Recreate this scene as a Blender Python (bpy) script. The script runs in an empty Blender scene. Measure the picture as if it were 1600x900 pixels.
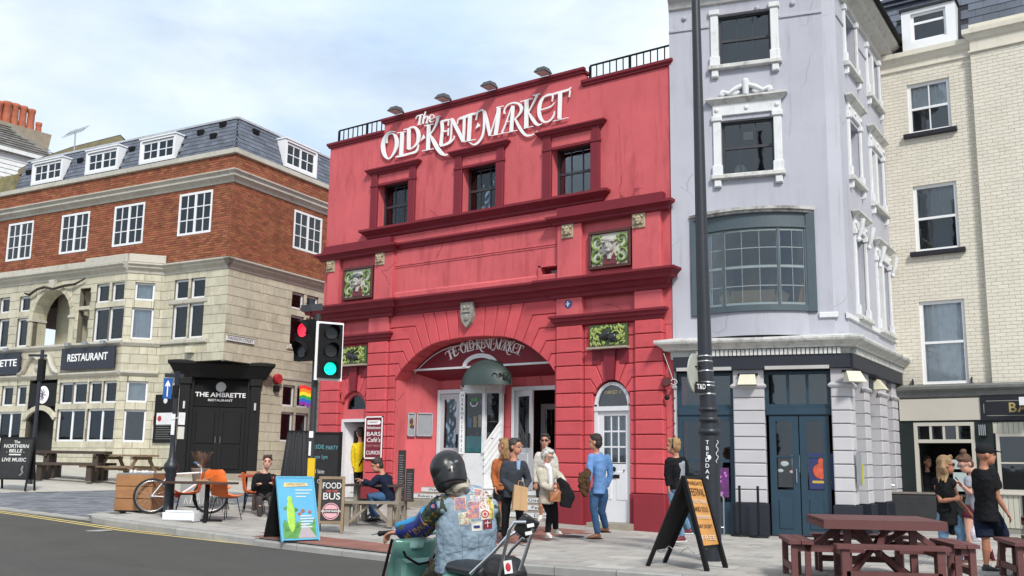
import bpy, math, random
import numpy as np
from mathutils import Vector, Matrix
random.seed(7)
R = math.radians
PI = math.pi
sc = bpy.context.scene
col = sc.collection
# ---------------------------------------------------------------- camera
CAM = Vector((9.2915, -18.5328, 1.35))
F_PX, CX, CY = 1494.7, 800.0, 480.6
_p, _r, _h = .16286, .0141, R(35.02)
_cp, _sp, _cr, _sr = math.cos(_p), math.sin(_p), math.cos(_r), math.sin(_r)
_M = (Matrix(((_cr, -_sr, 0), (_sr, _cr, 0), (0, 0, 1)))
 @ Matrix(((1, 0, 0), (0, _cp, _sp), (0, -_sp, _cp)))
 @ Matrix(((1, 0, 0), (0, 0, -1), (0, 1, 0)))
 @ Matrix.Rotation(-_h, 3, 'Z'))
cam_data = bpy.data.cameras.new('camera')
cam = bpy.data.objects.new('camera', cam_data)
col.objects.link(cam)
_rw = [_M[0], -_M[1], -_M[2]]
cam.matrix_world = Matrix(((_rw[0][0], _rw[1][0], _rw[2][0], CAM.x),
      (_rw[0][1], _rw[1][1], _rw[2][1], CAM.y),
      (_rw[0][2], _rw[1][2], _rw[2][2], CAM.z), (0, 0, 0, 1)))
cam_data.sensor_width = 36
cam_data.lens = F_PX / 1600 * 36
cam_data.shift_y = (CY - 450) / 1600
cam_data.clip_end = 3000
cam_data.clip_start = .05
sc.camera = cam
# ---------------------------------------------------------------- sun, sky, exposure
SUN_FROM = Vector((.62, -.50, .72)).normalized()
sun_d = bpy.data.lights.new('sun', 'SUN')
sun_d.energy = 3.2
sun_d.angle = R(10)
sun_d.color = (1, .955, .89)
sun = bpy.data.objects.new('sun', sun_d)
col.objects.link(sun)
sun.rotation_euler = SUN_FROM.to_track_quat('Z', 'Y').to_euler()
world = bpy.data.worlds.new('World')
sc.world = world
world.use_nodes = True
nt = world.node_tree
bg = nt.nodes['Background']
sky = nt.nodes.new('ShaderNodeTexSky')
sky.sky_type = 'NISHITA'
sky.sun_disc = False
sky.sun_elevation = math.asin(SUN_FROM.z)
sky.sun_rotation = math.atan2(SUN_FROM.x, SUN_FROM.y)
sky.air_density = 1.0
sky.dust_density = 1.5
tc = nt.nodes.new('ShaderNodeTexCoord')
mp = nt.nodes.new('ShaderNodeMapping')
mp.inputs['Scale'].default_value = (1.0, 1.0, 2.6)
mp.inputs['Rotation'].default_value = (0, 0, .6)
nz = nt.nodes.new('ShaderNodeTexNoise')
nz.inputs['Scale'].default_value = 3.2
nz.inputs['Detail'].default_value = 9
nz.inputs['Roughness'].default_value = .56
nz.inputs['Distortion'].default_value = .35
cr = nt.nodes.new('ShaderNodeValToRGB')
cr.color_ramp.elements[0].position = .30
cr.color_ramp.elements[1].position = .60
cr.color_ramp.elements[0].color = (.62, .62, .62, 1)
cr.color_ramp.elements[1].color = (1, 1, 1, 1)
mx = nt.nodes.new('ShaderNodeMix')
mx.data_type = 'RGBA'
nz2 = nt.nodes.new('ShaderNodeTexNoise')
nz2.inputs['Scale'].default_value = 2.6
nz2.inputs['Detail'].default_value = 8
cr2 = nt.nodes.new('ShaderNodeValToRGB')
cr2.color_ramp.elements[0].position = .32
cr2.color_ramp.elements[1].position = .56
cr2.color_ramp.elements[0].color = (5.7, 7.2, 9.2, 1)
cr2.color_ramp.elements[1].color = (8.2, 9.0, 9.6, 1)
nt.links.new(tc.outputs['Generated'], mp.inputs['Vector'])
nt.links.new(mp.outputs['Vector'], nz.inputs['Vector'])
nt.links.new(mp.outputs['Vector'], nz2.inputs['Vector'])
nt.links.new(nz.outputs['Fac'], cr.inputs['Fac'])
nt.links.new(nz2.outputs['Fac'], cr2.inputs['Fac'])
nt.links.new(cr.outputs['Color'], mx.inputs['Factor'])
nt.links.new(sky.outputs['Color'], mx.inputs['A'])
nt.links.new(cr2.outputs['Color'], mx.inputs['B'])
nt.links.new(mx.outputs['Result'], bg.inputs['Color'])
bg.inputs['Strength'].default_value = .11
vs = sc.view_settings
vs.view_transform = 'Standard'
vs.look = 'None'
vs.exposure = 0.14
vs.gamma = 1
# ---------------------------------------------------------------- places measured from the photograph
def ray(px, py):
 d = Vector(((px - CX) / F_PX, (py - CY) / F_PX, 1.0))
 return _M.transposed() @ d
class Frame:
 def __init__(s, x, y, deg):
  s.o = Vector((x, y, 0)); s.deg = deg; t = R(deg)
  s.u = Vector((math.cos(t), math.sin(t), 0)); s.n = Vector((-math.sin(t), math.cos(t), 0))
 def px(s, x, y, off=0.0):
  d = ray(x, y); t = ((s.o + s.n * off - CAM).dot(s.n)) / d.dot(s.n)
  q = CAM + d * t - s.o
  return (q.dot(s.u), q.z)
 def w(s, a, b, z=0.0): return s.o + s.u * a + s.n * b + Vector((0, 0, z))
 def loc(s, p):
  q = Vector(p) - s.o
  return Vector((q.dot(s.u), q.dot(s.n), q.z))
def gz(x, y=0):
 if x > 0: return 0.0
 x = max(x, -30)
 return -.03 * x + .0017 * x * x
def gp(px, py, dz=0.0):
 d = ray(px, py).normalized(); t = 4.0
 while t < 70:
  q = CAM + d * t
  if q.z < gz(q.x) + dz: break
  t += .01
 return q
def dep(px, py, c):
 return CAM + ray(px, py) * c
# ---------------------------------------------------------------- object helpers
def empty(name, loc=(0, 0, 0), rz=0, parent=None):
 o = bpy.data.objects.new(name, None)
 col.objects.link(o)
 o.location = loc; o.rotation_euler = (0, 0, rz); o.parent = parent
 o.empty_display_size = .1
 return o
def tag(o, label=None, cat=None, group=None, kind=None):
 if label: o['label'] = label
 if cat: o['category'] = cat
 if group: o['group'] = group
 if kind: o['kind'] = kind
 return o
def thing(name, label, cat, loc=(0, 0, 0), rz=0, group=None):
 return tag(empty(name, loc, rz), label, cat, group)
def copy_tree(o, parent=None):
 c = o.copy(); col.objects.link(c); c.parent = parent
 for ch in list(o.children): copy_tree(ch, c)
 return c
class B:
 def __init__(s, m=None): s.v = []; s.f = []; s.mi = []; s.m = m; s.cur = 0; s.sm = []; s.smooth = False
 def add(s, v, f, smooth=None):
  k = len(s.v)
  if s.m is not None: v = [s.m @ Vector(p) for p in v]
  s.v += [tuple(p) for p in v]; s.f += [tuple(i + k for i in q) for q in f]
  s.mi += [s.cur] * len(f); s.sm += [s.smooth if smooth is None else smooth] * len(f)
  return s
 def box(s, x0, x1, y0, y1, z0, z1):
  if x0 > x1: x0, x1 = x1, x0
  if y0 > y1: y0, y1 = y1, y0
  if z0 > z1: z0, z1 = z1, z0
  return s.add([(x0, y0, z0), (x1, y0, z0), (x1, y1, z0), (x0, y1, z0), (x0, y0, z1), (x1, y0, z1), (x1, y1, z1), (x0, y1, z1)],
     [(0, 3, 2, 1), (4, 5, 6, 7), (0, 1, 5, 4), (1, 2, 6, 5), (2, 3, 7, 6), (3, 0, 4, 7)])
 def bbox(s, x0, x1, y0, y1, z0, z1, c=.01):
  if x0 > x1: x0, x1 = x1, x0
  if z0 > z1: z0, z1 = z1, z0
  return s.add([(x0, y0 + c, z0), (x1, y0 + c, z0), (x1, y0 + c, z1), (x0, y0 + c, z1), (x0 + c, y0, z0 + c), (x1 - c, y0, z0 + c), (x1 - c, y0, z1 - c), (x0 + c, y0, z1 - c),
     (x0, y1, z0), (x1, y1, z0), (x1, y1, z1), (x0, y1, z1)],
     [(4, 5, 6, 7), (0, 1, 5, 4), (1, 2, 6, 5), (2, 3, 7, 6), (3, 0, 4, 7), (0, 8, 9, 1), (1, 9, 10, 2), (2, 10, 11, 3), (3, 11, 8, 0), (8, 11, 10, 9)])
 def cbox(s, c, sx, sy, sz, rz=0, rx=0, ry=0):
  m = Matrix.Translation(c) @ Matrix.Rotation(rz, 4, 'Z') @ Matrix.Rotation(ry, 4, 'Y') @ Matrix.Rotation(rx, 4, 'X')
  k = s.m; s.m = m if k is None else k @ m
  s.box(-sx / 2, sx / 2, -sy / 2, sy / 2, -sz / 2, sz / 2); s.m = k
  return s
 def beam(s, a, b, w, h, up=(0, 0, 1)):
  a = Vector(a); b = Vector(b); d = (b - a).normalized(); u = Vector(up)
  sd = d.cross(u).normalized(); u = sd.cross(d).normalized()
  vs_ = []
  for p in (a, b):
   for i, j in ((-1, -1), (1, -1), (1, 1), (-1, 1)): vs_.append(p + sd * w / 2 * i + u * h / 2 * j)
  return s.add(vs_, [(3, 2, 1, 0), (4, 5, 6, 7), (0, 1, 5, 4), (1, 2, 6, 5), (2, 3, 7, 6), (3, 0, 4, 7)])
 def prism(s, pts, y0, y1):
  n = len(pts)
  a = sum(pts[i][0] * pts[(i + 1) % n][1] - pts[(i + 1) % n][0] * pts[i][1] for i in range(n))
  if a < 0: pts = pts[::-1]
  v = [(x, y0, z) for x, z in pts] + [(x, y1, z) for x, z in pts]
  return s.add(v, [tuple(range(n)), tuple(range(2 * n - 1, n - 1, -1))] + [((i + 1) % n, i, i + n, (i + 1) % n + n) for i in range(n)])
 def flat(s, pts, z0, z1):
  n = len(pts)
  a = sum(pts[i][0] * pts[(i + 1) % n][1] - pts[(i + 1) % n][0] * pts[i][1] for i in range(n))
  if a < 0: pts = pts[::-1]
  v = [(x, y, z0) for x, y in pts] + [(x, y, z1) for x, y in pts]
  return s.add(v, [tuple(range(n - 1, -1, -1)), tuple(range(n, 2 * n))] + [(i, (i + 1) % n, (i + 1) % n + n, i + n) for i in range(n)])
 def block(s, pts, y, d, g=.011, c=.018, back=None):
  n = len(pts)
  a = sum(pts[i][0] * pts[(i + 1) % n][1] - pts[(i + 1) % n][0] * pts[i][1] for i in range(n))
  if a < 0: pts = pts[::-1]
  def inset(k):
   out = []
   for i in range(n):
    p0 = Vector(pts[i - 1]); p1 = Vector(pts[i]); p2 = Vector(pts[(i + 1) % n])
    e1 = (p1 - p0).normalized(); e2 = (p2 - p1).normalized()
    n1 = Vector((-e1.y, e1.x)); n2 = Vector((-e2.y, e2.x)); b = n1 + n2
    b = b / max(.35, b.dot(n1))
    out.append(p1 + b * k)
   return out
  r0 = inset(g); r1 = inset(g + c)
  yb = y if back is None else back
  v = [(p.x, yb, p.y) for p in r0] + [(p.x, y - d + c * .8, p.y) for p in r0] + [(p.x, y - d, p.y) for p in r1]
  f = [tuple(range(2 * n, 3 * n))]
  for k in (0, n): f += [(i + k, (i + 1) % n + k, (i + 1) % n + n + k, i + n + k) for i in range(n)]
  return s.add(v, f)
 def tube(s, pts, r, n=8, caps=True, up=None, smooth=True, ry=None):
  P = [Vector(p) for p in pts]; m = len(P)
  rr = r if isinstance(r, (list, tuple)) else [r] * m
  qq = rr if ry is None else (ry if isinstance(ry, (list, tuple)) else [ry] * m)
  v = []; f = []; pu = None
  for i in range(m):
   d = (P[min(i + 1, m - 1)] - P[max(i - 1, 0)]).normalized()
   if pu is None:
    pu = Vector(up) if up is not None else (Vector((0, 0, 1)) if abs(d.z) < .9 else Vector((0, 1, 0)))
   sd = d.cross(pu).normalized(); pu = sd.cross(d).normalized()
   for j in range(n):
    t = 2 * PI * j / n
    v.append(P[i] + sd * math.cos(t) * rr[i] + pu * math.sin(t) * qq[i])
  for i in range(m - 1):
   for j in range(n): f.append((i * n + j, i * n + (j + 1) % n, (i + 1) * n + (j + 1) % n, (i + 1) * n + j))
  s.add(v, f, smooth)
  if caps: s.add(v[:n], [tuple(range(n))[::-1]], False); s.add(v[-n:], [tuple(range(n))], False)
  return s
 def lathe(s, prof, c=(0, 0, 0), n=16, axis='Z', smooth=True):
  v = []; f = []
  c = Vector(c)
  for r, z in prof:
   for j in range(n):
    t = 2 * PI * j / n; p = Vector((r * math.cos(t), r * math.sin(t), z))
    if axis == 'X': p = Vector((p.z, p.x, p.y))
    elif axis == 'Y': p = Vector((p.x, p.z, -p.y))
    v.append(c + p)
  m = len(prof)
  for i in range(m - 1):
   for j in range(n): f.append((i * n + j, i * n + (j + 1) % n, (i + 1) * n + (j + 1) % n, (i + 1) * n + j))
  s.add(v, f, smooth)
  s.add(v[:n], [tuple(range(n))[::-1]], False); s.add(v[-n:], [tuple(range(n))], False)
  return s
 def ball(s, c, rx, ry=None, rz=None, n=12, m=8, rot=None):
  ry = rx if ry is None else ry; rz = rx if rz is None else rz
  v = []; f = []; c = Vector(c)
  for i in range(m + 1):
   a = PI * i / m
   for j in range(n):
    t = 2 * PI * j / n
    p = Vector((rx * math.sin(a) * math.cos(t), ry * math.sin(a) * math.sin(t), rz * math.cos(a)))
    if rot is not None: p = rot @ p
    v.append(c + p)
  for i in range(m):
   for j in range(n): f.append((i * n + j, (i + 1) * n + j, (i + 1) * n + (j + 1) % n, i * n + (j + 1) % n))
  return s.add(v, f, True)
 def cornice(s, x0, x1, y, prof, e0=True, e1=True):
  n = len(prof); v = []; f = []
  for o, z in prof: v.append((x0 - (o if e0 else 0), y - o, z))
  for o, z in prof: v.append((x1 + (o if e1 else 0), y - o, z))
  for i in range(n - 1): f.append((i, i + n, i + n + 1, i + 1))
  k = len(v)
  for o, z in prof: v.append((x0 - (o if e0 else 0), y + .02, z))
  for o, z in prof: v.append((x1 + (o if e1 else 0), y + .02, z))
  for i in range(n - 1):
   f.append((k + i, i, i + 1, k + i + 1)); f.append((i + n, k + i + n, k + i + n + 1, i + n + 1))
  f.append((n - 1, 2 * n - 1, k + 2 * n - 1, k + n - 1)); f.append((0, k, k + n, n))
  return s.add(v, f)
 def wall(s, x0, x1, z0, z1, y, holes=(), depth=.2, thick=None):
  xs = sorted({x0, x1} | {min(max(h[i], x0), x1) for h in holes for i in (0, 1)})
  zs = sorted({z0, z1} | {min(max(h[i], z0), z1) for h in holes for i in (2, 3)})
  for i in range(len(xs) - 1):
   for j in range(len(zs) - 1):
    cx = (xs[i] + xs[i + 1]) / 2; cz = (zs[j] + zs[j + 1]) / 2
    if xs[i + 1] - xs[i] < 1e-5 or zs[j + 1] - zs[j] < 1e-5: continue
    if any(h[0] < cx < h[1] and h[2] < cz < h[3] for h in holes): continue
    s.add([(xs[i], y, zs[j]), (xs[i + 1], y, zs[j]), (xs[i + 1], y, zs[j + 1]), (xs[i], y, zs[j + 1])], [(0, 1, 2, 3)])
  for h in holes:
   a, b, c, d = h; yb = y + depth
   a, b, c, d = max(a, x0), min(b, x1), max(c, z0), min(d, z1)
   F4 = [f for f, ok in (((0, 4, 5, 1), h[2] > z0), ((1, 5, 6, 2), h[1] < x1), ((2, 6, 7, 3), h[3] < z1), ((3, 7, 4, 0), h[0] > x0)) if ok]
   if depth: s.add([(a, y, c), (b, y, c), (b, y, d), (a, y, d), (a, yb, c), (b, yb, c), (b, yb, d), (a, yb, d)], F4)
  return s
 def mesh(s, name, mats):
  me = bpy.data.meshes.new(name)
  me.from_pydata(s.v, [], s.f)
  for m in (mats if isinstance(mats, (list, tuple)) else [mats]): me.materials.append(m)
  me.polygons.foreach_set('material_index', s.mi)
  me.polygons.foreach_set('use_smooth', s.sm)
  me.update()
  return me
 def mk(s, name, mats, parent=None, label=None, cat=None, group=None, kind=None, loc=None, rz=None):
  o = bpy.data.objects.new(name, s.mesh(name, mats))
  col.objects.link(o); o.parent = parent
  if loc is not None: o.location = loc
  if rz is not None: o.rotation_euler = (0, 0, rz)
  return tag(o, label, cat, group, kind)
def text(body, name, mat, parent, loc, size, width=None, rot=(PI / 2, 0, 0), ext=.004, spacing=1.0, align='CENTER', shear=0, label=None, bold=0):
 cu = bpy.data.curves.new(name, 'FONT'); cu.body = body; cu.size = size; cu.extrude = ext
 cu.align_x = align; cu.align_y = 'CENTER'; cu.space_character = spacing; cu.resolution_u = 3; cu.shear = shear; cu.offset = bold
 t = bpy.data.objects.new(name, cu); col.objects.link(t)
 me = bpy.data.meshes.new_from_object(t.evaluated_get(bpy.context.evaluated_depsgraph_get()))
 bpy.data.objects.remove(t); bpy.data.curves.remove(cu)
 if width:
  xs = [v.co.x for v in me.vertices]; w = max(xs) - min(xs)
  for v in me.vertices: v.co.x *= width / w
 me.materials.clear(); me.materials.append(mat)
 o = bpy.data.objects.new(name, me); col.objects.link(o); o.parent = parent
 o.location = loc; o.rotation_euler = rot
 return tag(o, label)
def stroke_pts(path, w0, w1=None, pen=None):
 P = [Vector(p[:2]) for p in path]; n = len(P); L = []; Rr = []
 for i in range(n):
  d = (P[min(i + 1, n - 1)] - P[max(i - 1, 0)]).normalized()
  w = path[i][2] if len(path[i]) > 2 else w0
  nn = Vector((-d.y, d.x))
  L.append(P[i] + nn * w / 2); Rr.append(P[i] - nn * w / 2)
 return L, Rr
# ---------------------------------------------------------------- materials
def N(nt, t, **kw):
 n = nt.nodes.new(t)
 for k, v in kw.items(): n.inputs[k.replace('_', ' ')].default_value = v
 return n
_mc = {}
def mat(name, c, rough=.75, var=.12, scale=3.0, bump=.15, bscale=60, metal=0, rnd=0, stain=None, sscale=(1, 1, 1), spec=.5, coat=0, hue=0, streak=None, crack=None, spots=None):
 if name in _mc: return _mc[name]
 m = bpy.data.materials.new(name); m.use_nodes = True; nt = m.node_tree; L = nt.links.new
 p = nt.nodes['Principled BSDF']
 p.inputs['Roughness'].default_value = rough; p.inputs['Metallic'].default_value = metal
 p.inputs['Specular IOR Level'].default_value = spec; p.inputs['Coat Weight'].default_value = coat
 tc = nt.nodes.new('ShaderNodeTexCoord'); oi = nt.nodes.new('ShaderNodeObjectInfo')
 geo = nt.nodes.new('ShaderNodeNewGeometry')
 add = nt.nodes.new('ShaderNodeVectorMath'); add.operation = 'ADD'
 sc_ = nt.nodes.new('ShaderNodeVectorMath'); sc_.operation = 'SCALE'; sc_.inputs['Scale'].default_value = 37.0
 cb = nt.nodes.new('ShaderNodeCombineXYZ')
 L(oi.outputs['Random'], cb.inputs[0]); L(oi.outputs['Random'], cb.inputs[2]); L(cb.outputs[0], sc_.inputs[0])
 L(tc.outputs['Object'], add.inputs[0]); L(sc_.outputs[0], add.inputs[1])
 vec = add.outputs[0]
 n1 = N(nt, 'ShaderNodeTexNoise', Scale=scale, Detail=7.0, Roughness=.6); L(vec, n1.inputs['Vector'])
 hs = nt.nodes.new('ShaderNodeHueSaturation'); hs.inputs['Color'].default_value = (*c, 1)
 mr = nt.nodes.new('ShaderNodeMapRange'); mr.inputs['From Min'].default_value = .25; mr.inputs['From Max'].default_value = .75
 mr.inputs['To Min'].default_value = 1 - var; mr.inputs['To Max'].default_value = 1 + var
 L(n1.outputs['Fac'], mr.inputs['Value']); val = mr.outputs[0]
 if rnd:
  ad = nt.nodes.new('ShaderNodeMath'); ad.operation = 'ADD'
  L(oi.outputs['Random'], ad.inputs[0]); L(geo.outputs['Random Per Island'], ad.inputs[1])
  fr = nt.nodes.new('ShaderNodeMath'); fr.operation = 'FRACT'; L(ad.outputs[0], fr.inputs[0])
  m2 = nt.nodes.new('ShaderNodeMapRange'); m2.inputs['To Min'].default_value = 1 - rnd; m2.inputs['To Max'].default_value = 1 + rnd
  L(fr.outputs[0], m2.inputs['Value'])
  ml = nt.nodes.new('ShaderNodeMath'); ml.operation = 'MULTIPLY'; L(val, ml.inputs[0]); L(m2.outputs[0], ml.inputs[1]); val = ml.outputs[0]
  if hue:
   m3 = nt.nodes.new('ShaderNodeMapRange'); m3.inputs['To Min'].default_value = .5 - hue; m3.inputs['To Max'].default_value = .5 + hue
   wn = nt.nodes.new('ShaderNodeTexWhiteNoise'); wn.noise_dimensions = '1D'; L(fr.outputs[0], wn.inputs['W']); L(wn.outputs['Value'], m3.inputs['Value']); L(m3.outputs[0], hs.inputs['Hue'])
 L(val, hs.inputs['Value']); out = hs.outputs[0]
 if stain:
  sc3, amt, smin, smax = stain[0], stain[1], stain[2], stain[3]
  mp = nt.nodes.new('ShaderNodeMapping'); mp.inputs['Scale'].default_value = sscale; L(vec, mp.inputs['Vector'])
  n2 = N(nt, 'ShaderNodeTexNoise', Scale=sc3, Detail=9.0, Roughness=.68); L(mp.outputs[0], n2.inputs['Vector'])
  m4 = nt.nodes.new('ShaderNodeMapRange'); m4.inputs['From Min'].default_value = smin; m4.inputs['From Max'].default_value = smax
  m4.inputs['To Max'].default_value = amt; m4.clamp = True; L(n2.outputs['Fac'], m4.inputs['Value'])
  mx = nt.nodes.new('ShaderNodeMix'); mx.data_type = 'RGBA'; L(m4.outputs[0], mx.inputs['Factor']); L(out, mx.inputs['A'])
  mx.inputs['B'].default_value = (*stain[4], 1); out = mx.outputs['Result']
 def layer(out, fac, c_):
  mx = nt.nodes.new('ShaderNodeMix'); mx.data_type = 'RGBA'; L(fac, mx.inputs['Factor']); L(out, mx.inputs['A']); mx.inputs['B'].default_value = (*c_, 1); return mx.outputs['Result']
 def rng(v, a, b, c_, d):
  m = nt.nodes.new('ShaderNodeMapRange'); m.clamp = True
  for k, q in zip(('From Min', 'From Max', 'To Min', 'To Max'), (a, b, c_, d)): m.inputs[k].default_value = q
  L(v, m.inputs['Value']); return m.outputs[0]
 def mul(a, b):
  m = nt.nodes.new('ShaderNodeMath'); m.operation = 'MULTIPLY'; L(a, m.inputs[0]); L(b, m.inputs[1]); return m.outputs[0]
 if streak:
  mp = nt.nodes.new('ShaderNodeMapping'); mp.inputs['Scale'].default_value = (9, 9, .45); L(vec, mp.inputs['Vector'])
  a = N(nt, 'ShaderNodeTexNoise', Scale=1.0, Detail=4.0, Roughness=.6); L(mp.outputs[0], a.inputs['Vector'])
  c2_ = N(nt, 'ShaderNodeTexNoise', Scale=.8, Detail=3.0); L(vec, c2_.inputs['Vector'])
  out = layer(out, mul(rng(a.outputs['Fac'], .54, .72, 0, streak[0]), rng(c2_.outputs['Fac'], .42, .62, 0, 1)), streak[1])
 if crack:
  a = N(nt, 'ShaderNodeTexNoise', Scale=1.6, Detail=6.0); L(vec, a.inputs['Vector'])
  ad = nt.nodes.new('ShaderNodeMix'); ad.data_type = 'VECTOR'; ad.inputs['Factor'].default_value = .28; L(vec, ad.inputs[4]); L(a.outputs['Color'], ad.inputs[5])
  vo = nt.nodes.new('ShaderNodeTexVoronoi'); vo.feature = 'DISTANCE_TO_EDGE'; vo.inputs['Scale'].default_value = crack[0]; L(ad.outputs[1], vo.inputs['Vector'])
  c2_ = N(nt, 'ShaderNodeTexNoise', Scale=.9, Detail=2.0); L(vec, c2_.inputs['Vector'])
  out = layer(out, mul(rng(vo.outputs['Distance'], .001, .004, .65, 0), rng(c2_.outputs['Fac'], .5, .56, 0, 1)), crack[1])
 if spots:
  vo = nt.nodes.new('ShaderNodeTexVoronoi'); vo.inputs['Scale'].default_value = spots[0]; L(vec, vo.inputs['Vector'])
  out = layer(out, rng(vo.outputs['Distance'], spots[1] * .7, spots[1], .55, 0), spots[2])
 L(out, p.inputs['Base Color'])
 if bump:
  n3 = N(nt, 'ShaderNodeTexNoise', Scale=bscale, Detail=6.0, Roughness=.6); L(vec, n3.inputs['Vector'])
  bp = nt.nodes.new('ShaderNodeBump'); bp.inputs['Strength'].default_value = bump; bp.inputs['Distance'].default_value = .01
  L(n3.outputs['Fac'], bp.inputs['Height']); L(bp.outputs[0], p.inputs['Normal'])
 _mc[name] = m
 return m
def glass(name, tint=(.97, .99, 1.0), dark=1.0, wav=.018):
 m = bpy.data.materials.new(name); m.use_nodes = True; nt = m.node_tree; L = nt.links.new
 for n in list(nt.nodes):
  if n.type == 'BSDF_PRINCIPLED': nt.nodes.remove(n)
 out = nt.nodes['Material Output']
 tr = nt.nodes.new('ShaderNodeBsdfTransparent'); tr.inputs['Color'].default_value = (*[t * dark for t in tint], 1)
 gl = nt.nodes.new('ShaderNodeBsdfGlossy'); gl.inputs['Roughness'].default_value = .03; gl.inputs['Color'].default_value = (.9, .95, 1, 1)
 tc = nt.nodes.new('ShaderNodeTexCoord')
 n3 = N(nt, 'ShaderNodeTexNoise', Scale=2.5, Detail=2.0); L(tc.outputs['Object'], n3.inputs['Vector'])
 bp = nt.nodes.new('ShaderNodeBump'); bp.inputs['Strength'].default_value = wav; bp.inputs['Distance'].default_value = .1
 L(n3.outputs['Fac'], bp.inputs['Height']); L(bp.outputs[0], gl.inputs['Normal'])
 fr = nt.nodes.new('ShaderNodeFresnel'); fr.inputs['IOR'].default_value = 1.62
 mr = nt.nodes.new('ShaderNodeMapRange'); mr.inputs['To Min'].default_value = .0; mr.inputs['To Max'].default_value = 1; L(fr.outputs[0], mr.inputs['Value'])
 mx = nt.nodes.new('ShaderNodeMixShader'); L(mr.outputs[0], mx.inputs[0]); L(tr.outputs[0], mx.inputs[1]); L(gl.outputs[0], mx.inputs[2])
 L(mx.outputs[0], out.inputs[0])
 return m
def flatm(name, c, rough=.6, emit=0):
 m = mat(name, c, rough, var=.05, bump=0)
 if emit:
  p = m.node_tree.nodes['Principled BSDF']; p.inputs['Emission Color'].default_value = (*c, 1); p.inputs['Emission Strength'].default_value = emit
 return m
DK = (.03, .025, .02)
RED = mat('red_render', (.58, .122, .135), .85, .17, .55, .5, 25, stain=(1.5, .62, .52, .74, (.29, .04, .055)), sscale=(1.8, 1.8, .38), spec=.2, streak=(.34, (.27, .045, .055)), crack=(.42, (.22, .03, .04)))
REDB = mat('red_render_block', (.56, .090, .104), .85, .13, 1.2, .5, 25, rnd=.07, stain=(2.6, .5, .54, .76, (.30, .05, .06)), spec=.2, streak=(.4, (.27, .05, .06)))
TRIM = mat('dark_red_paint', (.185, .018, .030), .6, .12, 2, .2, 40, spec=.3)
PLIN = mat('plinth_red_paint', (.235, .024, .036), .62, .12, 1.2, .3, 30, stain=(3, .4, .58, .8, (.10, .03, .03)), spec=.35)
WPNT = mat('white_paint', (.70, .71, .72), .6, .08, 2, .2, 30, stain=(5, .4, .54, .74, (.36, .34, .31)), spec=.3, streak=(.4, (.30, .28, .25)))
WSIGN = flatm('sign_white', (.86, .86, .86), .5)
BRICK = mat('orange_brick', (.29, .108, .060), .9, .18, 9, .6, 70, rnd=.24, hue=.012, stain=(1.1, .75, .52, .72, (.12, .05, .03)), spec=.2, streak=(.5, (.09, .045, .03)))
MORT = mat('brick_mortar', (.17, .11, .08), .95, .2, 6, .5, 80)
STONE = mat('cream_faience', (.52, .49, .38), .45, .12, 3, .25, 40, rnd=.12, hue=.003, stain=(1.3, .65, .50, .74, (.27, .22, .12)), spec=.4, streak=(.6, (.16, .14, .09)))
STONEJ = mat('faience_joint', (.17, .155, .12), .9, .1, 5, .3, 50)
SLATE = mat('blue_slate', (.115, .13, .165), .55, .12, 6, .4, 50, rnd=.22, spec=.4)
SLATEB = mat('slate_bed', (.02, .022, .03), .8)
LAV = mat('lavender_render', (.445, .45, .505), .85, .09, .5, .4, 25, stain=(1.6, .5, .52, .74, (.31, .30, .33)), sscale=(1.5, 1.5, .35), spec=.2, streak=(.5, (.27, .26, .28)), crack=(.38, (.30, .29, .32)))
LAVB = mat('lavender_block', (.47, .46, .48), .75, .06, 2, .2, 35, rnd=.04, spec=.25)
CORN = mat('weathered_white_trim', (.60, .60, .58), .75, .15, 4, .5, 30, stain=(5, .7, .50, .70, (.20, .19, .17)), streak=(.5, (.25, .24, .22)))
NAVY = mat('navy_paint', (.018, .045, .072), .38, .12, 3, .08, 30, spec=.5)
NAVYD = mat('dark_navy_fascia', (.012, .014, .024), .5, .15, 2, .1, 30)
BOW = mat('slate_green_paint', (.066, .092, .108), .5, .12, 3, .12, 40)
CREAM = mat('cream_painted_brick', (.70, .66, .565), .75, .05, 3, .35, 40, rnd=.035, stain=(1.2, .40, .52, .78, (.46, .41, .31)), spec=.3, streak=(.35, (.40, .36, .28)))
CREAMJ = mat('cream_painted_joint', (.67, .63, .535), .8, .05, 3, .3, 40)
SASHD = mat('dark_sash_paint', (.035, .037, .045), .5, .15, 5, .1, 60)
BLACKP = mat('black_gloss_paint', (.009, .009, .010), .5, .2, 3, .1, 30, spec=.25)
BLACKM = mat('matt_black', (.011, .011, .012), .75, .2, 8, .15, 60, spec=.2)
IRON = mat('dark_cast_iron', (.018, .022, .03), .42, .18, 6, .15, 40, spec=.5)
STEEL = mat('steel', (.55, .56, .58), .3, .05, 5, 0, metal=1)
CHROME = mat('chrome', (.75, .76, .78), .12, .02, 5, 0, metal=1)
ALU = mat('aluminium', (.42, .44, .46), .45, .08, 5, .05, 60, metal=.8)
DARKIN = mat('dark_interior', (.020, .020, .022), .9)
DARKRED = mat('dark_red_interior', (.16, .012, .016), .8)
GLS = glass('window_glass')
GLD = glass('dark_window_glass', dark=.80)
CURT = mat('net_curtain', (.86, .88, .89), .9, .1, 6, .5, 14, stain=(6, .35, .5, .7, (.36, .4, .42)), sscale=(3, 1, .2))
CURTB = mat('blue_grey_curtain', (.70, .74, .76), .9, .1, 6, .5, 14, stain=(6, .3, .5, .7, (.16, .2, .22)), sscale=(3, 1, .2))
ASPH = mat('asphalt', (.083, .081, .074), .92, .16, 1.1, 1.0, 120, stain=(.45, .7, .47, .62, (.078, .076, .073)), sscale=(.35, 1.6, 1), spec=.2, crack=(.9, (.04, .04, .038)), spots=(110, .30, (.24, .235, .22)))
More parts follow.
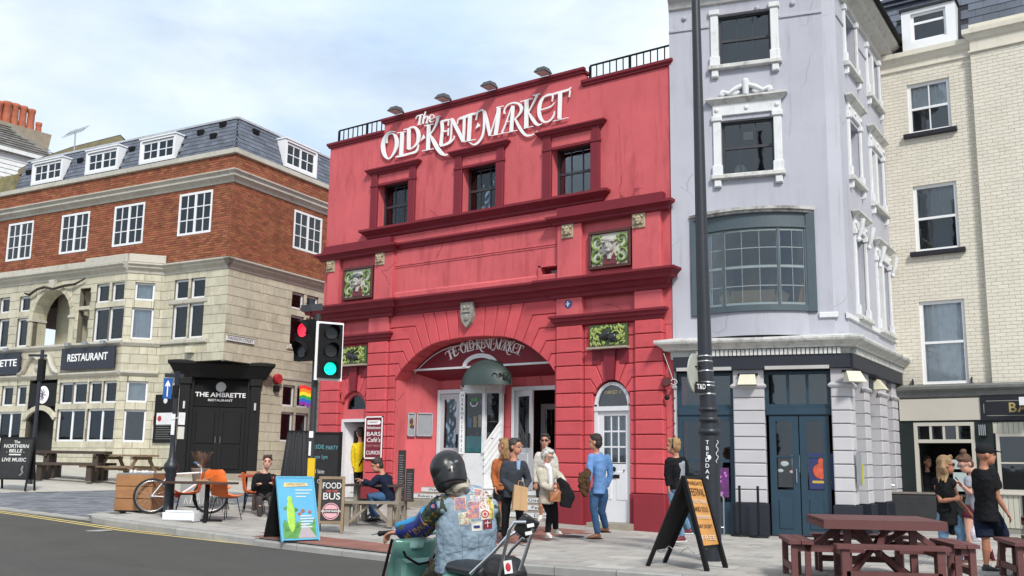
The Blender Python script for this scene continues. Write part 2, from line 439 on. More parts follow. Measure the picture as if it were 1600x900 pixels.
YEL = mat('yellow_road_paint', (.66, .51, .18), .8, .15, 6, .4, 120, stain=(9, .6, .56, .74, (.16, .15, .13)))
SLAB = mat('concrete_slab', (.40, .38, .352), .9, .12, 2, .5, 60, rnd=.12, stain=(1.6, .65, .48, .72, (.19, .18, .165)), spec=.2, spots=(5.5, .055, (.13, .12, .11)))
SLABJ = mat('slab_bed', (.12, .115, .105), .95)
SETT = mat('grey_block_paving', (.17, .18, .20), .9, .12, 3, .5, 90, rnd=.25, spec=.3)
REDPAV = mat('red_tactile_paving', (.255, .115, .09), .9, .1, 4, .4, 80, rnd=.12)
KERB = mat('granite_kerb', (.30, .295, .28), .85, .15, 5, .5, 120, rnd=.08)
KERBD = KERB
TEAK = mat('weathered_wood', (.235, .165, .10), .75, .22, 4, .5, 60, rnd=.1, stain=(5, .4, .5, .7, (.12, .085, .06)), sscale=(.4, 3, 3))
WOODG = mat('silvery_wood', (.245, .21, .165), .8, .2, 5, .5, 60, rnd=.1)
WOODD = mat('dark_stained_wood', (.055, .037, .028), .6, .2, 5, .4, 60, rnd=.1)
MAROON = mat('maroon_stained_wood', (.125, .044, .042), .55, .14, 5, .35, 60, rnd=.10, stain=(8, .4, .55, .75, (.06, .02, .02)), sscale=(.3, 3, 3))
# ---------------------------------------------------------------- repeated pieces
def proj(p):
 c = _M @ (Vector(p) - CAM)
 if c.z < .1: return (-9e3, -9e3, c.z)
 return (CX + F_PX * c.x / c.z, CY + F_PX * c.y / c.z, c.z)
_tm = {}
def tiles(name, m, parent, fr, items, y, d, c=0.0, limit=300, jit=0.0, mname=None):
 sc_ = []
 for it in items:
  p = proj(fr.w((it[0] + it[1]) / 2, y, (it[2] + it[3]) / 2))
  vis = -10 < p[0] < 1610 and -10 < p[1] < 910 and p[2] > 0
  sc_.append(((it[1] - it[0]) * (it[3] - it[2]) / (p[2] * p[2]) * (1 if vis else .001), it))
 sc_.sort(key=lambda t: -t[0])
 for k, (s_, it) in enumerate(sc_[:limit]):
  w = round(it[1] - it[0], 3); h = round(it[3] - it[2], 3); key = (name, m.name, w, h, d)
  if key not in _tm:
   b = B()
   b.bbox(0, w, -d, .0, 0, h, min(c, w / 3, h / 3)) if c else b.box(0, w, -d, 0, 0, h)
   _tm[key] = b.mesh(name, m)
  o = bpy.data.objects.new(name, _tm[key]); col.objects.link(o); o.parent = parent
  o.location = (it[0], y - random.uniform(0, jit), it[2])
 if len(sc_) > limit:
  b = B()
  for s_, it in sc_[limit:]:
   j = random.uniform(0, jit)
   b.bbox(it[0], it[1], y - d - j, y, it[2], it[3], c) if c else b.box(it[0], it[1], y - d - j, y, it[2], it[3])
  b.mk(name, m, parent, kind='stuff')
def cut(items, holes):
 out = []
 for it in items:
  L = [it]
  for h in holes:
   nl = []
   for a, b, c, d in L:
    if b <= h[0] or a >= h[1] or d <= h[2] + 1e-4 or c >= h[3] - 1e-4: nl.append((a, b, c, d)); continue
    if a < h[0]: nl.append((a, h[0], c, d))
    if b > h[1]: nl.append((h[1], b, c, d))
    if c < h[2] and d > h[2]: nl.append((max(a, h[0]), min(b, h[1]), c, h[2]))
    if d > h[3] and c < h[3]: nl.append((max(a, h[0]), min(b, h[1]), h[3], d))
   L = nl
  out += [q for q in L if q[1] - q[0] > .03 and q[3] - q[2] > .015]
 return out
def bond(x0, x1, z0, z1, w, h, g, off=.5, vary=0.0):
 out = []; z = z0; k = 0
 while z < z1 - .02:
  x = x0 - (w * off if k % 2 else 0)
  while x < x1:
   ww = w * (1 + random.uniform(-vary, vary)) if vary else w
   a = max(x, x0); b = min(x + ww - g, x1)
   if b - a > .03: out.append((a, b, z, min(z + h - g, z1)))
   x += ww
  z += h; k += 1
 return out
def window(parent, x0, x1, z0, z1, y, cols, rows, fm, gm, bar=.022, fw=.055, mid=None, name='window', back=None, d=.06, split=None, panes=True):
 b = B()
 b.box(x0, x1, y, y + d, z0, z0 + fw); b.box(x0, x1, y, y + d, z1 - fw, z1)
 b.box(x0, x0 + fw, y, y + d, z0 + fw, z1 - fw); b.box(x1 - fw, x1, y, y + d, z0 + fw, z1 - fw)
 xs = [x0 + fw]; ns = split or 1; W = (x1 - x0 - 2 * fw)
 for i in range(ns):
  a = x0 + fw + W * i / ns; e = x0 + fw + W * (i + 1) / ns
  if i: b.box(a - fw * .6, a + fw * .6, y + .004, y + d - .004, z0 + fw, z1 - fw); a += fw * .6
  if i < ns - 1: e -= fw * .6
  for k in range(1, cols):
   q = a + (e - a) * k / cols; b.box(q - bar / 2, q + bar / 2, y + .012, y + d - .012, z0 + fw, z1 - fw)
 zs = [z0 + fw + (z1 - z0 - 2 * fw) * k / rows for k in range(rows + 1)]
 for k in range(1, rows):
  if mid is not None and abs(zs[k] - mid) < .12: continue
  b.box(x0 + fw, x1 - fw, y + .010, y + d - .010, zs[k] - bar / 2, zs[k] + bar / 2)
 if mid is not None: b.box(x0 + fw, x1 - fw, y + .002, y + d - .002, mid - .03, mid + .03)
 f = b.mk(name, fm, parent)
 if not panes:
  b = B(); b.box(x0 + fw * .7, x1 - fw * .7, y + d * .5, y + d * .5 + .005, z0 + fw * .7, z1 - fw * .7); b.mk('pane', gm, f)
 else:
  for i in range(ns):
   a = x0 + fw + W * i / ns; e = x0 + fw + W * (i + 1) / ns
   for k in range(cols):
    for r in range(rows):
     b = B(); b.box(a + (e - a) * k / cols, a + (e - a) * (k + 1) / cols - .001, y + d * .5, y + d * .5 + .004, zs[r], zs[r + 1] - .001)
     b.mk('pane', gm, f)
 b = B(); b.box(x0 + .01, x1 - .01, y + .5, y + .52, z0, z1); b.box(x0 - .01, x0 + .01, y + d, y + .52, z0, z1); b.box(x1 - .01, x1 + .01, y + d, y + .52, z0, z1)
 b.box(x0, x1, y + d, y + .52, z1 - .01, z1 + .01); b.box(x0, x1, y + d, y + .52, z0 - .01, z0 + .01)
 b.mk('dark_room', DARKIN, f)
 if back:
  bm_, f0, f1 = back
  b = B(); n = 14; v = []; fs = []
  for i in range(n * 3 + 1):
   t = i / (n * 3); v.append((x0 + (x1 - x0) * t, y + .14 + .012 * math.sin(t * n * 2 * PI), z0 + (z1 - z0) * f0)); v.append((x0 + (x1 - x0) * t, y + .14 + .012 * math.sin(t * n * 2 * PI), z0 + (z1 - z0) * f1))
  for i in range(n * 3): fs.append((2 * i, 2 * i + 2, 2 * i + 3, 2 * i + 1))
  b.add(v, fs, True); b.mk('curtain', bm_, f)
 return f
# ---------------------------------------------------------------- the ground
def lerp_y(pts, x):
 if x <= pts[0][0]: return pts[0][1]
 for a, b in zip(pts, pts[1:]):
  if x <= b[0]: return a[1] + (b[1] - a[1]) * (x - a[0]) / (b[0] - a[0])
 return pts[-1][1]
def sheet(name, m, x0, x1, ylo, yhi, dz, step=.5, skirt=0.0, kind='structure'):
 b = B(); n = max(1, int((x1 - x0) / step)); v = []
 for i in range(n + 1):
  x = x0 + (x1 - x0) * i / n; a = ylo(x); c = yhi(x); c = max(c, a + .001)
  v += [(x, a, gz(x) + dz - skirt), (x, a, gz(x) + dz), (x, c, gz(x) + dz), (x, c, gz(x) + dz - skirt)]
 f = []
 for i in range(n):
  k = 4 * i
  f.append((k + 1, k + 5, k + 6, k + 2))
  if skirt: f += [(k, k + 4, k + 5, k + 1), (k + 2, k + 6, k + 7, k + 3)]
 if skirt: f += [(0, 1, 2, 3), (4 * n + 3, 4 * n + 2, 4 * n + 1, 4 * n)]
 b.add(v, f)
 return b.mk(name, m, kind=kind)
RZ = -.125
sheet('road', ASPH, -300, 300, lambda x: -300, lambda x: 400, RZ, 1.0)
KP = [(-7.55, -8.02), (-6.9, -8.20), (-2.2, -7.68), (2.23, -7.17), (30, -4.0)]     # front edge of the raised pavement
KS = .11
ky = lambda x: lerp_y(KP, x)
def left_edge(y): return -7.75 + (y + 7.9) * -.26           # where the raised pavement ends towards the side street
pav = sheet('pavement', SLABJ, -10.6, 30, lambda x: (ky(x) + .12 if x > -7.4 else -7.6 + (x + 7.6) / -.26 - .0), lambda x: 6.0, -.012, .2)
KBR = empty('kerb_stones'); tag(KBR, kind='structure')
# kerb stones, one by one
kpath = [Vector((x, ky(x), 0)) for x in [30 - i * .9 for i in range(1, 42)] if x > -7.0]
kpath += [Vector(p) for p in ((-7.35, -8.16, 0), (-7.72, -8.0, 0), (-7.95, -7.68, 0), (-8.1, -7.2, 0), (-8.35, -6.3, 0), (-8.6, -5.4, 0), (-8.85, -4.5, 0), (-9.1, -3.6, 0))]
for a, b_ in zip(kpath, kpath[1:]):
 d = (b_ - a); n = Vector((-d.y, d.x, 0)).normalized() * -1; L = d.length; g = d.normalized() * .006
 q = [a + g, b_ - g, b_ - g + n * .15, a + g + n * .15]
 low = .02 if (-1.2 < a.x < 1.1 or -3.2 < a.x < -1.2) else 0.0
 b = B(); c = .02
 drop = RZ - .05
 top = -.004 - low * 1.2
 o_ = [q[0] + n * c, q[1] + n * c, q[2], q[3]]
 v = [(p.x, p.y, gz(p.x) + drop) for p in q] + [(q[i].x, q[i].y, gz(q[i].x) + top - (c if i < 2 else 0)) for i in range(4)] + [(o_[i].x, o_[i].y, gz(o_[i].x) + top) for i in range(2)]
 b.add(v, [(0, 1, 5, 4), (4, 5, 9, 8), (8, 9, 6, 7), (1, 2, 6, 9, 5), (3, 0, 4, 8, 7), (2, 3, 7, 6)])
 b.mk('kerb_stone', KERB, KBR)
# concrete slabs and the red tactile strip, laid parallel to the kerb
KA = R(6.3)
ku = Vector((math.cos(KA), math.sin(KA), 0)); kn = Vector((-math.sin(KA), math.cos(KA), 0)); ko = Vector((-2.2, -7.66, 0))
def kl(a, c): return ko + ku * a + kn * c
def in_red(a, c):
 if -1.5 < a < 3.4 and .0 < c < .85 + .0 * a: return True
 return 0.9 < a < 2.1 and .0 < c < 6.4
slabs = []; reds = []
rw = .45; r = 0
c = .16
while c < 14:
 a = -8.5 - (.3 if r % 2 else 0)
 while a < 19:
  w = .6
  p = kl(a + w / 2, c + rw / 2)
  okx = p.x > left_edge(p.y) + .25 and p.y < (.1 if p.x < 1 else 6) and p.x < 14
  if okx:
   if in_red(a + w / 2, c + rw / 2):
    for i in range(2): reds.append((a + i * .3, a + (i + 1) * .3, c, c + rw))
   else: slabs.append((a, a + w, c, c + rw))
  a += w
 c += rw; r += 1
def lay(name, items, m, parent, limit, g=.006, th=.012, lift=.004):
 L = []
 for it in items:
  p = kl((it[0] + it[1]) / 2, (it[2] + it[3]) / 2); q = proj((p.x, p.y, gz(p.x)))
  vis = -20 < q[0] < 1620 and -10 < q[1] < 915
  L.append((((it[1] - it[0]) * (it[3] - it[2]) / max(q[2], .1) ** 3) * (1 if vis else 1e-4), it))
 L.sort(key=lambda t: -t[0])
 rest = B()
 for k, (s_, it) in enumerate(L):
  b = B() if k < limit else rest
  P = [kl(it[0] + g, it[2] + g), kl(it[1] - g, it[2] + g), kl(it[1] - g, it[3] - g), kl(it[0] + g, it[3] - g)]
  j = random.uniform(-.0015, .0015)
  v = [(p.x, p.y, gz(p.x) - th) for p in P] + [(p.x, p.y, gz(p.x) + lift * 0 + j) for p in P]
  b.add(v, [(4, 5, 6, 7), (0, 1, 5, 4), (1, 2, 6, 5), (2, 3, 7, 6), (3, 0, 4, 7)])
  if k < limit: b.mk(name, m, parent)
 if rest.v: rest.mk(name, m, parent, kind='stuff')
lay('paving_slab', slabs, SLAB, pav, 300)
lay('tactile_paver', reds, REDPAV, pav, 120, g=.004)
# side street: grey block paving, then pale slabs in front of the stone building
def plane_poly(name, pts, m, dz, parent=None, kind='structure', th=.05):
 xs = [p[0] for p in pts]; b = B()
 import bmesh
 bm = bmesh.new(); vs_ = [bm.verts.new((p[0], p[1], 0)) for p in pts]; bm.faces.new(vs_)
 x = math.floor(min(xs)) + .5
 while x < max(xs):
  bmesh.ops.bisect_plane(bm, geom=list(bm.verts) + list(bm.edges) + list(bm.faces), plane_co=(x, 0, 0), plane_no=(1, 0, 0)); x += .5
 for v in bm.verts: v.co.z = gz(v.co.x) + dz
 for f in bm.faces:
  if f.normal.z < 0: f.normal_flip()
 me = bpy.data.meshes.new(name); bm.to_mesh(me); bm.free(); me.materials.append(m)
 o = bpy.data.objects.new(name, me); col.objects.link(o); o.parent = parent
 return tag(o, kind=kind)
E1 = gp(0, 770, -.1); E2 = gp(186, 766, -.1); F1 = gp(0, 792, -.1); F2 = gp(160, 811, -.1); F0 = gp(0, 798, -.12)
dl = (E1 - E2); dk = (F1 - F2)
E0 = E1 + dl * 3; F3 = F1 + dk * 4
plane_poly('side_street', [(E0.x, E0.y), (E1.x, E1.y), (E2.x, E2.y), (-9.4, 30), (-7.0, 30), (-7.2, -7.4), (F2.x, F2.y), (F1.x, F1.y), (F3.x, F3.y)], SLABJ, -.112)
forecourt = plane_poly('forecourt', [(E0.x, E0.y + .0), (E1.x, E1.y), (E2.x, E2.y), (-9.4, 4), (-9.4, 14), (-60, 14)], mat('pale_concrete', (.45, .43, .38), .9, .1, 2, .4, 90, stain=(1.3, .4, .52, .75, (.3, .29, .26))), -.100)
# grey setts
setr = empty('block_paving'); tag(setr, kind='structure')
def inside(p, poly):
 c = False; n = len(poly)
 for i in range(n):
  a = poly[i]; b = poly[i - 1]
  if (a[1] > p[1]) != (b[1] > p[1]) and p[0] < (b[0] - a[0]) * (p[1] - a[1]) / (b[1] - a[1]) + a[0]: c = not c
 return c
sp = [(E1.x - 6, E1.y - .6), (E1.x, E1.y), (E2.x, E2.y), (-10.6, 3), (-8.8, 3), (-8.95, -3.6), (-8.2, -7.2), (-7.9, -7.8), (F2.x, F2.y), (F1.x, F1.y), (F1.x + dk.x * 2, F1.y + dk.y * 2)]
items = []
ang = math.atan2(dl.y, dl.x); su = Vector((math.cos(ang), math.sin(ang))); sn = Vector((-su.y, su.x)); so = Vector((E2.x, E2.y))
for r in range(-90, 90):
 for k in range(-80, 80):
  a = k * .3 + (.15 if r % 2 else 0); c = r * .15
  p = so + su * a + sn * c
  if inside(p, sp): items.append((a, c, p))
items.sort(key=lambda t: (t[2] - Vector((CAM.x, CAM.y))).length)
rest = B()
for k, (a, c, p) in enumerate(items):
 b = B() if k < 300 else rest
 P = [so + su * (a + i) + sn * (c + j) for i, j in ((-.145, -.071), (.145, -.071), (.145, .071), (-.145, .071))]
 j = random.uniform(-.002, .002)
 v = [(q.x, q.y, gz(q.x) - .112) for q in P] + [(q.x, q.y, gz(q.x) - .100 + j) for q in P]
 b.add(v, [(4, 5, 6, 7), (0, 1, 5, 4), (1, 2, 6, 5), (2, 3, 7, 6), (3, 0, 4, 7)])
 if k < 300: b.mk('paving_block', SETT, setr)
rest.mk('paving_block', SETT, setr, kind='stuff')
# flush kerb of the side street
b = B(); n_ = 12
kk = F2 - F1
for i in range(-30, n_):
 a = F1 + kk * (i / n_); e = F1 + kk * ((i + 1) / n_) - kk.normalized() * .008
 sd = Vector((kk.y, -kk.x, 0)).normalized() * .3
 b = B(); v = [(q.x, q.y, gz(q.x) + z) for z in (-.12, -.096) for q in (a, a + sd, e + sd, e)]
 b.add(v, [(4, 5, 6, 7), (0, 1, 5, 4), (1, 2, 6, 5), (2, 3, 7, 6), (3, 0, 4, 7)])
 b.mk('kerb_stone', mat('pale_kerb', (.33, .32, .30), .9, .1, 4, .4, 90, rnd=.08), KBR)
# double yellow lines
def road_line(pix, name='yellow_line'):
 P = [gp(x, y, RZ) for x, y in pix]
 d0 = (P[0] - P[1]).normalized()
 if pix[0][0] == 0: P = [P[0] + d0 * 12] + P
 if pix[-1][0] > 880: P = P + [P[-1] + (P[-1] - P[-2]).normalized() * 16]
 for off in (0, -.17):
  b = B(); v = []; f = []
  Q = []
  for i in range(len(P) - 1):
   for k in range(12): Q.append(P[i].lerp(P[i + 1], k / 12))
  Q.append(P[-1])
  for i, p in enumerate(Q):
   d = (Q[min(i + 1, len(Q) - 1)] - Q[max(i - 1, 0)]).normalized(); n = Vector((-d.y, d.x, 0))
   for w in (-.035, .035):
    q = p + n * (off + w); v.append((q.x, q.y, gz(q.x) + RZ + .004))
  for i in range(len(Q) - 1): f.append((2 * i, 2 * i + 2, 2 * i + 3, 2 * i + 1))
  b.add(v, f); b.mk(name, YEL, kind='structure')
road_line([(0, 799), (60, 807), (120, 816), (200, 828), (300, 839), (417, 852)])
road_line([(790, 888), (850, 891.5), (915, 897)])
b = B(); g0 = gp(155, 829, RZ); b.lathe([(.22, 0), (.22, .005), (.19, .006)], (g0.x, g0.y, gz(g0.x) + RZ), 20); b.mk('road_cover', mat('worn_cover', (.30, .29, .27), .7, .3, 9, .5), kind='structure')
# ---------------------------------------------------------------- the red market hall
RF = Frame(0, 0, 0)
hall = thing('market_hall', 'red rendered market hall with a wide entrance arch and white lettering across its top', 'building')
Y1, Y2 = .06, .12        # arch plane, recessed plane; pilasters stand at 0
ACX = -4.97
AZ = [(0, 4.44), (.38, 4.435), (.67, 4.41), (.99, 4.38), (1.29, 4.31), (1.54, 4.21), (1.78, 4.08), (2.02, 3.91), (2.26, 3.71), (2.47, 3.45)]
def arch_z(dx): return lerp_y(AZ, abs(dx))
ZS = [.78 + .3115 * k for k in range(13)]    # courses .78 .. 4.52
# body: side walls, back wall, roof
b = B()
b.box(-10.28, .44, 2.6, 12, .0, 10.2)
b.box(-10.28, -9.62, .14, 2.6, 0, 4.6)
b.box(-10.28, .44, 2.4, 2.6, 0, 10.2)
b.add([(-10.28, .16, 0), (-10.28, 2.6, 0), (-10.28, 2.6, 10.2), (-10.28, .16, 10.2)], [(0, 3, 2, 1)])
b.add([(.44, .16, 0), (.44, 2.6, 0), (.44, 2.6, 10.2), (.44, .16, 10.2)], [(0, 1, 2, 3)])
b.mk('side_wall', RED, hall)
# upper wall with three window openings
WN = [(-8.33, -7.22, 7.66, 8.92), (-5.40, -4.33, 7.66, 8.92), (-2.68, -1.59, 7.66, 8.92)]
b = B(); b.wall(-10.28, .44, 7.0, 10.30, .16, WN, .28)
b.add([(-8.2, .16, 10.30), (-1.84, .16, 10.30), (-1.84, .16, 10.62), (-8.2, .16, 10.62), (-8.2, .5, 10.30), (-1.84, .5, 10.30), (-1.84, .5, 10.62), (-8.2, .5, 10.62)],
 [(0, 1, 2, 3), (1, 5, 6, 2), (4, 0, 3, 7), (3, 2, 6, 7)])
b.mk('upper_wall', RED, hall)
cop = [(0, 0), (.05, .02), (.05, .05), (.09, .09), (.09, .15), (0, .17)]
for x0, x1, z, e0, e1 in ((-10.28, -8.21, 10.27, 1, 0), (-8.20, -1.85, 10.60, 1, 1), (-1.84, .44, 10.27, 0, 1)):
 b = B(); b.cornice(x0, x1, .16, [(o, z + k) for o, k in cop], e0, e1); b.box(x0, x1, .18, .55, z + .1, z + .168); b.mk('coping', TRIM, hall)
# window surrounds
for a, e, z0, z1 in WN:
 s = empty('window_surround', (0, 0, 0), 0, hall)
 b = B(); b.bbox(a - .24, a - .001, .09, .18, 7.62, 8.90, .01); b.bbox(a - .26, a + .002, .07, .16, 8.83, 8.90, .01); b.bbox(a - .24, a - .03, .095, .17, 8.90, 9.22, .01); b.mk('pilaster', TRIM, s)
 b = B(); b.bbox(e + .001, e + .24, .09, .18, 7.62, 8.90, .01); b.bbox(e - .002, e + .26, .07, .16, 8.83, 8.90, .01); b.bbox(e + .03, e + .24, .095, .17, 8.90, 9.22, .01); b.mk('pilaster', TRIM, s)
 b = B(); b.cornice(a - .25, e + .25, .16, [(.04, 9.17), (.06, 9.21), (.11, 9.23), (.15, 9.29), (.17, 9.30), (.17, 9.335), (0, 9.37)]); b.mk('head_moulding', TRIM, s)
 b = B(); b.box(a - .03, e + .03, .10, .165, 8.84, 8.905); b.mk('lintel_strip', TRIM, s)
 window(s, a, e, z0, z1, .40, 3, 2, SASHD, GLD, mid=8.28, fw=.06, back=(CURTB, 0, 1) if a < -8 else None)
b = B(); b.cornice(-8.62, -1.30, .16, [(.0, 7.36), (.05, 7.40), (.06, 7.45), (.12, 7.50), (.20, 7.56), (.22, 7.57), (.22, 7.63), (0, 7.66)]); b.mk('sill_moulding', TRIM, hall)
# attic storey between the two big cornices
b = B(); VH = (-2.95, -2.46, 5.70, 5.99)
b.wall(-10.28, .44, 5.55, 7.05, .16, [VH], .18)
b.mk('attic_wall', RED, hall)
b = B(); b.wall(-2.96, -2.45, 5.69, 6.00, .34, (), 0); b.mk('vent_pane', GLD, hall)
b = B(); b.box(-3.03, -2.95, .10, .16, 5.66, 6.03); b.box(-3.03, -2.43, .10, .16, 5.99, 6.03); b.mk('vent_surround', RED, hall)
for xs in ((-10.05, -9.60), (-8.27, -7.62), (-2.45, -1.80), (-.48, .22)):
 b = B(); b.bbox(xs[0], xs[1], .03, .17, 5.6, 7.02, .012); b.mk('pilaster', RED, hall)
b = B()
b.box(-7.62, -2.45, .135, .165, 6.52, 6.56); b.box(-7.62, -2.45, .145, .165, 6.47, 6.50)
b.cornice(-7.61, -2.46, .16, [(0, 5.60), (.03, 5.60), (.03, 5.78), (0, 5.82)], False, False)
b.mk('panel_moulding', RED, hall)
P3 = [(0, 6.96), (.04, 6.98), (.05, 7.02), (.10, 7.07), (.12, 7.08), (.12, 7.13), (0, 7.16)]
b = B(); b.cornice(-7.50, -2.60, .14, P3, False, False); b.mk('string_course', TRIM, hall)
P3b = [(0, 6.90), (.05, 6.93), (.06, 6.98), (.15, 7.05), (.18, 7.06), (.18, 7.12), (0, 7.15)]
for x0, x1 in ((-10.28, -7.60), (-2.50, .40)):
 b = B(); b.cornice(x0, x1, .03, P3b); b.mk('string_course', TRIM, hall)
 b = B(); b.box(x0 + .06, x1 - .10, -.01, .155, 7.135, 7.33); b.mk('blocking_course', TRIM, hall)
# main cornice: deep, carved in several faces
MC = [(0, 5.14), (.05, 5.17), (.06, 5.24), (.12, 5.28), (.14, 5.34), (.16, 5.36), (.27, 5.38), (.29, 5.45), (.36, 5.52), (.38, 5.53), (.38, 5.58), (0, 5.63)]
b = B(); b.cornice(-7.62, -2.46, .10, MC, False, False); b.mk('main_cornice', TRIM, hall)
for x0, x1 in ((-10.28, -7.55), (-2.52, .33)):
 b = B(); b.cornice(x0, x1, .02, MC); b.mk('main_cornice', TRIM, hall)
# frieze wall above the courses, up to the cornice
b = B(); b.wall(-10.28, -7.43, 4.4, 5.6, .14, ()); b.wall(-2.50, .44, 4.4, 5.6, .14, ()); b.wall(-7.5, -2.4, 4.5, 5.6, .10, ()); b.mk('frieze_wall', RED, hall)
# bays: x ranges of their two pilasters, door centre
BAYS = ((-2.45, -1.75, -.42, .26, -1.06), (-8.38, -7.66, -10.10, -9.40, -8.90))
for bi, (a0, a1, c0, c1, dc) in enumerate(BAYS):
 lo, hi = (a1, c0) if a1 < c0 else (c1, a0)           # recessed wall between the pilasters
 dl_, dr_ = dc - .46, dc + .46
 for (p0, p1) in ((a0, a1), (c0, c1)):
  for k in range(12):
   b = B(); b.block([(p0, ZS[k]), (p1, ZS[k]), (p1, ZS[k + 1]), (p0, ZS[k + 1])], Y1, Y1, .009, .016, back=.16); b.mk('block', REDB, hall)
  b = B(); b.bbox(p0 - .03, p1 + .03, -.04, .16, -.3, .775, .012); b.mk('plinth', PLIN, hall)
  b = B(); b.bbox(p0 + .005, p1 - .005, .0, .16, 4.52, 5.2, .01); b.mk('pilaster', RED, hall)
 for u0, u1 in ((lo, dl_), (dr_, hi)):
  if u1 - u0 > .02: b = B(); b.bbox(u0, u1, .07, .4, -.3, .775, .01); b.mk('plinth', PLIN, hall)
 b = B(); b.wall(lo, hi, 0, 2.75, .155, [(dl_, dr_, -1, 3)], .0)
 b.wall(lo, hi, 3.27, 4.6, .155, ())
 for sgn, (u0, u1) in ((-1, (lo, dl_)), (1, (dr_, hi))):
  for k in range(6):
   if u1 - u0 > .02:
    bb = B(); bb.block([(u0, ZS[k]), (u1, ZS[k]), (u1, ZS[k + 1]), (u0, ZS[k + 1])], Y2, .03, .009, .014, back=.42); bb.mk('block', REDB, hall)
  xe = lo if sgn < 0 else hi
  A = lambda dx: (dc + sgn * dx, 2.72 + math.sqrt(max(0, .46 ** 2 - dx * dx)) * 1.13)
  polys = [[(xe, ZS[6]), (xe, ZS[7]), (dc + sgn * .455, ZS[7]), (dc + sgn * .46, ZS[6])],
    [(xe, ZS[7]), (xe, ZS[8]), (dc + sgn * .52, ZS[8]), A(.36), A(.42), (dc + sgn * .455, ZS[7])],
    [(xe, ZS[8]), (xe, ZS[9]), (dc + sgn * .38, ZS[9]), A(.20), A(.29), A(.36), (dc + sgn * .52, ZS[8])],
    [(xe, ZS[9]), (xe, ZS[10]), (dc + sgn * .14, ZS[10]), A(.09), A(.20), (dc + sgn * .38, ZS[9])]]
  for q in polys:
   bb = B(); bb.block(q, Y2, .03, .009, .014, back=.42); bb.mk('block', REDB, hall)
  for k in (10, 11):
   bb = B(); bb.block([(xe, ZS[k]), (xe, ZS[k + 1]), (dc, ZS[k + 1]), (dc, ZS[k])], Y2, .03, .009, .014, back=.16); bb.mk('block', REDB, hall)
 b.mk('bay_wall', RED, hall)
 b = B(); b.prism([(dc - .09, 3.24), (dc + .09, 3.24), (dc + .16, 3.95), (dc - .16, 3.95)], .02, .16)
 b.mk('keystone', TRIM, hall)
 b = B(); b.prism([(dc - .46, 3.60), (dc - .24, 3.60), (dc - .24, 3.68), (dc - .16, 3.68), (dc - .16, 3.96), (dc - .46, 3.96)], .07, .13); b.mk('tile_bracket', TRIM, hall)
 b = B(); b.prism([(dc + .46, 3.60), (dc + .24, 3.60), (dc + .24, 3.68), (dc + .16, 3.68), (dc + .16, 3.96), (dc + .46, 3.96)], .07, .13); b.mk('tile_bracket', TRIM, hall)
 # impost cornice
 e0, e1 = min(a0, c0), max(a1, c1)
 b = B(); PC = [(0, 4.50), (.03, 4.53), (.04, 4.58), (.09, 4.62), (.10, 4.67), (.14, 4.70), (.14, 4.75), (0, 4.77)]
 b.cornice(e0, e1, .02, PC); b.mk('impost_cornice', TRIM, hall)
# narrow strip at the right end
b = B(); b.wall(.26, .44, -.2, 5.6, .15, ()); b.mk('edge_strip', RED, hall)
b = B(); b.wall(-10.28, -10.10, -.2, 5.6, .15, ()); b.mk('edge_strip', RED, hall)
# big arch: voussoirs that step into the courses, each one stone deep
ends = [2.47, 2.45, 2.26, 2.02, 1.78, 1.54, 1.29, .99, .67, .38]
bend = [(2.47, ZS[8] - .02), (2.45, ZS[9]), (2.35, ZS[10]), (2.21, ZS[11]), (2.02, ZS[12]), (1.82, 4.84), (1.58, 5.18), (1.21, 5.18), (.82, 5.18), (.43, 5.18)]
lv = [ZS[8], ZS[9], ZS[10], ZS[11], ZS[12], 4.84, 5.18]
for sgn in (-1, 1):
 xe = -7.66 if sgn < 0 else -2.45
 X = lambda d: ACX + sgn * d
 for i in range(1, 9):
  p0 = (X(ends[i]), arch_z(ends[i])); p1 = (X(ends[i + 1]), arch_z(ends[i + 1]))
  m_ = (ends[i] + ends[i + 1]) / 2
  pm = (X(m_), arch_z(m_))
  if i < 6: q = [(xe, lv[i]), (X(bend[i][0]), lv[i]), p0, pm, p1, (X(bend[i + 1][0]), lv[i + 1]), (xe, lv[i + 1])]
  else: q = [(X(bend[i][0]), 5.18), p0, pm, p1, (X(bend[i + 1][0]), 5.18)]
  b = B(); b.block(q, Y1 + .04, .04, .010, .016, back=.56); b.mk('voussoir', REDB, hall)
 for k in range(9):
  x1_ = X(2.455)
  if abs(x1_ - xe) > .05:
   b = B(); b.block([(xe, ZS[k]), (x1_, ZS[k]), (x1_, ZS[k + 1]), (xe, ZS[k + 1])], Y1 + .04, .04, .009, .016, back=.56); b.mk('block', REDB, hall)
  else:
   b = B(); b.box(xe - .05, xe + .02, .12, .56, ZS[k] + .008, ZS[k + 1] - .008); b.mk('block', REDB, hall)
 b = B(); b.box(min(xe, X(2.47)) - .02, max(xe, X(2.47)) + .02, .14, .54, -.2, 3.6); b.mk('jamb', RED, hall)
b = B(); b.block([(ACX - .38, arch_z(.38)), (ACX, 4.44), (ACX + .38, arch_z(.38)), (ACX + .43, 5.18), (ACX - .43, 5.18)], Y1 + .04, .04, .01, .016, back=.56); b.mk('voussoir', REDB, hall)
b = B(); b.box(-7.68, -7.40, -.01, .56, -.3, .775); b.mk('plinth', PLIN, hall)
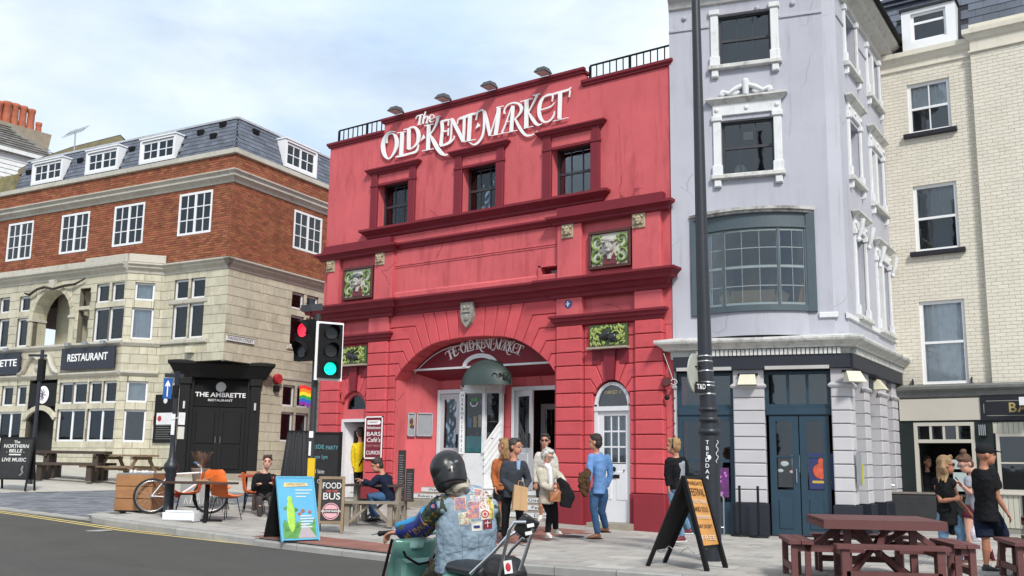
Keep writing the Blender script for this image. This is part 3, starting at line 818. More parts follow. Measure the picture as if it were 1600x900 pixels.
# tympanum with its white edging, sloping soffit, side walls of the porch
TY = .56
pts = [(ACX + dx / 20, arch_z(dx / 20) + .05) for dx in range(-46, 47, 2)]
pts = [p for p in pts if p[1] > 3.80]
b = B(); b.prism([(pts[0][0] - .1, 3.76), (pts[-1][0] + .1, 3.76)] + [(x, z) for x, z in pts[::-1]], TY, TY + .06); b.mk('tympanum', TRIM, hall)
b = B(); b.box(-7.30, -2.47, TY - .03, TY, 3.74, 3.79)
zz = [(ACX + d, arch_z(d) - .06) for d in [i / 10 for i in range(-22, 1)]]
for p, q in zip(zz, zz[1:]):
 b.add([(p[0], TY - .02, p[1]), (q[0], TY - .02, q[1]), (q[0], TY - .02, q[1] - .03), (p[0], TY - .02, p[1] - .03)], [(3, 2, 1, 0)])
b.mk('edging', WPNT, hall)
PY = 1.16
b = B()
b.add([(-7.45, TY + .05, 3.74), (-2.47, TY + .05, 3.74), (-2.47, PY + .05, 3.50), (-7.45, PY + .05, 3.50)], [(0, 1, 2, 3)]); b.mk('porch_soffit', TRIM, hall)
FZ = .76
PY = 1.16; SX = -6.84
DLX = (RF.px(684, 660, PY)[0] + .02, RF.px(722, 660, PY)[0]); DRX = (RF.px(801, 660, PY)[0], -2.60)
b = B(); b.wall(SX, -2.47, 0, 3.8, PY, [(DLX[0], DLX[1], FZ, 3.26), (DRX[0], DRX[1], FZ, 3.26)], .1)
b.add([(-7.43, .54, 0), (SX, PY, 0), (SX, PY, 4), (-7.43, .54, 4)], [(0, 1, 2, 3)])
b.add([(-2.49, .5, 0), (-2.49, 2.1, 0), (-2.49, 2.1, 4), (-2.49, .5, 4)], [(0, 3, 2, 1)])
b.mk('porch_wall', RED, hall)
b = B(); b.box(-4.6, -2.4, 2.38, 2.395, 0, 3.5); b.mk('dark_hall', DARKIN, hall)
# steps, each riser with a lettered white strip
STEPM = mat('worn_stone_step', (.30, .27, .22), .9, .15, 4, .4, 60)
st = empty('entrance_steps', (0, 0, 0), 0, hall)
for k in range(4):
 y0 = -.02 + .30 * k; z0 = .14 + .155 * k
 b = B(); b.box(-7.42, -2.48, y0, 2.1 if k == 3 else y0 + .36, -.2 if k == 0 else z0 - .002, z0 + .155); b.mk('step', STEPM, st)
STRIPS = {3: [('Welcome to the', -6.85, -5.75), ('Cafe', -3.35, -2.98)], 2: [('Bakers, Framing, Fabrics', -6.95, -5.15), ('Glasses C', -3.55, -2.85)],
  1: [('Storing', -4.95, -4.45), ('Feelings', -3.25, -2.68)], 0: [('Crafts', -4.15, -3.7), ('Dining', -2.98, -2.58)]}
for k in range(4):
 y0 = -.02 + .30 * k; z0 = .14 + .155 * k
 b = B(); b.box(-7.1 if k > 1 else -5.1, -2.54, y0 - .012, y0, z0 + .03, z0 + .135); s_ = b.mk('lettered_strip', WPNT, st)
 for body, xa, xb in STRIPS[k]:
  text(body, 'strip_lettering', BLACKP, s_, ((xa + xb) / 2, y0 - .014, z0 + .083), .1, width=xb - xa, ext=.001)
b = B(); b.box(-1.50, -.44, -.22, .42, -.1, .145); b.mk('door_step', STEPM, hall)
b = B(); b.box(-9.36, -8.44, -.1, .42, .0, .42); b.mk('door_step', STEPM, hall)
# ---------------------------------------------------------------- lettering of the hall
def strokes_wall(b, paths, conv, y, d, fr=RF):
 for kq, P in enumerate(paths):
  y -= .0011 if kq else 0
  if P[0] == 'tri':
   pts = [conv(q[0], q[1]) for q in P[1:]]
   b.prism(pts, y - d, y); continue
  # smooth the path (Catmull-Rom) to keep the curves round
  Q = []
  n = len(P)
  for i in range(n - 1):
   p0 = P[max(i - 1, 0)]; p1 = P[i]; p2 = P[i + 1]; p3 = P[min(i + 2, n - 1)]
   kk = 4 if n > 2 else 1
   for k in range(kk):
    t = k / kk
    Q.append(tuple(.5 * ((2 * p1[a]) + (-p0[a] + p2[a]) * t + (2 * p0[a] - 5 * p1[a] + 4 * p2[a] - p3[a]) * t * t + (-p0[a] + 3 * p1[a] - 3 * p2[a] + p3[a]) * t ** 3) for a in range(3)))
  Q.append(P[-1])
  L, R2 = stroke_pts(Q, 10)
  L = [conv(*p) for p in L]; R2 = [conv(*p) for p in R2]; m = len(L)
  v = [(x, y - d, z) for x, z in L] + [(x, y - d, z) for x, z in R2] + [(x, y, z) for x, z in L] + [(x, y, z) for x, z in R2]
  f = []
  for i in range(m - 1):
   f += [(i, i + 1, m + i + 1, m + i), (2 * m + i, 2 * m + i + 1, i + 1, i), (m + i, m + i + 1, 3 * m + i + 1, 3 * m + i)]
  f += [(0, m, 3 * m, 2 * m), (m - 1, 2 * m - 1 + 2 * m, 2 * m - 1, m - 1)][:1] + [(m - 1, 3 * m - 1, 4 * m - 1, 2 * m - 1)]
  b.add(v, f)
G1 = {  # letters, traced with a broad pen
'O': [[(175, 488, 8), (120, 492, 14), (75, 540, 24), (56, 600, 36), (55, 660, 40), (70, 720, 34), (100, 756, 18), (130, 750, 14), (165, 700, 24), (188, 640, 34), (192, 580, 36), (178, 530, 28), (150, 508, 12), (115, 515, 12), (95, 545, 14), (92, 602, 16)]],
'L': [[(195, 500, 8), (278, 488, 8)], [(248, 495, 34), (235, 722, 36)], [(180, 742, 8), (240, 730, 22), (330, 706, 20), (385, 688, 24), (405, 650, 14), (412, 615, 7)]],
'D': [[(262, 468, 8), (340, 450, 12)], [(314, 458, 34), (312, 665, 34)], [(318, 452, 14), (370, 442, 20), (403, 480, 34), (412, 540, 36), (400, 600, 28), (360, 645, 14), (312, 668, 12)]],
'dot': [('tri', (435, 582), (460, 516), (478, 550))],
'K': [[(470, 430, 8), (560, 410, 10)], [(515, 415, 34), (505, 672, 36)], [(527, 520, 10), (570, 455, 14), (598, 385, 24), (606, 345, 26)], [(572, 347, 10), (632, 330, 10)],
 [(530, 520, 12), (560, 575, 34), (600, 650, 40), (640, 700, 38), (680, 722, 20), (725, 708, 6)], [(450, 682, 8), (562, 660, 8)]],
'E': [[(645, 380, 32), (650, 470, 28), (640, 560, 28), (635, 625, 34)], [(640, 385, 18), (700, 370, 18), (727, 365, 12)], [(714, 375, 10), (708, 428, 10)], [(640, 492, 14), (690, 480, 14), (712, 478, 10)], [(713, 452, 10), (708, 527, 12)],
 [(630, 630, 20), (700, 612, 20), (740, 585, 22), (765, 560, 12), (773, 528, 7)]],
'N': [[(745, 350, 14), (740, 480, 13), (733, 560, 12), (715, 592, 10), (685, 606, 9)], [(748, 362, 34), (862, 585, 34)], [(872, 350, 26), (862, 582, 20)], [(835, 362, 8), (900, 345, 8)]],
'T': [[(800, 412, 8), (815, 362, 14), (880, 335, 22), (950, 312, 24), (1000, 300, 16), (1018, 275, 7)], [(1004, 296, 12), (988, 372, 10)], [(930, 320, 36), (915, 582, 34)], [(860, 592, 8), (985, 565, 8)]],
'The': [[(385, 358, 6), (400, 332, 10), (455, 316, 12)], [(432, 325, 18), (415, 415, 16)], [(400, 420, 6), (440, 412, 6)], [(484, 285, 8), (466, 340, 14), (455, 408, 14)], [(465, 368, 8), (490, 337, 12), (506, 338, 12), (498, 378, 12), (490, 402, 12), (508, 396, 6)],
  [(525, 368, 6), (562, 350, 8), (562, 320, 8), (540, 320, 10), (524, 352, 14), (530, 386, 14), (550, 390, 8), (570, 374, 6)]]}
G2 = {
'dot': [('tri', (22, 612), (50, 540), (80, 575))],
'M': [[(65, 408, 8), (100, 388, 18), (120, 415, 26), (124, 500, 24), (118, 620, 22), (100, 700, 24), (60, 765, 26), (5, 795, 20), (-55, 765, 8)], [(122, 400, 34), (160, 540, 38), (190, 692, 26)], [(190, 692, 12), (240, 540, 12), (292, 372, 18)], [(270, 362, 14), (352, 343, 8)],
 [(296, 362, 40), (285, 500, 42), (258, 682, 40)], [(212, 693, 8), (382, 655, 8)]],
'A': [[(332, 656, 18), (372, 560, 14), (445, 352, 10)], [(462, 340, 34), (440, 640, 40)], [(385, 532, 8), (432, 520, 8)], [(395, 655, 8), (512, 628, 8)]],
'R': [[(362, 435, 20), (362, 390, 14), (400, 332, 16), (470, 305, 18), (530, 318, 28), (560, 362, 36), (553, 412, 26), (520, 460, 18), (483, 492, 10)], [(485, 490, 18), (530, 580, 32), (580, 655, 32), (625, 688, 26), (690, 680, 14), (752, 634, 5)]],
'K': [[(548, 292, 10), (690, 255, 10)], [(622, 272, 44), (615, 600, 46)], [(590, 606, 8), (696, 580, 8)], [(642, 420, 12), (690, 330, 16), (736, 235, 24), (748, 210, 26)], [(695, 222, 10), (782, 200, 10)], [(645, 420, 14), (690, 492, 36), (740, 556, 34), (785, 560, 14), (806, 545, 6)]],
'E': [[(820, 240, 22), (785, 300, 34), (768, 380, 40), (775, 460, 40), (810, 518, 30), (860, 530, 18), (910, 500, 20), (940, 450, 14), (947, 402, 7)], [(815, 242, 16), (880, 212, 26), (928, 216, 20), (918, 290, 9)], [(795, 387, 14), (900, 352, 16), (952, 303, 7)]],
'T': [[(890, 215, 12), (960, 195, 22), (1060, 168, 26), (1120, 148, 20), (1142, 118, 6)], [(1132, 160, 14), (1120, 240, 10)], [(1015, 182, 44), (1005, 492, 42)], [(930, 522, 8), (1110, 480, 8)]]}
c1 = lambda x, y: RF.px(590 + x / 6.431, 130 + y / 6.431, .10)
c2 = lambda x, y: RF.px(740 + x / 7.5, 120 + y / 7.5, .10)
sign = thing('raised_lettering', 'white cut-out letters reading The Old Kent Market along the red parapet wall', 'sign')
for G_, cv in ((G1, c1), (G2, c2)):
 for k, ps in G_.items():
  b = B(); strokes_wall(b, ps, cv, .12, .03); b.mk('letter', WSIGN, sign)
# the same letters, small, along the arch
a1 = RF.px(698, 562, TY); a2 = RF.px(755, 541, TY); a3 = RF.px(815, 553, TY)
def circ(p, q, r):
 ax, ay, bx, by, cx, cy = *p, *q, *r
 d = 2 * (ax * (by - cy) + bx * (cy - ay) + cx * (ay - by))
 ux = ((ax * ax + ay * ay) * (by - cy) + (bx * bx + by * by) * (cy - ay) + (cx * cx + cy * cy) * (ay - by)) / d
 uy = ((ax * ax + ay * ay) * (cx - bx) + (bx * bx + by * by) * (ax - cx) + (cx * cx + cy * cy) * (bx - ax)) / d
 return ux, uy, math.hypot(ax - ux, ay - uy)
ux, uy, ur = circ(a1, a2, a3)
t0 = math.atan2(a1[1] - uy, a1[0] - ux); t1 = math.atan2(a3[1] - uy, a3[0] - ux)
X0, X1 = c1(35, 600)[0] - 1.55, c2(1140, 300)[0]
def bendf(cv):
 def f(x, y):
  p = cv(x, y); t = (p[0] - X0) / (X1 - X0); a = t0 + (t1 - t0) * t
  zc = 9.72
  r = ur + (p[1] - zc) * .35
  return (ux + r * math.cos(a), uy + r * math.sin(a))
 return f
arc = empty('arch_lettering', (0, 0, 0), 0, hall)
for G_, cv in ((G1, c1), (G2, c2)):
 for k, ps in G_.items():
  if k == 'The': continue
  b = B(); strokes_wall(b, ps, bendf(cv), TY - .001, .012); b.mk('letter', WSIGN, arc)
sh = lambda dx: (lambda x, y: (c1(x, y)[0] + dx, c1(x, y)[1]))
THE = [(G1['T'][0:1] + G1['T'][2:4], sh(c1(35, 600)[0] - 1.5 - c1(800, 400)[0])),
 ([[(640, 385, 30), (632, 625, 30)], [(740, 365, 30), (735, 600, 30)], [(640, 500, 12), (735, 480, 12)]], sh(c1(35, 600)[0] - 1.02 - c1(640, 500)[0])),
 (G1['E'], sh(c1(35, 600)[0] - .64 - c1(640, 500)[0])), (G1['dot'], sh(c1(35, 600)[0] - .15 - c1(450, 500)[0]))]
for ps, cv in THE:
 b = B(); strokes_wall(b, ps, bendf(cv), TY - .001, .012); b.mk('letter', WSIGN, arc)
# ---------------------------------------------------------------- roof rails, floodlights
for x0, x1, lab in ((-10.12, -8.28, 'thin black railing on the left end of the red parapet'), (-1.72, .42, 'thin black railing on the right end of the red parapet beside the lavender wall')):
 t = thing('roof_railing', lab, 'railing', group='railings on the red parapet')
 zb, zt = 10.44, 10.86
 b = B(); b.box(x0, x1, .30, .335, zt - .035, zt); b.mk('top_rail', BLACKM, t)
 b = B(); b.box(x0, x1, .305, .33, zb + .04, zb + .06); b.mk('bottom_rail', BLACKM, t)
 n = int((x1 - x0) / .17)
 for i in range(n + 1):
  x = x0 + (x1 - x0) * i / n; w = .022 if i % 6 else .05
  b = B(); b.box(x - w / 2, x + w / 2, .318 - w / 2, .318 + w / 2, zb, zt - .035); b.mk('baluster', BLACKM, t)
fl0 = None
HOODM = mat('floodlight_grey', (.05, .053, .055), .55, .2, 6, .2, 60)
for i, (px, py, lab) in enumerate(((620, 176, 'grey floodlight on the red parapet, above the word The'), (694, 158, 'grey floodlight on the red parapet, above the N of Kent'), (766, 139, 'grey floodlight on the red parapet, above the A of Market'), (850, 115, 'grey floodlight on the red parapet, rightmost by the railing'))):
 x, z = RF.px(px, py, -.1)
 if fl0 is None:
  t = thing('floodlight', lab, 'floodlight', (x, -.05, 10.76), 0, 'floodlights along the red parapet')
  b = B(); b.add([(-.16, -.28, -.02), (.16, -.28, -.02), (.16, .08, -.02), (-.16, .08, -.02), (-.10, -.20, .10), (.10, -.20, .10), (.10, .03, .12), (-.10, .03, .12)],
   [(0, 3, 2, 1), (4, 5, 6, 7), (0, 1, 5, 4), (1, 2, 6, 5), (2, 3, 7, 6), (3, 0, 4, 7)]); b.mk('hood', HOODM, t)
  b = B(); b.box(-.13, .13, -.25, .05, -.035, -.022); b.mk('lens', mat('lamp_lens', (.5, .42, .42), .25, .1, 3, 0), t)
  b = B(); b.tube([(0, .1, .05), (0, .28, .04), (0, .32, -.14)], .02, 6); b.mk('bracket', BLACKM, t); fl0 = t
 else:
  t = copy_tree(fl0); t.location = (x, -.05, 10.76); t['label'] = lab
# ---------------------------------------------------------------- glazed tile panels and carved plaques
CER_G = mat('green_glaze', (.16, .25, .055), .35, .35, 9, .2, 30, spec=.6)
CER_D = mat('dark_green_glaze', (.045, .085, .03), .35, .3, 9, .2, 30)
CER_W = mat('cream_glaze', (.56, .55, .47), .35, .1, 9, .1, 30)
CER_F = mat('stone_face', (.40, .385, .36), .5, .15, 9, .3, 60)
CER_R = mat('maroon_glaze', (.14, .02, .03), .35, .2, 9, .1, 30)
CER_K = mat('black_glaze', (.02, .02, .025), .3, .2, 9, .1, 30)
BFR = mat('brown_frame', (.075, .022, .018), .5, .15, 5, .1, 40)
BUFF = mat('buff_terracotta', (.42, .36, .24), .75, .25, 12, .5, 70, stain=(12, .6, .5, .65, (.12, .09, .05)))
def spiral(b, cx, cz, r, y, turn, a0, w=.035, d=.035, n=26):
 P = []
 for i in range(n):
  t = i / (n - 1); a = a0 + turn * t * 3.6 * PI / 1.6; rr = r * (1 - t * .86)
  P.append((cx + rr * math.cos(a), y - d * .5, cz + rr * math.sin(a)))
 b.tube(P, [w * (1 - .35 * i / n) for i in range(n)], 6)
def head_panel(x0, x1, z0, z1, lab):
 t = thing('tile_panel', lab, 'relief panel', group='glazed panels with a carved head')
 cx = (x0 + x1) / 2; cz = (z0 + z1) / 2; h = (z1 - z0) / 2; w = (x1 - x0) / 2; y = .10
 b = B()
 for q in ((x0, x1, z0, z0 + .075), (x0, x1, z1 - .075, z1), (x0, x0 + .075, z0 + .075, z1 - .075), (x1 - .075, x1, z0 + .075, z1 - .075)): b.bbox(q[0], q[1], y - .05, .16, q[2], q[3], .012)
 b.mk('frame', BFR, t)
 b = B(); b.box(x0 + .07, x1 - .07, y, .16, z0 + .07, z1 - .07); b.mk('backplate', CER_W, t)
 for sx in (-1, 1):
  for sz, a0 in ((1, -PI / 2), (-1, PI / 2)):
   b = B(); spiral(b, cx + sx * w * .56, cz + sz * h * .42, .185, y, sx * sz, a0 if sx > 0 else a0)
   for k in range(9):
    a = k / 9 * 2 * PI + .3; b.ball((cx + sx * w * .56 + .15 * math.cos(a), y - .012, cz + sz * h * .42 + .15 * math.sin(a)), .034, .02, .022, 6, 4, Matrix.Rotation(-a, 3, 'Y'))
   b.mk('scroll_leaf', CER_G, t)
   b = B(); b.ball((cx + sx * w * .56, y - .012, cz + sz * h * .42), .045, .03, .045, 8, 5); b.mk('berry', CER_D, t)
 b = B(); b.ball((cx, y - .05, cz + .06), .125, .10, .17, 14, 10); b.ball((cx, y - .15, cz + .04), .022, .03, .045, 8, 6); b.ball((cx, y - .11, cz - .05), .07, .05, .06, 10, 6)
 b.tube([(cx, y - .02, cz - .02), (cx, y - .02, cz - .24)], .06, 10); b.mk('head', CER_F, t)
 b = B()
 for sx in (-1, 1): b.ball((cx + sx * .045, y - .135, cz + .08), .02, .012, .01, 8, 5)
 b.ball((cx, y - .147, cz - .015), .03, .01, .009, 8, 5); b.mk('carved_features', CER_K, t)
 b = B(); b.ball((cx, y - .05, cz + .19), .155, .11, .075, 12, 7)
 for k in range(7): b.ball((cx - .14 + k * .047, y - .12, cz + .15), .035, .03, .032, 7, 5)
 b.mk('cap', CER_F if 'right' in lab else mat('slate_glaze', (.10, .12, .13), .4, .2, 9), t)
 b = B(); b.prism([(cx - .18, cz - .36), (cx + .18, cz - .36), (cx + .12, cz - .10), (cx + .05, cz - .2), (cx - .05, cz - .2), (cx - .12, cz - .10)], y - .04, y); b.mk('collar', CER_R, t)
head_panel(-1.62, -.53, 5.77, 6.66, 'framed relief of a head among green scrolls, right bay of the red facade')
head_panel(-9.47, -8.36, 5.74, 6.64, 'framed relief of a head among green scrolls, above the green traffic light')
def leaf_panel(x0, x1, z0, z1, lab, lute):
 t = thing('leaf_relief', lab, 'relief panel', group='green leaf reliefs over the side doors')
 cx = (x0 + x1) / 2; cz = (z0 + z1) / 2; y = -.02
 b = B(); b.bbox(x0, x1, y, .16, z0, z1, .02); b.mk('backplate', CER_D, t)
 b = B(); b.box(x0 - .02, x1 + .02, y - .08, .15, z0 - .045, z0); b.mk('ledge', mat('pale_terracotta', (.36, .30, .24), .7, .2, 8, .3, 50), t)
 rnd = random.Random(3)
 b = B()
 for k in range(120):
  u = rnd.uniform(x0 + .05, x1 - .05); v = rnd.uniform(z0 + .04, z1 - .04)
  if ((u - cx) / .26) ** 2 + ((v - cz) / .14) ** 2 < 1: continue
  a = math.atan2(v - cz, u - cx) + rnd.uniform(.6, 1.6)
  b.ball((u, y - .012, v), .062, .022, .02, 6, 4, Matrix.Rotation(-a, 3, 'Y'))
 spiral(b, cx - .26, cz - .02, .13, y, 1, 0, .026, .03); spiral(b, cx + .24, cz - .02, .14, y, -1, PI, .026, .03)
 b.mk('leaf_scrolls', mat('yellow_green_glaze', (.30, .36, .10), .35, .35, 14, .2, 30), t)
 b = B(); m_ = Matrix.Rotation(R(-24 if not lute else 30), 3, 'Y')
 b.ball((cx - .05, y - .04, cz), .15, .05, .09, 12, 7, m_); b.ball((cx + .14, y - .04, cz - .05), .11, .05, .10, 12, 7, m_)
 b.tube([(cx - .05, y - .05, cz), (cx + .26, y - .05, cz + (.18 if lute else -.14))], .02, 6)
 b.mk('musical_instrument', CER_K, t)
leaf_panel(-1.56, -.60, 3.97, 4.47, 'green glazed relief of leaves and a black instrument over the white arched door', False)
leaf_panel(-9.42, -8.42, 3.95, 4.43, 'green glazed relief of leaves and a black lute beside the green traffic light', True)
pl0 = None
for x, lab in ((-2.16, 'small buff carved mask plaque, left of the right head panel'), (-.30, 'small buff carved mask plaque, top right near the lavender wall'), (-8.06, 'small buff carved mask plaque, right of the left head panel'), (-9.92, 'small buff carved mask plaque at the far left edge of the red facade')):
 if pl0 is None:
  pl0 = thing('mask_plaque', lab, 'carved plaque', (x, .03, 6.75), 0, 'carved mask plaques under the string course')
  b = B(); b.bbox(-.16, .16, -.03, .01, -.165, .165, .01); b.mk('backplate', BUFF, pl0)
  b = B(); b.ball((0, -.045, .01), .09, .06, .11, 10, 8); b.ball((0, -.10, -.01), .025, .03, .035, 6, 5); b.ball((0, -.08, -.07), .045, .035, .03, 8, 5)
  for s_ in (-1, 1): b.ball((s_ * .04, -.095, .05), .03, .02, .014, 6, 4); b.ball((s_ * .095, -.05, .09), .035, .03, .04, 6, 4); b.ball((s_ * .10, -.04, -.06), .03, .025, .04, 6, 4)
  b.mk('mask', BUFF, pl0)
 else:
  t = copy_tree(pl0); t.location = (x, .03, 6.75); t['label'] = lab
t = thing('shield_keystone', 'grey stone shield over the crown of the big arch', 'carved shield', (-5.02, .0, 5.0))
GST = mat('grey_carved_stone', (.30, .29, .26), .85, .25, 14, .6, 60, stain=(10, .6, .5, .65, (.1, .09, .07)))
b = B(); b.prism([(-.19, .30), (.19, .30), (.18, -.05), (.12, -.20), (0, -.33), (-.12, -.20), (-.18, -.05)], -.07, .1); b.mk('shield', GST, t)
b = B(); b.box(-.13, .13, -.10, -.065, .05, .10); b.ball((-.06, -.08, .18), .045, .03, .05, 8, 6); b.ball((.06, -.08, .18), .045, .03, .05, 8, 6); b.ball((0, -.08, -.08), .08, .03, .09, 8, 6); b.mk('carving', GST, t)
t = thing('round_plaque', 'small round blue plaque on the right pilaster of the arch', 'plaque', (-2.11, .0, 5.02))
b = B(); b.lathe([(.115, 0), (.115, .02), (.10, .03)], (0, .02, 0), 20, 'Y'); b.mk('rim', WPNT, t)
b = B(); b.lathe([(.098, 0), (.098, .012), (.09, .016)], (0, -.008, 0), 20, 'Y'); b.mk('disc', mat('plaque_blue', (.03, .06, .24), .4), t)
b = B(); b.box(-.012, .012, -.030, -.02, -.06, .06); b.box(-.05, .05, -.030, -.02, -.01, .008); b.mk('plaque_lettering', WSIGN, t)
# ---------------------------------------------------------------- doors of the hall
# right side door: white, arched fanlight, nine panes
t = empty('side_door', (0, 0, 0), 0, hall); dc = -1.06; y = .20
FD = mat('door_white', (.66, .67, .70), .5, .06, 2, .1, 30, stain=(3, .25, .6, .8, (.4, .4, .4)))
b = B(); a, e = dc - .46, dc + .46
b.box(a, a + .09, y - .04, y + .08, .145, 2.7); b.box(e - .06, e, y - .04, y + .08, .145, 2.7); b.box(a, e, y - .06, y + .08, 2.56, 2.66)
ring = []
for i in range(17):
 th = PI * i / 16; ring.append((dc + .46 * math.cos(th), 2.66 + .54 * math.sin(th)))
inn = []
for i in range(17):
 th = PI * i / 16; inn.append((dc + .385 * math.cos(th), 2.66 + .47 * math.sin(th)))
for i in range(16): b.prism([ring[i], ring[i + 1], inn[i + 1], inn[i]], y - .04, y + .06)
b.mk('door_frame', FD, t)
b = B(); b.prism([(dc - .40, 2.66)] + inn[::-1], y + .01, y + .02); b.mk('fanlight_pane', GLD, t)
text('MARKET 47', 'fanlight_lettering', mat('gilt', (.45, .38, .22), .5), t, (dc, y + .004, 2.97), .11, width=.44, ext=.001)
dx0, dx1 = a + .09, e - .06
b = B(); b.box(dx0, dx1, y + .0, y + .05, .15, 1.40)
b.box(dx0, dx0 + .12, y + .0, y + .05, 1.40, 2.56); b.box(dx1 - .08, dx1, y + .0, y + .05, 1.40, 2.56); b.box(dx0 + .12, dx1 - .08, y, y + .05, 2.46, 2.56)
for xx in ((dx0 + .10, dx0 + .34), (dx0 + .44, dx1 - .06)): b.bbox(xx[0], xx[1], y - .012, y + .02, .62, 1.24, .012)
door = b.mk('door_leaf', FD, t)
window(door, dx0 + .12, dx1 - .08, 1.42, 2.46, y + .008, 3, 3, FD, GLD, fw=.012, bar=.035, d=.03, name='glazing', back=(CURTB, .0, 1))
b = B(); b.box(dx0 + .27, dx0 + .53, y - .02, y, 1.09, 1.17); b.ball((dx0 + .40, y - .02, 1.29), .045, .03, .055, 10, 6); b.ball((dx1 - .12, y - .03, 1.26), .02, .02, .02, 8, 5); b.mk('letter_box', BLACKP, door)
# left side door: white frame, leaf standing open, dark passage
t = empty('side_door', (0, 0, 0), 0, hall); dc = -8.90; y = .20; a, e = dc - .46, dc + .46
b = B(); b.box(a, a + .07, y - .06, y + .08, .42, 2.42); b.box(e - .05, e, y - .06, y + .08, .42, 2.42); b.box(a, e, y - .06, y + .08, 2.42, 2.50); b.mk('door_frame', FD, t)
b = B(); b.box(a, e, y - .02, y + .1, 2.50, 2.76)
for i in range(16): b.prism([(dc + .46 * math.cos(PI * i / 16), 2.74 + .5 * math.sin(PI * i / 16)), (dc + .46 * math.cos(PI * (i + 1) / 16), 2.74 + .5 * math.sin(PI * (i + 1) / 16)), (dc + .36 * math.cos(PI * (i + 1) / 16), 2.74 + .40 * math.sin(PI * (i + 1) / 16)), (dc + .36 * math.cos(PI * i / 16), 2.74 + .40 * math.sin(PI * i / 16))], y, y + .1)
b.mk('transom', RED, t)
b = B(); b.prism([(dc + .38 * math.cos(PI * i / 16), 2.74 + .42 * math.sin(PI * i / 16)) for i in range(17)], y + .05, y + .06); b.mk('fanlight_pane', GLD, t)
b = B(); m_ = Matrix.Translation((a + .08, y + .05, 0)) @ Matrix.Rotation(R(68), 4, 'Z'); b.m = m_
b.box(0, .80, 0, .045, .43, 2.41)
lf = b.mk('door_leaf', FD, t)
b = B(m_); b.box(.22, .58, -.006, .0, 1.25, 2.2); b.mk('door_glass', GLD, lf)
b = B(m_); b.bbox(.16, .64, -.02, .0, .55, 1.1, .02); b.mk('door_panel', FD, lf)
b = B(); b.box(a, e, 2.0, 2.05, .3, 2.5); b.box(a - .02, a, .3, 2, .3, 2.5); b.box(a, e, .25, 2.0, .36, .42); b.mk('dark_passage', DARKIN, t)
b = B(); b.box(dc - .18, dc - .10, .9, 1.6, .42, 2.42); b.box(e, e + .02, .30, 2, .3, 2.5); b.mk('passage_wall', RED, t)
# porch doors with curtained glass
def porch_door(x0, x1, y, z0, z1, ang=0, hinge=None, knob=True):
 m_ = Matrix.Translation((hinge if hinge else x0, y, 0)) @ Matrix.Rotation(ang, 4, 'Z'); w = x1 - x0
 b = B(m_); b.box(0, w, 0, .05, z0, z0 + 1.0); b.box(0, .12, 0, .05, z0 + 1.0, z1); b.box(w - .12, w, 0, .05, z0 + 1.0, z1); b.box(.12, w - .12, 0, .05, z1 - .14, z1)
 b.bbox(.14, w - .14, -.02, .01, z0 + .14, z0 + .5, .02); b.bbox(.14, w - .14, -.02, .01, z0 + .58, z0 + .88, .02)
 d = b.mk('porch_door', mat('porch_grey_white', (.50, .51, .53), .5, .06, 2, .1, 30), hall)
 b = B(m_); b.box(.12, w - .12, .02, .026, z0 + 1.0, z1 - .14); b.mk('pane', GLD, d)
 b = B(m_); n = 40; v = []; f = []
 for i in range(n + 1):
  xx = .12 + (w - .24) * i / n; yy = .10 + .015 * math.sin(i * 1.1) + .01 * math.sin(i * .37)
  v += [(xx, yy, z0 + 1.0), (xx, yy, z1 - .14)]
 for i in range(n): f.append((2 * i, 2 * i + 2, 2 * i + 3, 2 * i + 1))
 b.add(v, f, True); b.mk('curtain', mat('olive_curtain', (.055, .048, .012), .9, .5, 9, .4, 30), d)
 b = B(m_); b.box(w - .07, w - .03, -.06, -.03, z0 + 1.0, z0 + 1.35); b.mk('handle', BLACKP, d)
 return d
porch_door(DLX[0] + .08, DLX[1] - .06, PY - .02, FZ, 3.16)
for q in (DLX, DRX):
 b = B(); b.box(q[0], q[0] + .08, PY - .06, PY + .05, FZ, 3.27); b.box(q[1] - .07, q[1], PY - .06, PY + .05, FZ, 3.27); b.box(q[0] + .08, q[1] - .07, PY - .06, PY + .05, 3.17, 3.27); b.mk('porch_door_frame', FD, hall)
porch_door(0, .74, PY - .04, FZ, 3.16, R(-22), DRX[0] + .10)
porch_door(0, .74, PY + .9, FZ, 2.9, R(8), DRX[0] + .25)
# display cases on the porch wall
SP = Frame(-7.43, .54, math.degrees(math.atan2(PY - .54, SX + 7.43)))
for px0, px1, lab in ((637, 648, 'poster'), (651, 675, 'blank')):
 xa, z1_ = SP.px(px0, 645); xb, z0_ = SP.px(px1, 682)
 lb_ = 'narrow grey notice case with a yellow and brown poster in the red porch' if lab == 'poster' else 'wide empty grey notice case on the red porch wall left of the white door'
 t = thing('notice_case', lb_, 'notice case', SP.o, R(SP.deg), group='notice cases in the porch')
 b = B(); b.box(xa, xb, -.05, .0, z0_, z1_); b.mk('backboard', mat('case_grey', (.27, .28, .30), .5), t)
 b = B()
 for q in ((xa, xb, z0_, z0_ + .03), (xa, xb, z1_ - .03, z1_), (xa, xa + .03, z0_, z1_), (xb - .03, xb, z0_, z1_)): b.box(q[0], q[1], -.08, -.05, q[2], q[3])
 b.mk('frame', ALU, t)
 if lab == 'poster':
  b = B(); b.box(xa + .06, xb - .04, -.058, -.05, z0_ + .28, z1_ - .16); pp = b.mk('poster', mat('poster_yellow', (.45, .30, .04), .6, .6, 7, 0), t)
  b = B(); b.ball(((xa + xb) / 2, -.058, (z0_ + z1_) / 2 + .08), .05, .004, .09, 10, 6); b.ball(((xa + xb) / 2 + .02, -.058, (z0_ + z1_) / 2 - .05), .06, .004, .05, 10, 6); b.mk('poster_print', mat('poster_dark', (.10, .03, .02), .6, .5, 9, 0), pp)
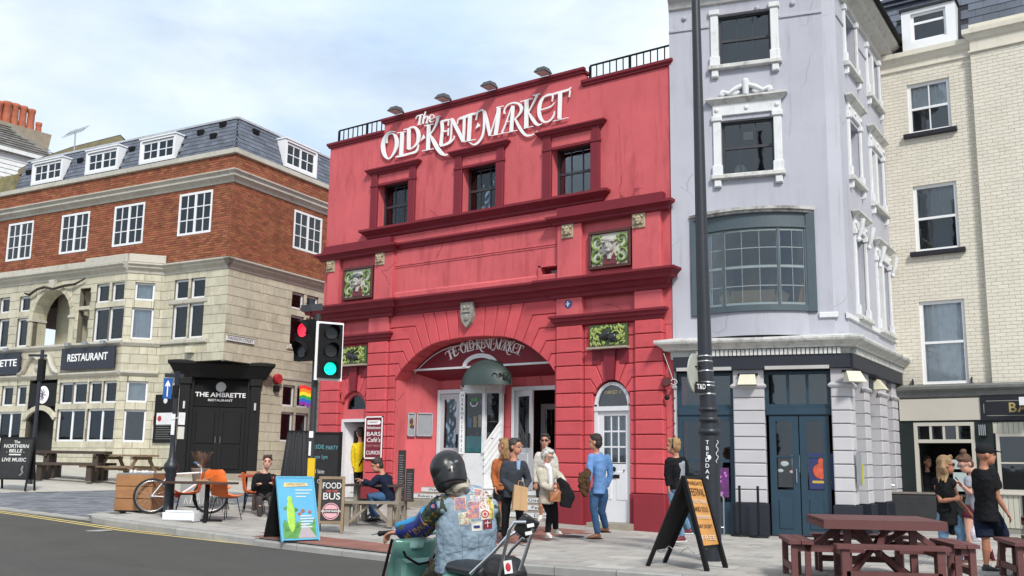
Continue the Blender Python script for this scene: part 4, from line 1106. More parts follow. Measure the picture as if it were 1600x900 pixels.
# ---------------------------------------------------------------- bay booth with the green half-round canopy
booth = thing('herbalist_booth', 'white glazed booth with a rounded dark green canopy in the middle of the arch', 'kiosk')
BG = mat('canopy_green', (.034, .054, .050), .5, .15, 3, .15, 30)
yb = .72
xa = RF.px(724, 650, yb)[0]; xb = RF.px(757, 650, yb)[0]
s45 = .30
pl = [(xa - s45, yb + s45), (xa, yb), (xb, yb), (xb + s45, yb + s45), (xb + s45, 1.3), (xa - s45, 1.3)]
zt = RF.px(757, 609, yb)[1]; zg0 = RF.px(757, 708, yb)[1]; zg1 = RF.px(757, 610, yb)[1] - .06
b = B(); b.flat(pl, .3, zg0); b.flat([(p[0], p[1]) for p in pl], zg1, zt + .12)
c_ = ((xa + xb) / 2, 1.4)
b.flat([(c_[0] + (p[0] - c_[0]) * 1.05, c_[1] + (p[1] - c_[1]) * 1.05) for p in pl], zt + .10, zt + .17)
for p in pl[:4]: b.box(p[0] - .045, p[0] + .045, p[1] - .045, p[1] + .045, zg0, zg1)
b.mk('booth_frame', WPNT, booth)
for i in range(4):
 p, q = Vector(pl[i]), Vector(pl[i + 1]) if i < 3 else Vector(pl[4])
 d = (q - p).normalized(); n = Vector((d.y, -d.x))
 if i == 3: q = p + d * .30
 a = p + d * .08; e = q - d * .08
 b = B(); zlo = zg0 + .04
 if i == 2: b.add([(a.x, a.y, zg0 + .28), (e.x, e.y, zg0 + .86), (e.x, e.y, zg1), (a.x, a.y, zg1)], [(0, 1, 2, 3)])
 else: b.add([(a.x, a.y, zlo), (e.x, e.y, zlo), (e.x, e.y, zg1), (a.x, a.y, zg1)], [(0, 1, 2, 3)])
 b.mk('booth_pane', GLS, booth)
 if i == 2:
  b = B()
  o_ = n * .03
  b.add([(p.x + o_.x, p.y + o_.y, FZ), (q.x + o_.x, q.y + o_.y, FZ), (q.x + o_.x, q.y + o_.y, zg0 + .86), (p.x + o_.x, p.y + o_.y, zg0 + .24)], [(0, 1, 2, 3)])
  for k in range(5):
   z_ = zg0 + .2 - k * .17
   m_ = [Vector((p.x, p.y, z_)), Vector((q.x, q.y, z_ + .6))]; b.beam(m_[0] + Vector((o_.x, o_.y, 0)) * 1.4, m_[1] + Vector((o_.x, o_.y, 0)) * 1.4, .03, .05)
  b.mk('raking_panel', WPNT, booth)
b = B(); b.box(xa + .02, xb - .02, yb + .06, yb + .07, zg0 + .02, zg0 + .42); b.mk('frosted_film', mat('teal_film', (.05, .30, .31), .4, .1, 3, 0), booth)
b = B()
for k in range(3): b.box(xa - .2, xb + .2, yb + .10, yb + .34, zg0 + .35 + k * .42, zg0 + .37 + k * .42)
for k in range(26):
 x_ = random.uniform(xa - .15, xb + .15); z_ = zg0 + .37 + random.choice((0, .42, .84)); h_ = random.uniform(.06, .2)
 b.box(x_, x_ + random.uniform(.03, .1), yb + .16, yb + .22, z_, z_ + h_)
b.mk('shelf_goods', mat('shelf_goods', (.10, .095, .085), .7, .8, 3, 0, rnd=.8, hue=.2), booth, kind='stuff')
b = B(); b.box(xa - .27, xb + .27, 1.10, 1.12, FZ, zt); b.box(xa - .2, xb + .2, yb + .2, 1.10, zt - .02, zt); b.mk('booth_back', DARKIN, booth)
b = B(); xm = (xa + xb) / 2
P = [(xm + .11 * math.cos(t_), yb - .004, zg1 - .22 + .11 * math.sin(t_)) for t_ in [PI + PI * i / 10 for i in range(11)]]; b.tube(P, .012, 5)
b.mk('bowl_logo', WSIGN, booth); b = B(); b.ball((xm + .05, yb - .004, zg1 - .16), .07, .004, .035, 8, 5, Matrix.Rotation(-.5, 3, 'Y')); b.ball((xm - .05, yb - .004, zg1 - .17), .05, .004, .03, 8, 5, Matrix.Rotation(.6, 3, 'Y')); b.mk('leaf_logo', mat('leaf_green', (.05, .35, .06), .5), booth)
hb = B(); hb.box(xa - .075, xa + .075, yb - .052, yb - .046, zg0 - .02, zg1 + .05); hs_ = hb.mk('vertical_sign', WSIGN, booth)
for i, ch in enumerate('HERBORISTERIE'):
 text(ch, 'sign_letter', BLACKP, hs_, (xa, yb - .054, zg1 - .05 - i * (zg1 - zg0 - .05) / 12.6), .11, ext=.001)
for q, c__, xo in ((0, (.05, .18, .45), -.16), (1, (.5, .35, .06), 0), (2, (.55, .45, .35), .15)):
 b = B(); b.box(xm + xo - .05, xm + xo + .05, yb + .05, yb + .055, zg1 - .85, zg1 - .62 + .04 * q); b.mk('window_sticker', mat('sticker%d' % q, c__, .5), booth)
# canopy: a quarter-dome swelling out from the tympanum
cxm = RF.px(754, 600, .35)[0]; cw = .74; zc = RF.px(757, 601, .15)[1]
b = B(); nu, nv = 20, 9; v = []
hgt = RF.px(751, 560, TY - .05)[1] - zc
for j in range(nv + 1):
 ph = PI / 2 * j / nv
 for i in range(nu + 1):
  th = PI * i / nu
  v.append((cxm - cw * math.cos(th) * math.cos(ph) ** 1.0, TY + .25 - (.25 + .50 * math.sin(th)) * math.cos(ph) ** .75, zc + hgt * math.sin(ph)))
b.add(v, [(j * (nu + 1) + i, j * (nu + 1) + i + 1, (j + 1) * (nu + 1) + i + 1, (j + 1) * (nu + 1) + i) for j in range(nv) for i in range(nu)], True)
b.mk('canopy', BG, booth)
b = B(); xl_ = RF.px(724, 570, TY)[0]; xr_ = RF.px(779, 567, TY)[0]; ax_ = (xl_ + xr_) / 2; ra = (xr_ - xl_) / 2; rb = RF.px(751, 552.5, TY)[1] - 3.77
for i in range(24):
 t_ = PI * i / 24; u_ = PI * (i + 1) / 24
 pt = lambda k, a: (ax_ - (ra - k) * math.cos(a), 3.77 + (rb - k) * math.sin(a))
 q_ = [pt(.11, t_), pt(.11, u_), pt(0, u_), pt(0, t_)]
 b.add([(x, TY - .045, z) for x, z in q_] + [(x, TY, z) for x, z in q_], [(3, 2, 1, 0), (0, 1, 5, 4), (2, 3, 7, 6)])
b.mk('arched_trim', WPNT, booth)
o_ = text('OPEN', 'open_sign', BLACKP, booth, (cxm + .62, TY - .26, zc + .20), .22, width=.5, rot=(PI / 2, 0, R(28)), ext=.015)
# red and white sign board beside the left door
t = thing('directory_board', 'tall dark red board with white writing between the open door and the arch', 'sign board')
xa, z1_ = RF.px(572, 651, -.01); xb, z0_ = RF.px(597, 717, -.01)
b = B(); b.box(xa, xb, -.03, .0, z0_, z1_); b.mk('board', TRIM, t)
b = B()
for q in ((xa, xb, z0_, z0_ + .03), (xa, xb, z1_ - .03, z1_), (xa, xa + .03, z0_, z1_), (xb - .03, xb, z0_, z1_)): b.box(q[0], q[1], -.045, -.03, q[2], q[3])
b.mk('frame', WSIGN, t)
xm = (xa + xb) / 2; W_ = xb - xa - .14; Hh = z1_ - z0_
b = B(); b.prism([(xa + .08, z1_ - .10), (xb - .12, z1_ - .10), (xb - .06, z1_ - .155), (xb - .12, z1_ - .21), (xa + .08, z1_ - .21)], -.034, -.03); ar = b.mk('arrow', WSIGN, t)
text('MARKET', 'sign_writing', TRIM, ar, (xm - .02, -.036, z1_ - .155), .07, width=W_ * .7, ext=.001)
for body, k, sz, cm in (('Refreshments', .27, .11, WSIGN), ('BARS', .42, .15, WSIGN), ("Café's", .56, .16, WSIGN), ('TASTY TREATS', .70, .08, mat('faded_pink', (.45, .25, .25), .6)), ('CURIOS', .86, .14, WSIGN)):
 text(body, 'sign_writing', cm, t, (xm, -.032, z1_ - Hh * k), sz, width=W_, ext=.001, shear=.15 if k in (.27, .56) else 0)
# ---------------------------------------------------------------- brick and stone corner restaurant
LBF = Frame(-14.85, .42, 6.65)
LSF = Frame(-14.85, .42, 96.65)
rest_b = thing('corner_restaurant', 'brick and cream stone corner building with a blue slate mansard and black corner doorway', 'building', LBF.o, R(LBF.deg))
side_r = empty('side_elevation', (0, 0, 0), R(90), rest_b)
XL = -16.2
UPV = mat('upvc_white', (.78, .79, .81), .35, .03, 3, 0)
# front: brick 7.63 - 11.23 (cornice 10.13-10.50), windows
FW = [(-11.24, -9.80, 8.50, 9.93), (-8.24, -6.76, 8.50, 9.93), (-5.49, -4.0, 8.50, 9.93), (-2.38, -.89, 8.56, 9.97), (-14.2, -12.75, 8.50, 9.93)]
SW = [(2.90, 4.38, 8.56, 9.92)]
b = B(); b.wall(XL, -.0, 7.6, 11.2, .03, FW, .12); b.mk('backing_wall', MORT, rest_b)
b = B(); b.wall(0, 9, 7.6, 11.2, .03, SW, .12); b.mk('backing_wall', MORT, side_r)
br = empty('brickwork', (0, 0, 0), 0, rest_b)
brs = empty('brickwork', (0, 0, 0), 0, side_r)
bw, bh = .228, .077
it = cut(bond(XL, 0, 7.64, 10.12, bw, bh, .012), FW) + bond(XL, 0, 10.50, 11.06, bw, bh, .012)
tiles('brick', BRICK, br, LBF, it, .03, .02, 0, 300, .004)
it = cut(bond(0, 6.5, 7.64, 10.12, bw, bh, .012), SW) + bond(0, 6.5, 10.50, 11.06, bw, bh, .012)
tiles('brick', BRICK, brs, LSF, it, .03, .02, 0, 300, .004)
for q in FW: window(rest_b, q[0], q[1], q[2], q[3], .0, 2, 3, UPV, GLS, split=2, fw=.075, bar=.03, back=(CURTB, 0, 1))
for q in SW: window(side_r, q[0], q[1], q[2], q[3], .0, 2, 3, UPV, GLS, split=2, fw=.075, bar=.03, back=(CURTB, 0, 1))
def moulds(fr, parent, x0, x1, y, prof, name, m, e0, e1, step=1.0, gap=.008):
 n = max(1, round((x1 - x0) / step));
 for i in range(n):
  a = x0 + (x1 - x0) * i / n; e = x0 + (x1 - x0) * (i + 1) / n - (gap if i < n - 1 else 0)
  b = B(); b.cornice(a, e, y, prof, e0 and i == 0, e1 and i == n - 1); b.mk(name, m, parent)
CORF = mat('faience_cornice', (.50, .475, .41), .5, .15, 4, .3, 50, rnd=.08, stain=(4, .6, .5, .72, (.16, .15, .12)))
PA = [(0, 10.10), (.04, 10.11), (.06, 10.18), (.10, 10.22), (.16, 10.27), (.18, 10.28), (.18, 10.36), (.24, 10.42), (.26, 10.43), (.26, 10.47), (.02, 10.51)]
PB = [(0, 11.05), (.06, 11.06), (.08, 11.07), (.08, 11.22), (0, 11.24)]
PCc = [(0, 7.30), (.03, 7.31), (.05, 7.40), (.14, 7.47), (.16, 7.48), (.16, 7.53), (.22, 7.57), (.24, 7.58), (.24, 7.63), (0, 7.67)]
for fr, par, x0, x1, a, e in ((LBF, rest_b, XL, 0, False, True), (LSF, side_r, 0, 8, True, False)):
 moulds(fr, par, x0, x1, .01, PA, 'cornice_block', CORF, a, e, .9)
 moulds(fr, par, x0, x1, .01, PB, 'coping_stone', CORF, a, e, .62)
# mansard: sloping slates between 11.2 and 12.75
rt = .52           # set-back at top
Z0, Z1 = 11.20, 12.62
def mansard(par, x0, x1, corner_hi, dorm, fr):
 sl = empty('slate_slope', (0, 0, 0), 0, par)
 y0, y1 = .28, .28 + rt
 def P(x, z):       # on the slope; the hip runs back with the height
  t = (z - Z0) / (Z1 - Z0); return (x, y0 + (y1 - y0) * t, z)
 h0, h1 = y0 - .01, y1 - .01
 b = B(); b.add([P(x0, Z0), P(x1 - h0, Z0), P(x1 - h1, Z1), P(x0, Z1)] if corner_hi else [P(x0 + h0, Z0), P(x1, Z0), P(x1, Z1), P(x0 + h1, Z1)], [(0, 1, 2, 3)]); b.mk('slope_bed', SLATEB, sl)
 rows = 9; h = (Z1 - Z0) / rows; cnt = [];
 for r in range(rows):
  z = Z0 + r * h; x = x0 - (.15 if r % 2 else 0)
  t = (z - Z0) / (Z1 - Z0)
  while x < x1:
   a = max(x, x0 + (0 if corner_hi else (y0 + (y1 - y0) * (t + .1)))); e = min(x + .296, x1 - ((y0 + (y1 - y0) * (t + .1)) if corner_hi else 0))
   x += .30
   if e - a < .05: continue
   if any(d[0] - .1 < (a + e) / 2 < d[1] + .1 and z < d[3] - .05 for d in dorm): continue
   cnt.append((a, e, z))
 cnt.sort(key=lambda q: proj(fr.w(q[0], y0, q[2]))[2])
 rest = B()
 for k, (a, e, z) in enumerate(cnt):
  b = B() if k < 150 else rest
  p0 = P(a, z); p1 = P(a, z + h * 1.25); u = .02 + random.uniform(0, .006)
  v = [(a, p0[1] - u, z), (e, p0[1] - u, z), (e, p1[1] - .006, p1[2]), (a, p1[1] - .006, p1[2]), (a, p0[1] + .0, z), (e, p0[1], z)]
  b.add(v, [(0, 1, 2, 3), (4, 5, 1, 0)])
  if k < 150: b.mk('slate', SLATE, sl)
 if rest.v: rest.mk('slate', SLATE, sl, kind='stuff')
 b = B(); b.box(x0 + (0 if corner_hi else y1), x1 - (0 if not corner_hi else y1), y1 - .06, y1 + .1, Z1 - .02, Z1 + .05); b.mk('lead_flashing', mat('lead', (.42, .44, .47), .5, .2, 6, .3, 40), sl)
 b = B(); b.add([(x0, y1, Z1 + .05), (x1 - (y1 if corner_hi else 0) + 0, y1, Z1 + .05), (x1 - (y1 + .9 if corner_hi else 0), y1 + .9, Z1 + .34), (x0, y1 + .9, Z1 + .34)] if corner_hi else
    [(x0 + y1, y1, Z1 + .05), (x1, y1, Z1 + .05), (x1, y1 + .9, Z1 + .34), (x0 + y1 + .9, y1 + .9, Z1 + .34)], [(0, 1, 2, 3)]); b.mk('upper_roof', SLATE, sl)
 for q in dorm:
  d = empty('dormer', (0, 0, 0), 0, par)
  b = B(); a, e, z0, z1 = q
  b.box(a - .09, a, .30, 1.0, z0 - .1, z1 + .10); b.box(e, e + .09, .30, 1.0, z0 - .1, z1 + .10); b.box(a, e, .29, .9, z1 + .02, z1 + .10); b.box(a - .12, e + .12, .26, 1.0, z1 + .10, z1 + .15); b.box(a, e, .30, .6, z0 - .1, z0)
  b.mk('dormer_frame', UPV, d)
  window(d, a, e, z0, z1, .34, 2, 2, UPV, GLS, split=2, fw=.07, bar=.03, back=(CURT, .0, 1))
DF = [(-10.56, -9.0, 11.52, 12.20), (-7.55, -6.02, 11.52, 12.20), (-4.75, -3.2, 11.52, 12.20), (-13.6, -12.1, 11.52, 12.2)]
DS = [(2.70, 4.22, 11.52, 12.32)]
mansard(rest_b, -11.65, 0, True, DF[:3], LBF)
mansard(side_r, 0, 8, False, DS, LSF)
for x, z in ((-2.3, 12.3), (-1.35, 12.45), (-1.6, 12.05), (-5.6, 12.2), (-8.3, 12.15), (-11.2, 12.1)):
 b = B(); b.cbox((x, .28 + rt * (z - Z0) / (Z1 - Z0) - .05, z), .26, .10, .16, rx=.2); b.mk('roof_vent', BLACKM, rest_b)
b = B(); b.cbox((1.5, .28 + rt * .8 - .05, 12.35), .26, .10, .16, rx=.2); b.mk('roof_vent', BLACKM, side_r)
b = B(); b.box(XL, -1.75, 1.75, 9, 7, 12.7); b.mk('rear_body', MORT, rest_b)
b = B(); b.box(XL, -11.66, .3, 3, 11.1, 12.0); b.mk('party_wall', mat('lichen_stone', (.26, .22, .10), .9, .3, 5, .6, 40, stain=(3, .6, .45, .6, (.12, .11, .09))), rest_b)
MOSS = mat('mossy_roof', (.16, .13, .055), .95, .25, 5, .7, 40, stain=(4, .7, .45, .6, (.07, .065, .05)))
rr_ = [(LBF.px(x, y, 2.2), 2.2) for x, y in ((28, 266), (60, 248), (112, 230), (188, 211))]; ll_ = [(LBF.px(x, y, 1.35), 1.35) for x, y in ((28, 274), (62, 262), (114, 244), (196, 222))]
b = B(); b.add([(p[0], o, p[1]) for p, o in rr_] + [(p[0], o, p[1]) for p, o in ll_], [(4, 5, 1, 0), (5, 6, 2, 1), (6, 7, 3, 2)]); b.mk('mossy_ridge', MOSS, rest_b)
b = B(); b.add([(p[0], o, p[1] + .02) for p, o in rr_] + [(p[0], o + 3, p[1] - 1.5) for p, o in rr_], [(0, 1, 5, 4), (1, 2, 6, 5), (2, 3, 7, 6)]); b.mk('upper_roof', SLATE, rest_b)
# ---- stone storeys
JH = .2985                                   # course height
def stone_wall(par, fr, x0, x1, z0, z1, y, holes, depth=.16, w=.52, name='stone_block', lim=300, bond_off=.5, vary=.0):
 b = B(); b.wall(x0, x1, z0, z1, y + .02, holes, depth); b.mk('backing_wall', STONEJ, par)
 e = empty('stonework', (0, 0, 0), 0, par)
 tiles(name, STONE, e, fr, cut(bond(x0, x1, z0, z1, w, JH, .010, bond_off, vary), holes), y + .02, .02, .006, lim, .003)
pairU = [(-2.33, -1.70, 6.45, 7.10), (-1.60, -.96, 6.45, 7.10), (-2.33, -1.66, 5.17, 6.28), (-1.60, -.95, 5.17, 6.28)]
BY = -.80
BX0, BX1 = -9.7 + 2.2, -3.58                 # bay front on plane BY: from -7.50 to -3.58
stone_wall(rest_b, LBF, -2.80, 0, .5, 7.32, 0, pairU + [(-1.75, .1, .0, 4.42)], lim=150)
for q in pairU: window(rest_b, *q, .08, 1, 1, UPV, GLS, fw=.06, back=(CURTB, 0, 1) if q[2] > 6.3 else (CURT, 0, 1))
b = B(); b.bbox(-2.75, -.70, -.09, .05, 5.0, 5.12, .02); b.bbox(-2.50, -.80, -.03, .05, 6.30, 6.42, .01); b.mk('window_sill', CORF, rest_b)
sideW = [(3.0, 3.62, 6.50, 7.06), (3.76, 4.38, 6.50, 7.06), (3.0, 3.66, 5.22, 6.26), (3.78, 4.42, 5.22, 6.26), (2.79, 3.39, 3.17, 3.88), (3.50, 4.12, 3.17, 3.88), (2.77, 3.38, 2.0, 2.98), (3.48, 4.12, 2.0, 2.98)]
stone_wall(side_r, LSF, 0, 8, .5, 7.32, 0, sideW + [(-.1, 1.75, .0, 4.42)], lim=300, w=.60)
for q in sideW: window(side_r, *q, .08, 1, 1, UPV, GLD, fw=.06, back=None)
b = B(); b.bbox(2.7, 8, -.03, .05, 4.05, 4.13, .01); b.bbox(2.85, 4.6, -.05, .05, 5.08, 5.18, .015); b.mk('window_sill', CORF, side_r)
# canted bay, three fronts
bayW = [(-7.28 + .02, -6.62, 6.41, 7.03), (-5.05, -4.42, 6.41, 7.03), (-4.31, -3.70, 6.41, 7.03), (-5.07, -4.36, 5.13, 6.23), (-4.35, -3.64, 5.13, 6.23),
  (-6.47, -5.82, 3.12, 3.82), (-5.81, -5.09, 3.12, 3.82), (-5.03, -4.39, 3.12, 3.82), (-4.34, -3.70, 3.12, 3.82), (-6.48, -5.08, 1.90, 2.94), (-5.0, -3.68, 1.90, 2.94)]
bay = empty('canted_bay', (0, 0, 0), 0, rest_b)
CB = Frame(*LBF.w(BX1, BY).xy, LBF.deg + math.degrees(math.atan2(-BY, -2.78 - BX1)))
cl_ = math.hypot(BY, -2.78 - BX1)
cant = empty('bay_cant', (BX1, BY, 0), R(CB.deg - LBF.deg), rest_b)
c_w = []
for (xa, ya), (xb, yb2) in (((212, 441), (240.5, 470)), ((206.7, 480), (236.8, 530.7)), ((198.5, 595), (229, 629)), ((194.4, 639.5), (225, 691))):
 p = CB.px(xa, ya); q = CB.px(xb, yb2); c_w.append((max(.1, p[0]), min(cl_ - .12, q[0]), q[1], p[1]))
leftW = [(-10.11, -9.53, 6.38, 6.93), (-9.0, -8.42, 6.36, 6.90), (-10.05, -9.45, 5.13, 6.16), (-9.02, -8.35, 5.13, 6.13), (-9.50, -8.86, 3.10, 3.79), (-8.70, -8.15, 3.10, 3.79), (-9.6, -8.3, 1.95, 2.9)]
arch_h = (-8.15, -6.20, 5.12, 7.12); slot_h = (-5.85, -5.32, 5.12, 6.95)
fr_holes = bayW[1:]
stone_wall(bay, LBF, XL, BX1, .5, 7.32, BY, fr_holes + leftW + [arch_h, slot_h, (-8.0, -6.58, .0, 3.95)], lim=300)
stone_wall(cant, CB, 0, cl_, .5, 7.32, 0, c_w, lim=120)
for q in fr_holes:
 dbl = q[3] - q[2] > .9 and q[1] - q[0] > 1
 window(bay, *q, BY + .08, 1, 1, UPV, GLS if q[2] > 3 else GLD, fw=.06, split=2 if dbl else None, back=(CURTB, 0, 1) if q[2] > 6.3 or 3 < q[2] < 4 else ((CURT, 0, .9) if q[2] > 5 else None))
for q in c_w: window(cant, *q, .08, 1, 1, UPV, GLS, fw=.06, back=(CURTB, 0, 1) if q[2] > 3 else None)
# left part: the recess behind the arch, doorway
for q in leftW: window(bay, *q, BY + .08, 1, 1, UPV, GLS, fw=.06, back=(CURTB, 0, 1), split=2 if q[2] < 2 else None)
b = B(); b.wall(-8.3, -5.2, 5.12, 7.12, BY + 1.0, [(-7.62, -6.75, 5.2, 6.8)], .1); b.box(-8.3, -5.2, BY + .2, BY + 1.0, 5.0, 5.11); b.mk('recess_wall', STONE, bay)
window(bay, -7.62, -6.78, 5.2, 6.15, BY + 1.02, 1, 1, UPV, GLS, fw=.06, back=(CURT, 0, 1)); window(bay, -7.62, -6.78, 6.22, 6.8, BY + 1.02, 1, 1, STONE, GLD, fw=.05)
window(bay, -5.75, -5.3, 5.2, 6.2, BY + .6, 1, 1, UPV, GLD, fw=.06)
b = B(); b.bbox(-5.85, -5.32, BY - .02, BY + .3, 6.22, 6.34, .01); b.mk('transom_stone', STONE, bay)
acx, ar_ = -7.175, .975; az_ = 6.03
for i in range(11):
 t_ = PI * i / 11; u_ = PI * (i + 1) / 11
 f_ = lambda r, a: (acx - r * math.cos(a), az_ + r * math.sin(a))
 b = B(); b.block([f_(ar_, t_), f_(ar_, u_), f_(ar_ + .2, u_), f_(ar_ + .2, t_)], BY + .01, .07, .005, .015, back=BY + .5); b.mk('arch_stone', STONE, bay)
 if i not in (0, 10): b = B(); b.prism([f_(ar_, t_), f_(ar_, u_), (f_(ar_, u_)[0], 7.16), (f_(ar_, t_)[0], 7.16)], BY + .0, BY + .5); b.mk('spandrel', STONE, bay)
b = B(); b.prism([(acx - .10, 6.98), (acx + .10, 6.98), (acx + .15, 7.34), (acx - .15, 7.34)], BY - .14, BY); b.mk('keystone', CORF, bay)
for x_ in (-8.34, -6.20):
 b = B(); b.bbox(x_, x_ + .19, BY - .06, BY + .5, 5.12, 6.0, .01); b.mk('arch_pier', STONE, bay)
 b = B(); b.bbox(x_ - .04, x_ + .23, BY - .10, BY + .5, 5.98, 6.07, .01); b.mk('capital', CORF, bay)
b = B(); v = []
P_ = [(-8.6, BY - .10, 6.98), (-8.3, BY - .13, 6.9), (-7.9, BY - .14, 7.06), (-7.5, BY - .16, 7.10), (-7.0, BY - .18, 7.0), (-6.5, BY - .13, 7.08), (-6.0, BY - .11, 7.10), (-5.5, BY - .1, 7.26)]
b.tube(P_, [.03, .045, .04, .05, .04, .05, .04, .02], 6); b.mk('dead_garland', mat('dead_ivy', (.04, .032, .025), .9, .4, 20, 1, 40), bay)
b = B(); b.box(-8.0, -6.58, BY + .5, BY + .55, .5, 4); b.box(-8.02, -8.0, BY, BY + .5, .5, 4); b.box(-6.58, -6.56, BY, BY + .5, .5, 4); b.mk('dark_doorway', DARKIN, bay)
for i in range(7):
 t_ = R(40) + R(100) * i / 7; u_ = R(40) + R(100) * (i + 1) / 7
 f_ = lambda r, a: (-7.29 - r * math.cos(a), 1.98 + r * math.sin(a))
 b = B(); b.block([f_(.95, t_), f_(.95, u_), f_(1.12, u_), f_(1.12, t_)], BY + .01, .09, .003, .012); b.mk('hood_stone', STONE, bay)
b = B(); b.box(-7.98, -6.60, BY + .0, BY + .05, 3.06, 3.83); s_ = b.mk('door_sign', BLACKP, bay)
b = B(); b.ball((-7.25, BY - .01, 3.44), .30, .02, .30, 20, 10); lo_ = b.mk('round_logo', WSIGN, s_)
b = B()
for k in range(9):
 a = k * .7; b.beam((-7.25, BY - .032, 3.44), (-7.25 + .18 * math.cos(a) * (1 - k * .05), BY - .032, 3.44 + .2 * math.sin(a)), .012, .03)
b.mk('logo_figure', mat('logo_grey', (.16, .12, .2), .6), lo_)
PP = [(-8.45, 4.12), (-8.3, 4.16), (-8.12, 4.34), (-7.98, 4.60), (-7.85, 4.72), (-7.68, 4.72), (-7.56, 4.64), (-7.44, 4.58), (-7.32, 4.64), (-7.2, 4.72), (-7.04, 4.72), (-6.9, 4.60), (-6.76, 4.34), (-6.6, 4.18), (-6.42, 4.12)]
n_ = len(PP); b = B(); v = []
for x, z in PP: v += [(x, BY - .22, z), (x, BY - .22, z + .05), (x, BY - .14, z + .10), (x, BY + .02, z + .10), (x, BY + .02, z - .04), (x, BY - .14, z - .04)]
b.add(v, [(6 * i + k, 6 * i + 6 + k, 6 * i + 6 + (k + 1) % 6, 6 * i + (k + 1) % 6) for i in range(n_ - 1) for k in range(6)] + [tuple(range(6)), tuple(range(6 * n_ - 1, 6 * n_ - 7, -1))], True); b.mk('scroll_pediment', CORF, bay)
b = B(); b.prism(PP, BY - .05, BY + .02); b.mk('pediment_field', STONE, bay)
b = B(); b.ball((-7.44, BY - .08, 4.36), .30, .06, .14, 12, 7); b.ball((-7.44, BY - .12, 4.36), .16, .05, .10, 10, 6); b.mk('pediment_carving', CORF, bay)
# string courses and cornices that follow the bay
def follow(prof, name, m, front0=XL, ends=True):
 moulds(LBF, rest_b, front0, BX1, BY, prof, name, m, False, False, .9)
 moulds(CB, cant, 0, cl_, 0, prof, name, m, False, False, .9)
 moulds(LBF, rest_b, -2.78, 0, 0, prof, name, m, False, True, .9)
follow(PCc, 'cornice_block', CORF)
moulds(LSF, side_r, 0, 8, .0, PCc, 'cornice_block', CORF, True, False, .9)
SC = [(0, 4.92), (.04, 4.94), (.10, 5.02), (.11, 5.03), (.11, 5.08), (0, 5.12)]
moulds(LBF, rest_b, XL, BX1, BY, SC, 'string_block', CORF, False, False, .9); moulds(CB, cant, 0, cl_, 0, SC, 'string_block', CORF, False, False, .9)
SD = [(0, 3.98), (.05, 4.0), (.12, 4.06), (.13, 4.07), (.13, 4.12), (0, 4.16)]
moulds(LBF, rest_b, XL, BX1, BY, SD, 'string_block', CORF, False, False, .9); moulds(CB, cant, 0, cl_, 0, SD, 'string_block', CORF, False, False, .9)
b = B(); b.bbox(-5.6, BX1 + .0, BY - .10, BY + .4, 7.66, 7.93, .02); b.mk('parapet_stone', CORF, rest_b)
b = B(); b.bbox(0, cl_, -.10, .3, 7.66, 7.93, .02); b.mk('parapet_stone', CORF, cant)
for i in range(12): b = B(); b.bbox(-5.6 - (i + 1) * .85, -5.6 - i * .85 - .01, BY - .04, BY + .3, 7.66, 7.85, .015); b.mk('parapet_stone', CORF, rest_b)
b = B(); b.flat([(XL, BY + .02), (BX1, BY + .02), (-2.78, .02), (XL, .1)], 7.3, 7.62); b.mk('bay_roof', STONEJ, rest_b)
# signs
SGN = mat('sign_slate_blue', (.022, .026, .040), .45, .08, 3, .05)
def board(x0, x1, z0, z1, body, lab, parts=None, al=(0, 0)):
 t = thing('fascia_sign', lab, 'sign', LBF.o, R(LBF.deg), 'restaurant signs on the stone front')
 b = B(); b.box(x0, x1, BY - .16, BY - .10, z0, z1); b.mk('board', SGN, t)
 text(body, 'sign_lettering', WSIGN, t, ((x0 + x1) / 2 + al[0], BY - .165, (z0 + z1) / 2 + .02), .34, width=al[1] or None, ext=.003, bold=.006)
 for k in range(3):
  x = x0 + (x1 - x0) * (.17 + .33 * k)
  b = B(); b.box(x - .10, x + .10, BY - .34, BY - .26, z1 + .05, z1 + .16); b.tube([(x, BY - .3, z1 + .1), (x, BY - .05, z1 + .12)], .015, 6); b.mk('spotlight', ALU, t)
board(-6.29, -3.72, 4.22, 4.93, 'RESTAURANT', 'dark sign board lettered Restaurant with three small spotlights on the stone front', al=(0, 1.93))
board(-11.9, -8.45, 4.16, 4.90, 'THE AMBRETTE', 'dark sign board lettered The Ambrette at the left edge of the picture', al=(.15, 2.9))
# black corner doorway set across the ground floor corner
DCW = 1.75
PF = Frame(*LBF.w(-DCW, 0).xy, LBF.deg + 45)
pw = DCW * math.sqrt(2)
port = empty('corner_doorway', (-DCW, 0, 0), R(45), rest_b)
b = B(); b.box(0, pw, .25, .33, .5, 4.4); b.mk('portico_back', BLACKP, port)
for x0_, x1_ in ((.0, .32), (pw - .32, pw)):
 b = B(); b.bbox(x0_, x1_, -.12, .3, .6, 3.95, .015); b.mk('pilaster', BLACKP, port)
 b = B(); b.bbox(x0_ - .04, x1_ + .04, -.17, .3, 3.72, 3.95, .02); b.mk('capital', BLACKP, port)
 b = B(); b.tube([((x0_ + x1_) / 2, -.16, 2.95), ((x0_ + x1_) / 2, -.16, 3.18)], .035, 8); b.mk('wall_lamp', mat('lamp_white', (.6, .6, .6), .4), port)
b = B(); b.cornice(-.12, pw + .12, -.10, [(0, 3.95), (.04, 3.96), (.06, 4.02), (.22, 4.30), (.26, 4.34), (.28, 4.36), (.28, 4.44), (0, 4.50)]); b.box(-.12, pw + .12, -.10, .4, 3.94, 4.46); b.mk('entablature', BLACKP, port)
b = B(); b.box(.40, pw - .40, .14, .2, 3.05, 3.90); sg = b.mk('door_sign', BLACKM, port)
text('THE AMBRETTE', 'sign_lettering', WSIGN, sg, (pw / 2, .135, 3.42), .2, width=1.55, ext=.002, bold=.004)
